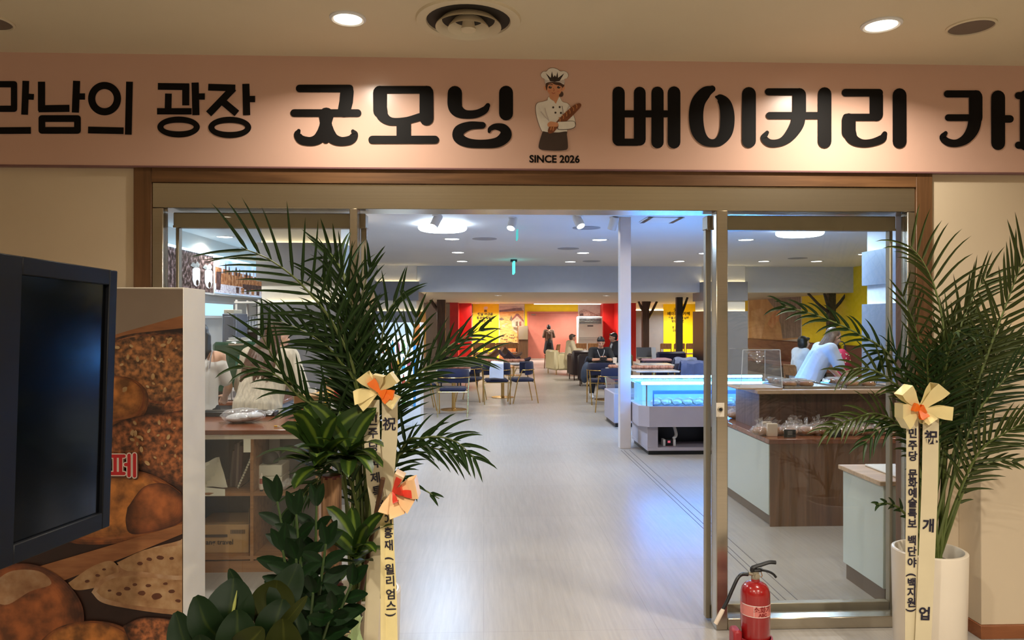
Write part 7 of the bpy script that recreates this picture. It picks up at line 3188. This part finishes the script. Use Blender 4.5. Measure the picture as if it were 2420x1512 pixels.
single(S, 'tissue_cup', mat('cream paper cup', (226, 206, 186), 0.6), 'cream paper cup on the table of the man in black', 'cup')


def sofa(name, label, c, w, d, h, rot, mm, legm, cat='armchair'):
    t = thing(name, label, cat, (0, 0, 0))
    S = MB()
    S.box((-w / 2 + 0.1, -d / 2 + 0.12, 0.14), (w / 2 - 0.1, d / 2, 0.44), 0, 0.05)
    S.build('seat', mm, t)
    S = MB()
    S.box((-w / 2, -d / 2, 0.14), (w / 2, -d / 2 + 0.16, h), 0, 0.05)
    S.build('backrest', mm, t)
    for sx in (-1, 1):
        S = MB()
        S.box((sx * w / 2, -d / 2 + 0.1, 0.14), (sx * (w / 2 - 0.13), d / 2, h - 0.1 if w < 1.1 else h - 0.02), 0, 0.05)
        S.build('armrest', mm, t)
        for sy in (-1, 1):
            S = MB()
            S.tube([(sx * (w / 2 - 0.06), sy * (d / 2 - 0.08), 0), (sx * (w / 2 - 0.06), sy * (d / 2 - 0.08), 0.15)], 0.016, 8)
            S.build('leg', legm, t)
    t.location = c
    t.rotation_euler = (0, 0, rot)
    return t


m_creaml = mat('cream leather', (222, 208, 164), 0.4, var=0.03)
m_blackl = mat('black leather', (24, 20, 26), 0.4, var=0.1)
m_navyl = mat('navy upholstery', (20, 26, 66), 0.6, var=0.1)
m_brownl = mat('brown leather seat', (110, 72, 46), 0.45, var=0.1)
sofa('armchair', 'cream leather armchair near the pink door', xy(1328, 22.6), 0.82, 0.8, 0.74, -1.3, m_creaml, m_gold)
sofa('armchair', 'black leather armchair beyond the left navy chairs', xy(1085, 18.2), 0.8, 0.75, 0.76, -0.9, m_blackl, m_dark)
sofa('armchair', 'dark armchair in front of the grey panelled wall', xy(1568, 20), 0.95, 0.8, 0.8, 0.4, m_navyl, m_dark)
sofa('armchair', 'dark upholstered chair with wood legs beside the cream armchair', xy(1372, 20.4), 0.62, 0.65, 0.82, 0.15, mat('dark brown upholstery', (44, 28, 26), 0.5), m_treen)
sofa('armchair', 'dark armchair behind the man in black', xy(1400, 18.6), 0.7, 0.7, 0.80, -0.2, mat('very dark brown upholstery', (36, 22, 24), 0.5), m_treen)
sofa('armchair', 'dark armchair holding the man in the suit', xy(1462, 19.4), 0.75, 0.7, 0.74, 1.3, m_blackl, m_dark)


def lounge(label, c, rot, mm):
    t = thing('lounge_chair', label, 'lounge chair', (0, 0, 0))
    S = MB()
    rows = []
    for i in range(9):
        u = i / 8
        y = 0.45 - 0.75 * u
        z = 0.36 - 0.10 * math.sin(u * 2.2) + 0.62 * max(0, u - 0.45) ** 1.2
        rows.append([Vector(((0.36 - 0.06 * u) * v, y - 0.0, z + 0.16 * abs(v) ** 2.5)) for v in [k / 4 - 1 for k in range(9)]])
    S.grid(rows, 0, False, thick=0.06)
    S.build('shell', mm, t, 60)
    S = MB()
    S.lathe((0, 0.05, 0), [(0.24, 0), (0.24, 0.015), (0.03, 0.03), (0.03, 0.27)], 20)
    S.build('pedestal', m_gold, t)
    t.location = c
    t.rotation_euler = (0, 0, rot)


lounge('brown shell lounge chair under the yellow poster wall', xy(1163, 24.5), 1.2, m_brownl)
lounge('dark plum shell lounge chair left of the tall cabinet', xy(1210, 22.0), -1.1, mat('plum velvet', (40, 24, 44), 0.6, var=0.1))
lounge('dark brown shell lounge chair behind the plum one', xy(1196, 25.5), -0.9, mat('dark brown hide', (72, 46, 32), 0.5, var=0.1))


m_wchair = wood('mid brown chair wood', (118, 78, 46), (152, 106, 66), 0.45)


def make_wchair(label, loc, rot, group):
    t = thing('wooden_chair', label, 'chair', (0, 0, 0), group)
    S = MB()
    S.box((-0.19, -0.2, 0.43), (0.19, 0.21, 0.465), 0, 0.01)
    S.build('seat', m_wchair, t)
    S = MB()
    rows = [[Vector((0.19 * v, -0.21 - 0.03 * (1 - v * v) - 0.05 * k, 0.62 + 0.2 * k)) for v in (-1, -0.5, 0, 0.5, 1)] for k in (0, 0.5, 1)]
    S.grid(rows, 0, False, thick=0.02)
    S.build('backrest', m_wchair, t)
    for sx in (-1, 1):
        S = MB()
        S.tube([(sx * 0.19, -0.24, 0.8), (sx * 0.185, -0.2, 0.44), (sx * 0.185, -0.24, 0)], 0.016, 8)
        S.build('leg', m_wchair, t)
        S = MB()
        S.tube([(sx * 0.185, 0.18, 0.43), (sx * 0.185, 0.21, 0)], 0.016, 8)
        S.build('leg', m_wchair, t)
    t.location = loc
    t.rotation_euler = (0, 0, rot)
    return t


w0 = make_wchair('wooden chair in the row under the yellow poster wall, first from the red pier', xy(1131, 27.2), 0, 'wooden chairs')
for px, D, r, lb in ((1158, 27.2, 0, 'wooden chair in the row under the yellow poster wall, second from the red pier'), (1185, 27.2, 0, 'wooden chair in the row under the mural, third from the red pier'), (1211, 27.2, 0, 'wooden chair in the row under the mural, next to the tall cabinet'),
                     (1370, 26.5, 0.1, 'wooden chair in front of the white air conditioner, nearer the door'), (1402, 26.5, -0.1, 'wooden chair in front of the white air conditioner, nearer the red wall'),
                     (1570, 26.2, 0, 'wooden chair under the yellow text wall, nearest the grey panel'), (1600, 26.2, 0.1, 'wooden chair under the yellow text wall behind the black post'), (1630, 26.2, 0, 'wooden chair under the yellow text wall, next to the column'),
                     (1893, 13.6, -1.4, 'wooden chair holding the woman in the pale shirt'), (1304, 25.3, 1.2, 'wooden chair between the cream armchair and the pink door')):
    dup(w0, xy(px, D), r, lb)
c = xy(1172, 28.0)
t = thing('long_table', 'long dark table under the yellow poster wall and mural', 'table', c)
S = MB()
S.box(c + Vector((-0.85, -0.3, 0.72)), c + Vector((0.85, 0.3, 0.76)), 0, 0.005)
S.build('tabletop', m_treen, t)
for sx in (-1, 1):
    for sy in (-1, 1):
        S = MB()
        S.box(c + Vector((sx * 0.8 - 0.03, sy * 0.26 - 0.03, 0)), c + Vector((sx * 0.8 + 0.03, sy * 0.26 + 0.03, 0.72)))
        S.build('leg', m_treen, t)
c = xy(1384, 21.6)
t = thing('side_table', 'white topped table between the two seated men in the distance', 'table', c)
S = MB()
S.lathe(c, [(0.36, 0.70), (0.36, 0.735), (0, 0.736)], 28)
S.build('tabletop', m_marble, t)
S = MB()
S.lathe(c, [(0.24, 0), (0.24, 0.02), (0.035, 0.03), (0.035, 0.70)], 20)
S.build('pedestal', m_dark, t)

# jackets thrown over chairs beside the clad column
for k, (px, D, rgb, lb) in enumerate(((1612, 15.6, (116, 124, 150), 'grey blue jacket hanging over a chair right of the loaves'), (1628, 14.3, (86, 96, 130), 'folded blue grey jacket on a chair beside the sliding door stile'))):
    c = xy(px, D)
    if k == 0:
        dup(ch0, c, 0.3, 'navy velvet chair under the grey blue jacket')
    else:
        dup(ch0, c, -0.2, 'navy velvet chair under the folded jacket')
    S = MB()
    rows = []
    for z, dy in ((0.30, -0.36), (0.5, -0.34), (0.7, -0.335), (0.82, -0.32), (0.87, -0.26), (0.85, -0.19), (0.7, -0.13)):
        rows.append([c + Vector(((-0.26 + 0.065 * j) * (1 - 0.35 * max(0, z - 0.6)), dy + 0.025 * math.sin(j * 1.9 + z * 5), z + 0.012 * math.sin(j * 1.3))) for j in range(9)])
    S.grid(rows, 0, False, thick=0.02)
    single(S, 'jacket', mat('jacket %d' % k, rgb, 0.8, var=0.15), lb, 'jacket')

# table by the side wall with a red spotted bag
c = xy(1990, 10.9)
t = thing('work_table', 'white table behind the woman leaning over', 'table', c)
S = MB()
S.box(c + Vector((-0.6, -0.35, 0.72)), c + Vector((0.7, 0.35, 0.75)), 0, 0.005)
S.build('tabletop', m_marble, t)
for sx in (-0.52, 0.62):
    for sy in (-1, 1):
        S = MB()
        S.tube([c + Vector((sx, sy * 0.3, 0)), c + Vector((sx, sy * 0.3, 0.72))], 0.018, 8)
        S.build('leg', m_dark, t)

# ================================================================== PEOPLE
m_skin = mat('skin', (206, 152, 122), 0.5, var=0.05, scale=10)
m_skin2 = mat('fair skin', (224, 176, 148), 0.5, var=0.05, scale=10)
m_hairb = mat('black hair', (24, 20, 20), 0.45, var=0.3, scale=30, stretch=(4, 4, 0.6))
m_hairbr = mat('brown hair', (92, 64, 48), 0.45, var=0.3, scale=30, stretch=(4, 4, 0.6))
m_hairln = mat('light brown hair', (120, 96, 76), 0.45, var=0.3, scale=30, stretch=(4, 4, 0.6))
m_hairg = mat('grey brown hair', (84, 70, 60), 0.5, var=0.3, scale=30)
m_eye = mat('dark eye', (26, 18, 16), 0.2)
m_lip = mat('lip', (160, 86, 76), 0.5)


def cap(S, a, b, ra, rb, n=12):
    S.tube([a, b], [ra, rb], n, round_ends=True)


STAND = dict(pelvis=(0, 0, 0.92), chest=(0, 0.0, 1.22), neck=(0, 0.005, 1.40), head=(0, 0.03, 1.54), sh=(0.175, 0, 1.36), el=(0.23, -0.02, 1.09), wr=(0.22, 0.08, 0.86), hip=(0.085, 0, 0.90), kn=(0.09, 0.02, 0.49), an=(0.09, -0.01, 0.08))
SIT = dict(pelvis=(0, 0, 0.53), chest=(0, 0.02, 0.84), neck=(0, 0.05, 1.03), head=(0, 0.085, 1.17), sh=(0.18, 0.03, 0.99), el=(0.23, 0.10, 0.74), wr=(0.10, 0.36, 0.76), hip=(0.09, 0.02, 0.52), kn=(0.11, 0.44, 0.50), an=(0.11, 0.42, 0.08))


def pick(J, k, s):
    """left (s=-1) and right (s=1) may differ: keys ending in _l / _r win"""
    kk = k + ('_l' if s < 0 else '_r')
    if kk in J:
        return Vector(J[kk])
    v = Vector(J[k])
    v.x *= s
    return v


def hand(S, w, d, nrm, s, curl=0.5, k=1.0):
    """palm, four unequal bent fingers and a thumb from the side of the palm"""
    d, nrm = d.normalized(), nrm.normalized()
    side = d.cross(nrm).normalized()
    nrm = side.cross(d).normalized()
    pl = 0.085 * k
    for i in range(4):
        o = (i - 1.5) * 0.019 * k
        cap(S, w + side * o * 0.5, w + d * pl + side * o, 0.017 * k, 0.0125 * k, 8)
    for i, L in enumerate((0.070, 0.080, 0.075, 0.058)):
        p = w + d * pl + side * (i - 1.5) * 0.0205 * k
        dd = d.copy()
        for j in range(3):
            q = p + dd * L * k * (0.45, 0.32, 0.26)[j]
            cap(S, p, q, (0.0092 - 0.0007 * j) * k, (0.0088 - 0.0008 * j) * k, 8)
            p = q
            dd = (dd * math.cos(curl) - nrm * math.sin(curl)).normalized()
    p = w + d * 0.025 * k - side * s * 0.026 * k
    dd = (d * 0.72 - side * s * 0.62 - nrm * 0.25).normalized()
    for j in range(2):
        q = p + dd * 0.036 * k
        cap(S, p, q, 0.0115 * k, 0.0100 * k, 8)
        p = q
        dd = (dd * 0.8 + d * 0.5 - nrm * 0.2).normalized()


def figure(label, loc, rot, J, top, bottom, shoes, hair, skin=m_skin, scale=1.0, voxel=0.010, turn=0.0, nod=0.0, curl=0.5):
    t = thing('person', label, 'person', (0, 0, 0))
    V = Vector
    pel, che, nek, hed = (V(J[k]) for k in ('pelvis', 'chest', 'neck', 'head'))
    H = Matrix.Translation(hed) @ Matrix.Rotation(turn, 4, 'Z') @ Matrix.Rotation(-nod, 4, 'X')

    def hp(x, y, z):
        return H @ V((x, y, z))
    R3 = H.to_3x3().to_4x4()
    B = MB()
    B.ball(hp(0, -0.008, 0.022), (0.076, 0.095, 0.088), 18, 12, 0, R3)
    B.ball(hp(0, 0.018, -0.045), (0.058, 0.068, 0.066), 16, 10, 0, R3)
    B.ball(hp(0, 0.052, -0.082), (0.028, 0.026, 0.024), 12, 8, 0, R3)
    cap(B, hp(0, 0.082, 0.012), hp(0, 0.102, -0.03), 0.008, 0.0135, 8)
    cap(B, hp(-0.035, 0.074, 0.026), hp(0.035, 0.074, 0.026), 0.011, 0.011, 8)
    for s in (-1, 1):
        B.ball(hp(s * 0.078, -0.005, -0.012), (0.012, 0.02, 0.03), 10, 8, 0, R3)
        B.ball(hp(s * 0.04, 0.06, -0.025), (0.022, 0.022, 0.02), 10, 8, 0, R3)
    cap(B, hp(-0.016, 0.082, -0.056), hp(0.016, 0.082, -0.056), 0.008, 0.008, 8)
    cap(B, nek + V((0, -0.005, -0.02)), hp(0, -0.012, -0.05), 0.056, 0.050)
    up = (nek - pel).normalized()
    cap(B, nek, che, 0.066, 0.105)
    for s in (-1, 1):
        sh = pick(J, 'sh', s)
        hi = pick(J, 'hip', s)
        cap(B, nek + (sh - nek) * 0.15 - up * 0.02, sh, 0.05, 0.052)
        cap(B, che + V((s * 0.06, 0, 0)), pel + V((s * 0.05, 0, 0.04)), 0.095, 0.092)
        cap(B, che + (sh - che) * 0.4, sh, 0.09, 0.055)
        cap(B, pel + V((s * 0.04, 0, 0)), hi, 0.09, 0.088)
        el, wr, kn, an = (pick(J, k, s) for k in ('el', 'wr', 'kn', 'an'))
        cap(B, sh, el, 0.047, 0.037)
        cap(B, el, el.lerp(wr, 0.35), 0.037, 0.038)
        cap(B, el.lerp(wr, 0.35), wr, 0.037, 0.025)
        hd = pick(J, 'hd', s) if ('hd' in J or 'hd_l' in J) else (wr - el)
        hn = V(J['hn']) if 'hn' in J else V((s * 0.4, 0.6, 0.6))
        hand(B, wr, hd, hn, s, curl)
        cap(B, hi, kn, 0.082, 0.054)
        cap(B, kn, kn.lerp(an, 0.35), 0.052, 0.052)
        cap(B, kn.lerp(an, 0.35), an, 0.051, 0.034)
        cap(B, an + V((0, -0.03, -0.03)), an + V((0, 0.13, -0.05)), 0.034, 0.028)
    remesh(B, voxel, 'body', skin, t, 3)
    # eyes and mouth
    E = MB()
    for s in (-1, 1):
        E.ball(hp(s * 0.031, 0.079, 0.002), (0.011, 0.008, 0.007), 10, 7, 0, R3)
    E.build('eyes', m_eye, t)
    E = MB()
    E.ball(hp(0, 0.092, -0.056), (0.020, 0.005, 0.006), 10, 6, 0, R3)
    E.build('mouth', m_lip, t)
    # top
    if top:
        mm, sleeve, hem, loose, neckdrop = top
        C = MB()
        g = 0.013 + loose
        a0 = nek - up * neckdrop
        cap(C, a0, che, 0.070 + g * 0.6, 0.105 + g)
        lowp = pel + (pel - che).normalized() * hem
        for s in (-1, 1):
            sh = pick(J, 'sh', s)
            if neckdrop < 0.12:
                cap(C, nek + (sh - nek) * 0.35 - up * 0.025, sh, 0.05 + g * 0.7, 0.054 + g)
            cap(C, che + (sh - che) * 0.4, sh - up * (0.0 if neckdrop < 0.12 else 0.07), 0.09 + g, 0.052 + g)
            cap(C, che + V((s * 0.06, 0, 0)), pel + V((s * 0.055, 0, 0.04)), 0.095 + g, 0.094 + g * 1.2)
            cap(C, pel + V((s * 0.055, 0, 0.04)), lowp + V((s * 0.06, 0, 0.05)), 0.094 + g * 1.2, 0.098 + g * 1.3)
            el, wr = pick(J, 'el', s), pick(J, 'wr', s)
            if sleeve > 0:
                s0 = sh if neckdrop < 0.12 else sh - up * 0.07
                if sleeve <= 0.5:
                    cap(C, s0, s0.lerp(el, sleeve * 2), 0.05 + g, 0.044 + g)
                else:
                    cap(C, s0, el, 0.05 + g, 0.043 + g)
                    cap(C, el, el.lerp(wr, (sleeve - 0.5) * 2), 0.043 + g, 0.033 + g)
        o = remesh(C, 0.012, 'top', mm, t, 4)
    if bottom:
        mm, kind, ln = bottom
        C = MB()
        if kind == 'trousers':
            cap(C, pel + V((-0.05, 0, 0.03)), pel + V((0.05, 0, 0.03)), 0.108, 0.108)
            for s in (-1, 1):
                hi, kn, an = (pick(J, k, s) for k in ('hip', 'kn', 'an'))
                cap(C, pel + V((s * 0.04, 0, 0)), hi, 0.102, 0.100)
                cap(C, hi, kn, 0.095, 0.070)
                cap(C, kn, kn.lerp(an, ln), 0.068, 0.055)
        else:
            cap(C, pel + V((0, 0, 0.05)), pel + V((0, 0, -0.1)), 0.135, 0.16)
            for s in (-1, 1):
                cap(C, pel + V((s * 0.05, 0, 0.0)), V((s * 0.1, 0, ln)), 0.12, 0.15)
            cap(C, pel + V((0, 0.03, -0.1)), V((0, 0.05, ln)), 0.13, 0.15)
        remesh(C, 0.013, 'trousers' if kind == 'trousers' else 'skirt', mm, t, 4)
    if shoes:
        for s in (-1, 1):
            an = pick(J, 'an', s)
            C = MB()
            cap(C, an + V((0, -0.035, -0.035)), an + V((0, 0.06, -0.038)), 0.040, 0.040)
            cap(C, an + V((0, 0.06, -0.04)), an + V((0, 0.155, -0.05)), 0.040, 0.030)
            cap(C, an + V((0, -0.03, -0.01)), an + V((0, 0.02, 0.0)), 0.042, 0.042)
            remesh(C, 0.009, 'shoe', shoes, t, 2)
    hm, style = hair
    C = MB()
    C.ball(hp(0, -0.022, 0.034), (0.084, 0.096, 0.090), 20, 12, 0, R3)
    C.ball(hp(0, -0.05, -0.01), (0.076, 0.062, 0.075), 16, 10, 0, R3)
    if style in ('short', 'bob', 'long'):
        cap(C, hp(-0.05, 0.062, 0.066), hp(0.055, 0.058, 0.07), 0.027, 0.027)
    if style == 'bob':
        C.ball(hp(0, -0.03, -0.02), (0.098, 0.085, 0.105), 18, 12, 0, R3)
    if style == 'long':
        bk = (che - nek).normalized()
        random.seed(31)
        for j in range(9):
            a = -1.35 + 2.7 * j / 8
            p0 = hp(0.07 * math.sin(a), -0.025 - 0.05 * math.cos(a), 0.0)
            p1 = nek + V((0.105 * math.sin(a), -0.10 - 0.02 * math.cos(a), 0.0))
            p2 = che + V((0.13 * math.sin(a), -0.165, -0.03 + random.uniform(-0.05, 0.05)))
            C.tube([p0, p1, p1.lerp(p2, 0.6), p2], [0.036, 0.040, 0.036, 0.012], 8, round_ends=True)
    if style == 'mid':
        for j in range(7):
            a = -1.5 + 3.0 * j / 6
            p0 = hp(0.075 * math.sin(a), -0.025 - 0.045 * math.cos(a), 0.0)
            p1 = nek + V((0.085 * math.sin(a), -0.07 * math.cos(a) - 0.02, 0.0))
            C.tube([p0, p1, p1 + V((0, -0.01, -0.07))], [0.032, 0.03, 0.01], 8, round_ends=True)
    remesh(C, 0.010, 'hair', hm, t, 3)
    t.location = loc
    t.rotation_euler = (0, 0, rot)
    t.scale = (scale,) * 3
    return t


def at(px, D, z=0.0):
    q = P(px, 756, D)
    return Vector((q.x, q.y, z))


m_whitetop = mat('white jersey', (226, 224, 222), 0.8, var=0.04)
m_knit = mat('cream knit', (212, 202, 184), 0.9, var=0.22, scale=42, stretch=(1, 1, 0.03), bump=1.0, bscale=42)
m_blackcl = mat('black cloth', (22, 22, 26), 0.8, var=0.15)
m_navycl = mat('navy cloth', (30, 34, 56), 0.8, var=0.1)
m_suit = mat('charcoal suit', (36, 36, 46), 0.7, var=0.1)
m_beigej = mat('beige jacket', (206, 192, 160), 0.8, var=0.05)
m_shirtb = mat('pale blue shirt', (196, 206, 222), 0.8, var=0.05)
m_whitesh = mat('white trainers', (224, 224, 226), 0.5, var=0.03)
m_browntop = mat('brown blouse', (104, 80, 64), 0.8, var=0.15)

# two women behind the service counter
J = dict(STAND)
J.update(el=(0.235, 0.06, 1.10), wr=(0.16, 0.26, 1.0))
p = figure('woman in white off-shoulder top behind the counter, partly hidden by the bread board', at(468, 6.3), 0.1, J, (m_whitetop, 0.35, 0.06, 0.0, 0.15), (m_blackcl, 'trousers', 0.95), m_blackcl, (m_hairb, 'mid'), m_skin2, 0.985)
S = MB()
for s in (-1, 1):
    c0 = [(s * 0.115, 0.04, 1.40), (s * 0.125, -0.03, 1.415), (s * 0.125, -0.085, 1.36), (s * 0.12, -0.11, 1.27)]
    S.tube(bez(c0, 5), 0.006, 6)
o = S.build('straps', mat('grey straps', (150, 146, 150), 0.6), p)
J = dict(STAND)
J.update(chest=(0, 0.10, 1.20), neck=(0, 0.17, 1.36), head=(0.015, 0.235, 1.48), sh=(0.18, 0.14, 1.31), el=(0.27, 0.16, 1.06), wr=(0.26, 0.30, 0.90))
figure('woman with long brown hair in a cream knitted jumper bending beside the coffee machine', at(612, 6.2), -0.35, J, (m_knit, 0.98, 0.06, 0.028, 0.045), (m_blackcl, 'trousers', 0.95), m_blackcl, (m_hairbr, 'long'), m_skin2, 1.02, turn=-0.6, nod=0.15)

# man in black at the table, looking at a phone
J = dict(SIT)
J.update(neck=(0, 0.07, 1.04), head=(0, 0.12, 1.17), el=(0.25, 0.20, 0.79), wr_l=(-0.085, 0.40, 0.815), wr_r=(0.085, 0.40, 0.815), hd_l=(0.8, 0.35, 0.25), hd_r=(-0.8, 0.35, 0.25), hn=(0, 0.4, -0.9),
         kn_l=(-0.12, 0.43, 0.50), an_l=(-0.12, 0.36, 0.085), kn_r=(0.20, 0.42, 0.50), an_r=(0.24, 0.38, 0.085), pelvis=(0, 0, 0.57), hip=(0.09, 0.02, 0.56), chest=(0, 0.03, 0.86))
loc = at(1418, 16.0)
p = figure('man in black shirt with white lanyard sitting at a table looking at his phone', loc, PI, J, (m_blackcl, 0.6, 0.02, 0.012, 0.045), (m_blackcl, 'trousers', 0.92), m_whitesh, (m_hairb, 'short'), m_skin, 1.0, 0.0075, 0.0, 0.35, 0.75)
S = MB()
S.tube(bez([(-0.075, 0.02, 1.045), (-0.07, 0.15, 0.98), (-0.035, 0.165, 0.88), (0.0, 0.17, 0.84), (0.035, 0.165, 0.88), (0.07, 0.15, 0.98), (0.075, 0.02, 1.045)], 6), 0.006, 6)
S.build('lanyard', mat('white lanyard', (206, 206, 206), 0.6), p)
tp = thing('phone', 'dark phone held in both hands by the man in black', 'phone', loc + Vector((0, -0.46, 0.85)))
S = MB()
M = Matrix.Translation(loc + Vector((0, -0.463, 0.838))) @ Matrix.Rotation(0.6, 4, 'X')
S.box((-0.075, -0.005, -0.036), (0.075, 0.004, 0.036), 0, 0.003, M)
S.build('case', m_black, tp)
S = MB()
S.box((-0.07, 0.0042, -0.032), (0.07, 0.0052, 0.032), 0, 0, M)
S.build('screen', m_dark, tp)
dup(ch0, at(1418, 16.06), PI, 'navy velvet chair carrying the man in black')
S = MB()
c = at(1384, 15.75, 0.0)
S.ball(c + Vector((0, 0, 0.53)), (0.10, 0.14, 0.23), 16, 12, 0, Matrix.Rotation(0.15, 4, 'Y'))
S.tube(bez([c + Vector((-0.02, 0.0, 0.74)), c + Vector((0.03, 0.02, 0.86)), c + Vector((0.09, 0.03, 0.80)), c + Vector((0.06, 0.02, 0.70))], 5), 0.008, 6)
single(S, 'backpack', mat('slate blue bag', (60, 72, 92), 0.7, var=0.25, bump=0.4, bscale=14), 'slate blue bag hanging at the left side of the man in black', 'bag')

# distant sitters
J = dict(SIT)
J.update(pelvis=(0, -0.02, 0.50), hip=(0.09, 0.0, 0.49), head=(0, 0.10, 1.15))
figure('grey haired man in beige jacket sitting near the cream armchair', at(1346, 22.2), -PI / 2 + 0.2, J, (m_beigej, 1.0, 0.03, 0.02, 0.045), (m_blackcl, 'trousers', 0.95), m_blackcl, (m_hairg, 'short'), m_skin, 0.97, 0.012)
figure('man in charcoal suit sitting sideways against the red wall', at(1458, 19.2), PI / 2 + 0.15, J, (m_suit, 1.0, 0.03, 0.025, 0.05), (m_suit, 'trousers', 0.95), m_blackcl, (m_hairb, 'short'), m_skin, 1.04, 0.012)
p = [o for o in COL.objects if o.name.startswith('person')][-1]
S = MB()
S.tube([(0, 0.115, 0.985), (0, 0.150, 0.93), (0, 0.165, 0.86)], [0.034, 0.03, 0.016], 8)
S.build('shirt_front', m_whitetop, p)

# standing woman before the pink door
J = dict(STAND)
J.update(el=(0.25, 0.0, 1.10), wr=(0.08, 0.17, 1.10), hd_l=(0.8, 0.2, 0.1), hd_r=(-0.8, 0.2, 0.1), head=(0, 0.045, 1.53))
figure('woman in brown blouse and long black skirt standing before the pink door', at(1297, 30.0), 0.1, J, (m_browntop, 0.8, 0.02, 0.01, 0.07), (m_blackcl, 'skirt', 0.42), m_blackcl, (m_hairb, 'bob'), m_skin2, 0.885, 0.012, 0.0, 0.2)

# woman leaning over on the right, woman sitting behind her
J = dict(STAND)
J.update(pelvis=(0, -0.02, 0.94), hip=(0.085, -0.02, 0.92), chest=(0, 0.10, 1.20), neck=(0, 0.20, 1.345), head=(0, 0.275, 1.455), sh=(0.175, 0.16, 1.30), el_l=(-0.23, 0.30, 1.08), wr_l=(-0.2, 0.46, 0.90), el_r=(0.21, 0.26, 1.06), wr_r=(0.2, 0.42, 0.88), hd_l=(0.1, 0.8, -0.5), hd_r=(-0.1, 0.8, -0.5))
figure('woman in pale blue shirt and navy trousers leaning over behind the bread counter', at(1921, 9.4), -PI / 2, J, (m_shirtb, 0.42, 0.14, 0.02, 0.04), (m_navycl, 'trousers', 0.95), m_whitesh, (m_hairln, 'mid'), m_skin2, 0.985, 0.009, 0.0, 0.35)
J = dict(SIT)
J.update(el=(0.22, 0.16, 0.76), wr=(0.1, 0.38, 0.84))
figure('woman with dark bob in pale grey shirt sitting beyond the acrylic cover', at(1889, 13.6), -PI / 2, J, (mat('pale grey blue shirt', (206, 216, 226), 0.8, var=0.05), 0.95, 0.03, 0.03, 0.04), (m_navycl, 'trousers', 0.95), m_whitesh, (m_hairb, 'bob'), m_skin2, 1.05, 0.011)

# red spotted bag on the white table
c = at(1988, 10.9, 0.7505)
t = thing('tote_bag', 'red bag with pale spots on the table behind the leaning woman', 'bag', c)
S = MB()
S.ball(c + Vector((0, 0, 0.235)), (0.15, 0.10, 0.235), 18, 12)
S.build('body', mat('red cloth', (186, 30, 52), 0.7, var=0.12), t)
S = MB()
random.seed(5)
for k in range(22):
    a, h = random.uniform(-2.4, -0.7), random.uniform(-0.7, 0.8)
    q = Vector((0.151 * math.cos(h) * math.cos(a), 0.101 * math.cos(h) * math.sin(a), 0.235 * math.sin(h)))
    S.ball(c + Vector((0, 0, 0.235)) + q, 0.008, 6, 4)
S.build('spots', m_cream, t)
S = MB()
S.tube(bez([c + Vector((-0.07, 0, 0.44)), c + Vector((-0.04, 0, 0.56)), c + Vector((0.04, 0, 0.56)), c + Vector((0.07, 0, 0.44))], 6), 0.008, 8)
S.build('handle', m_dark, t)
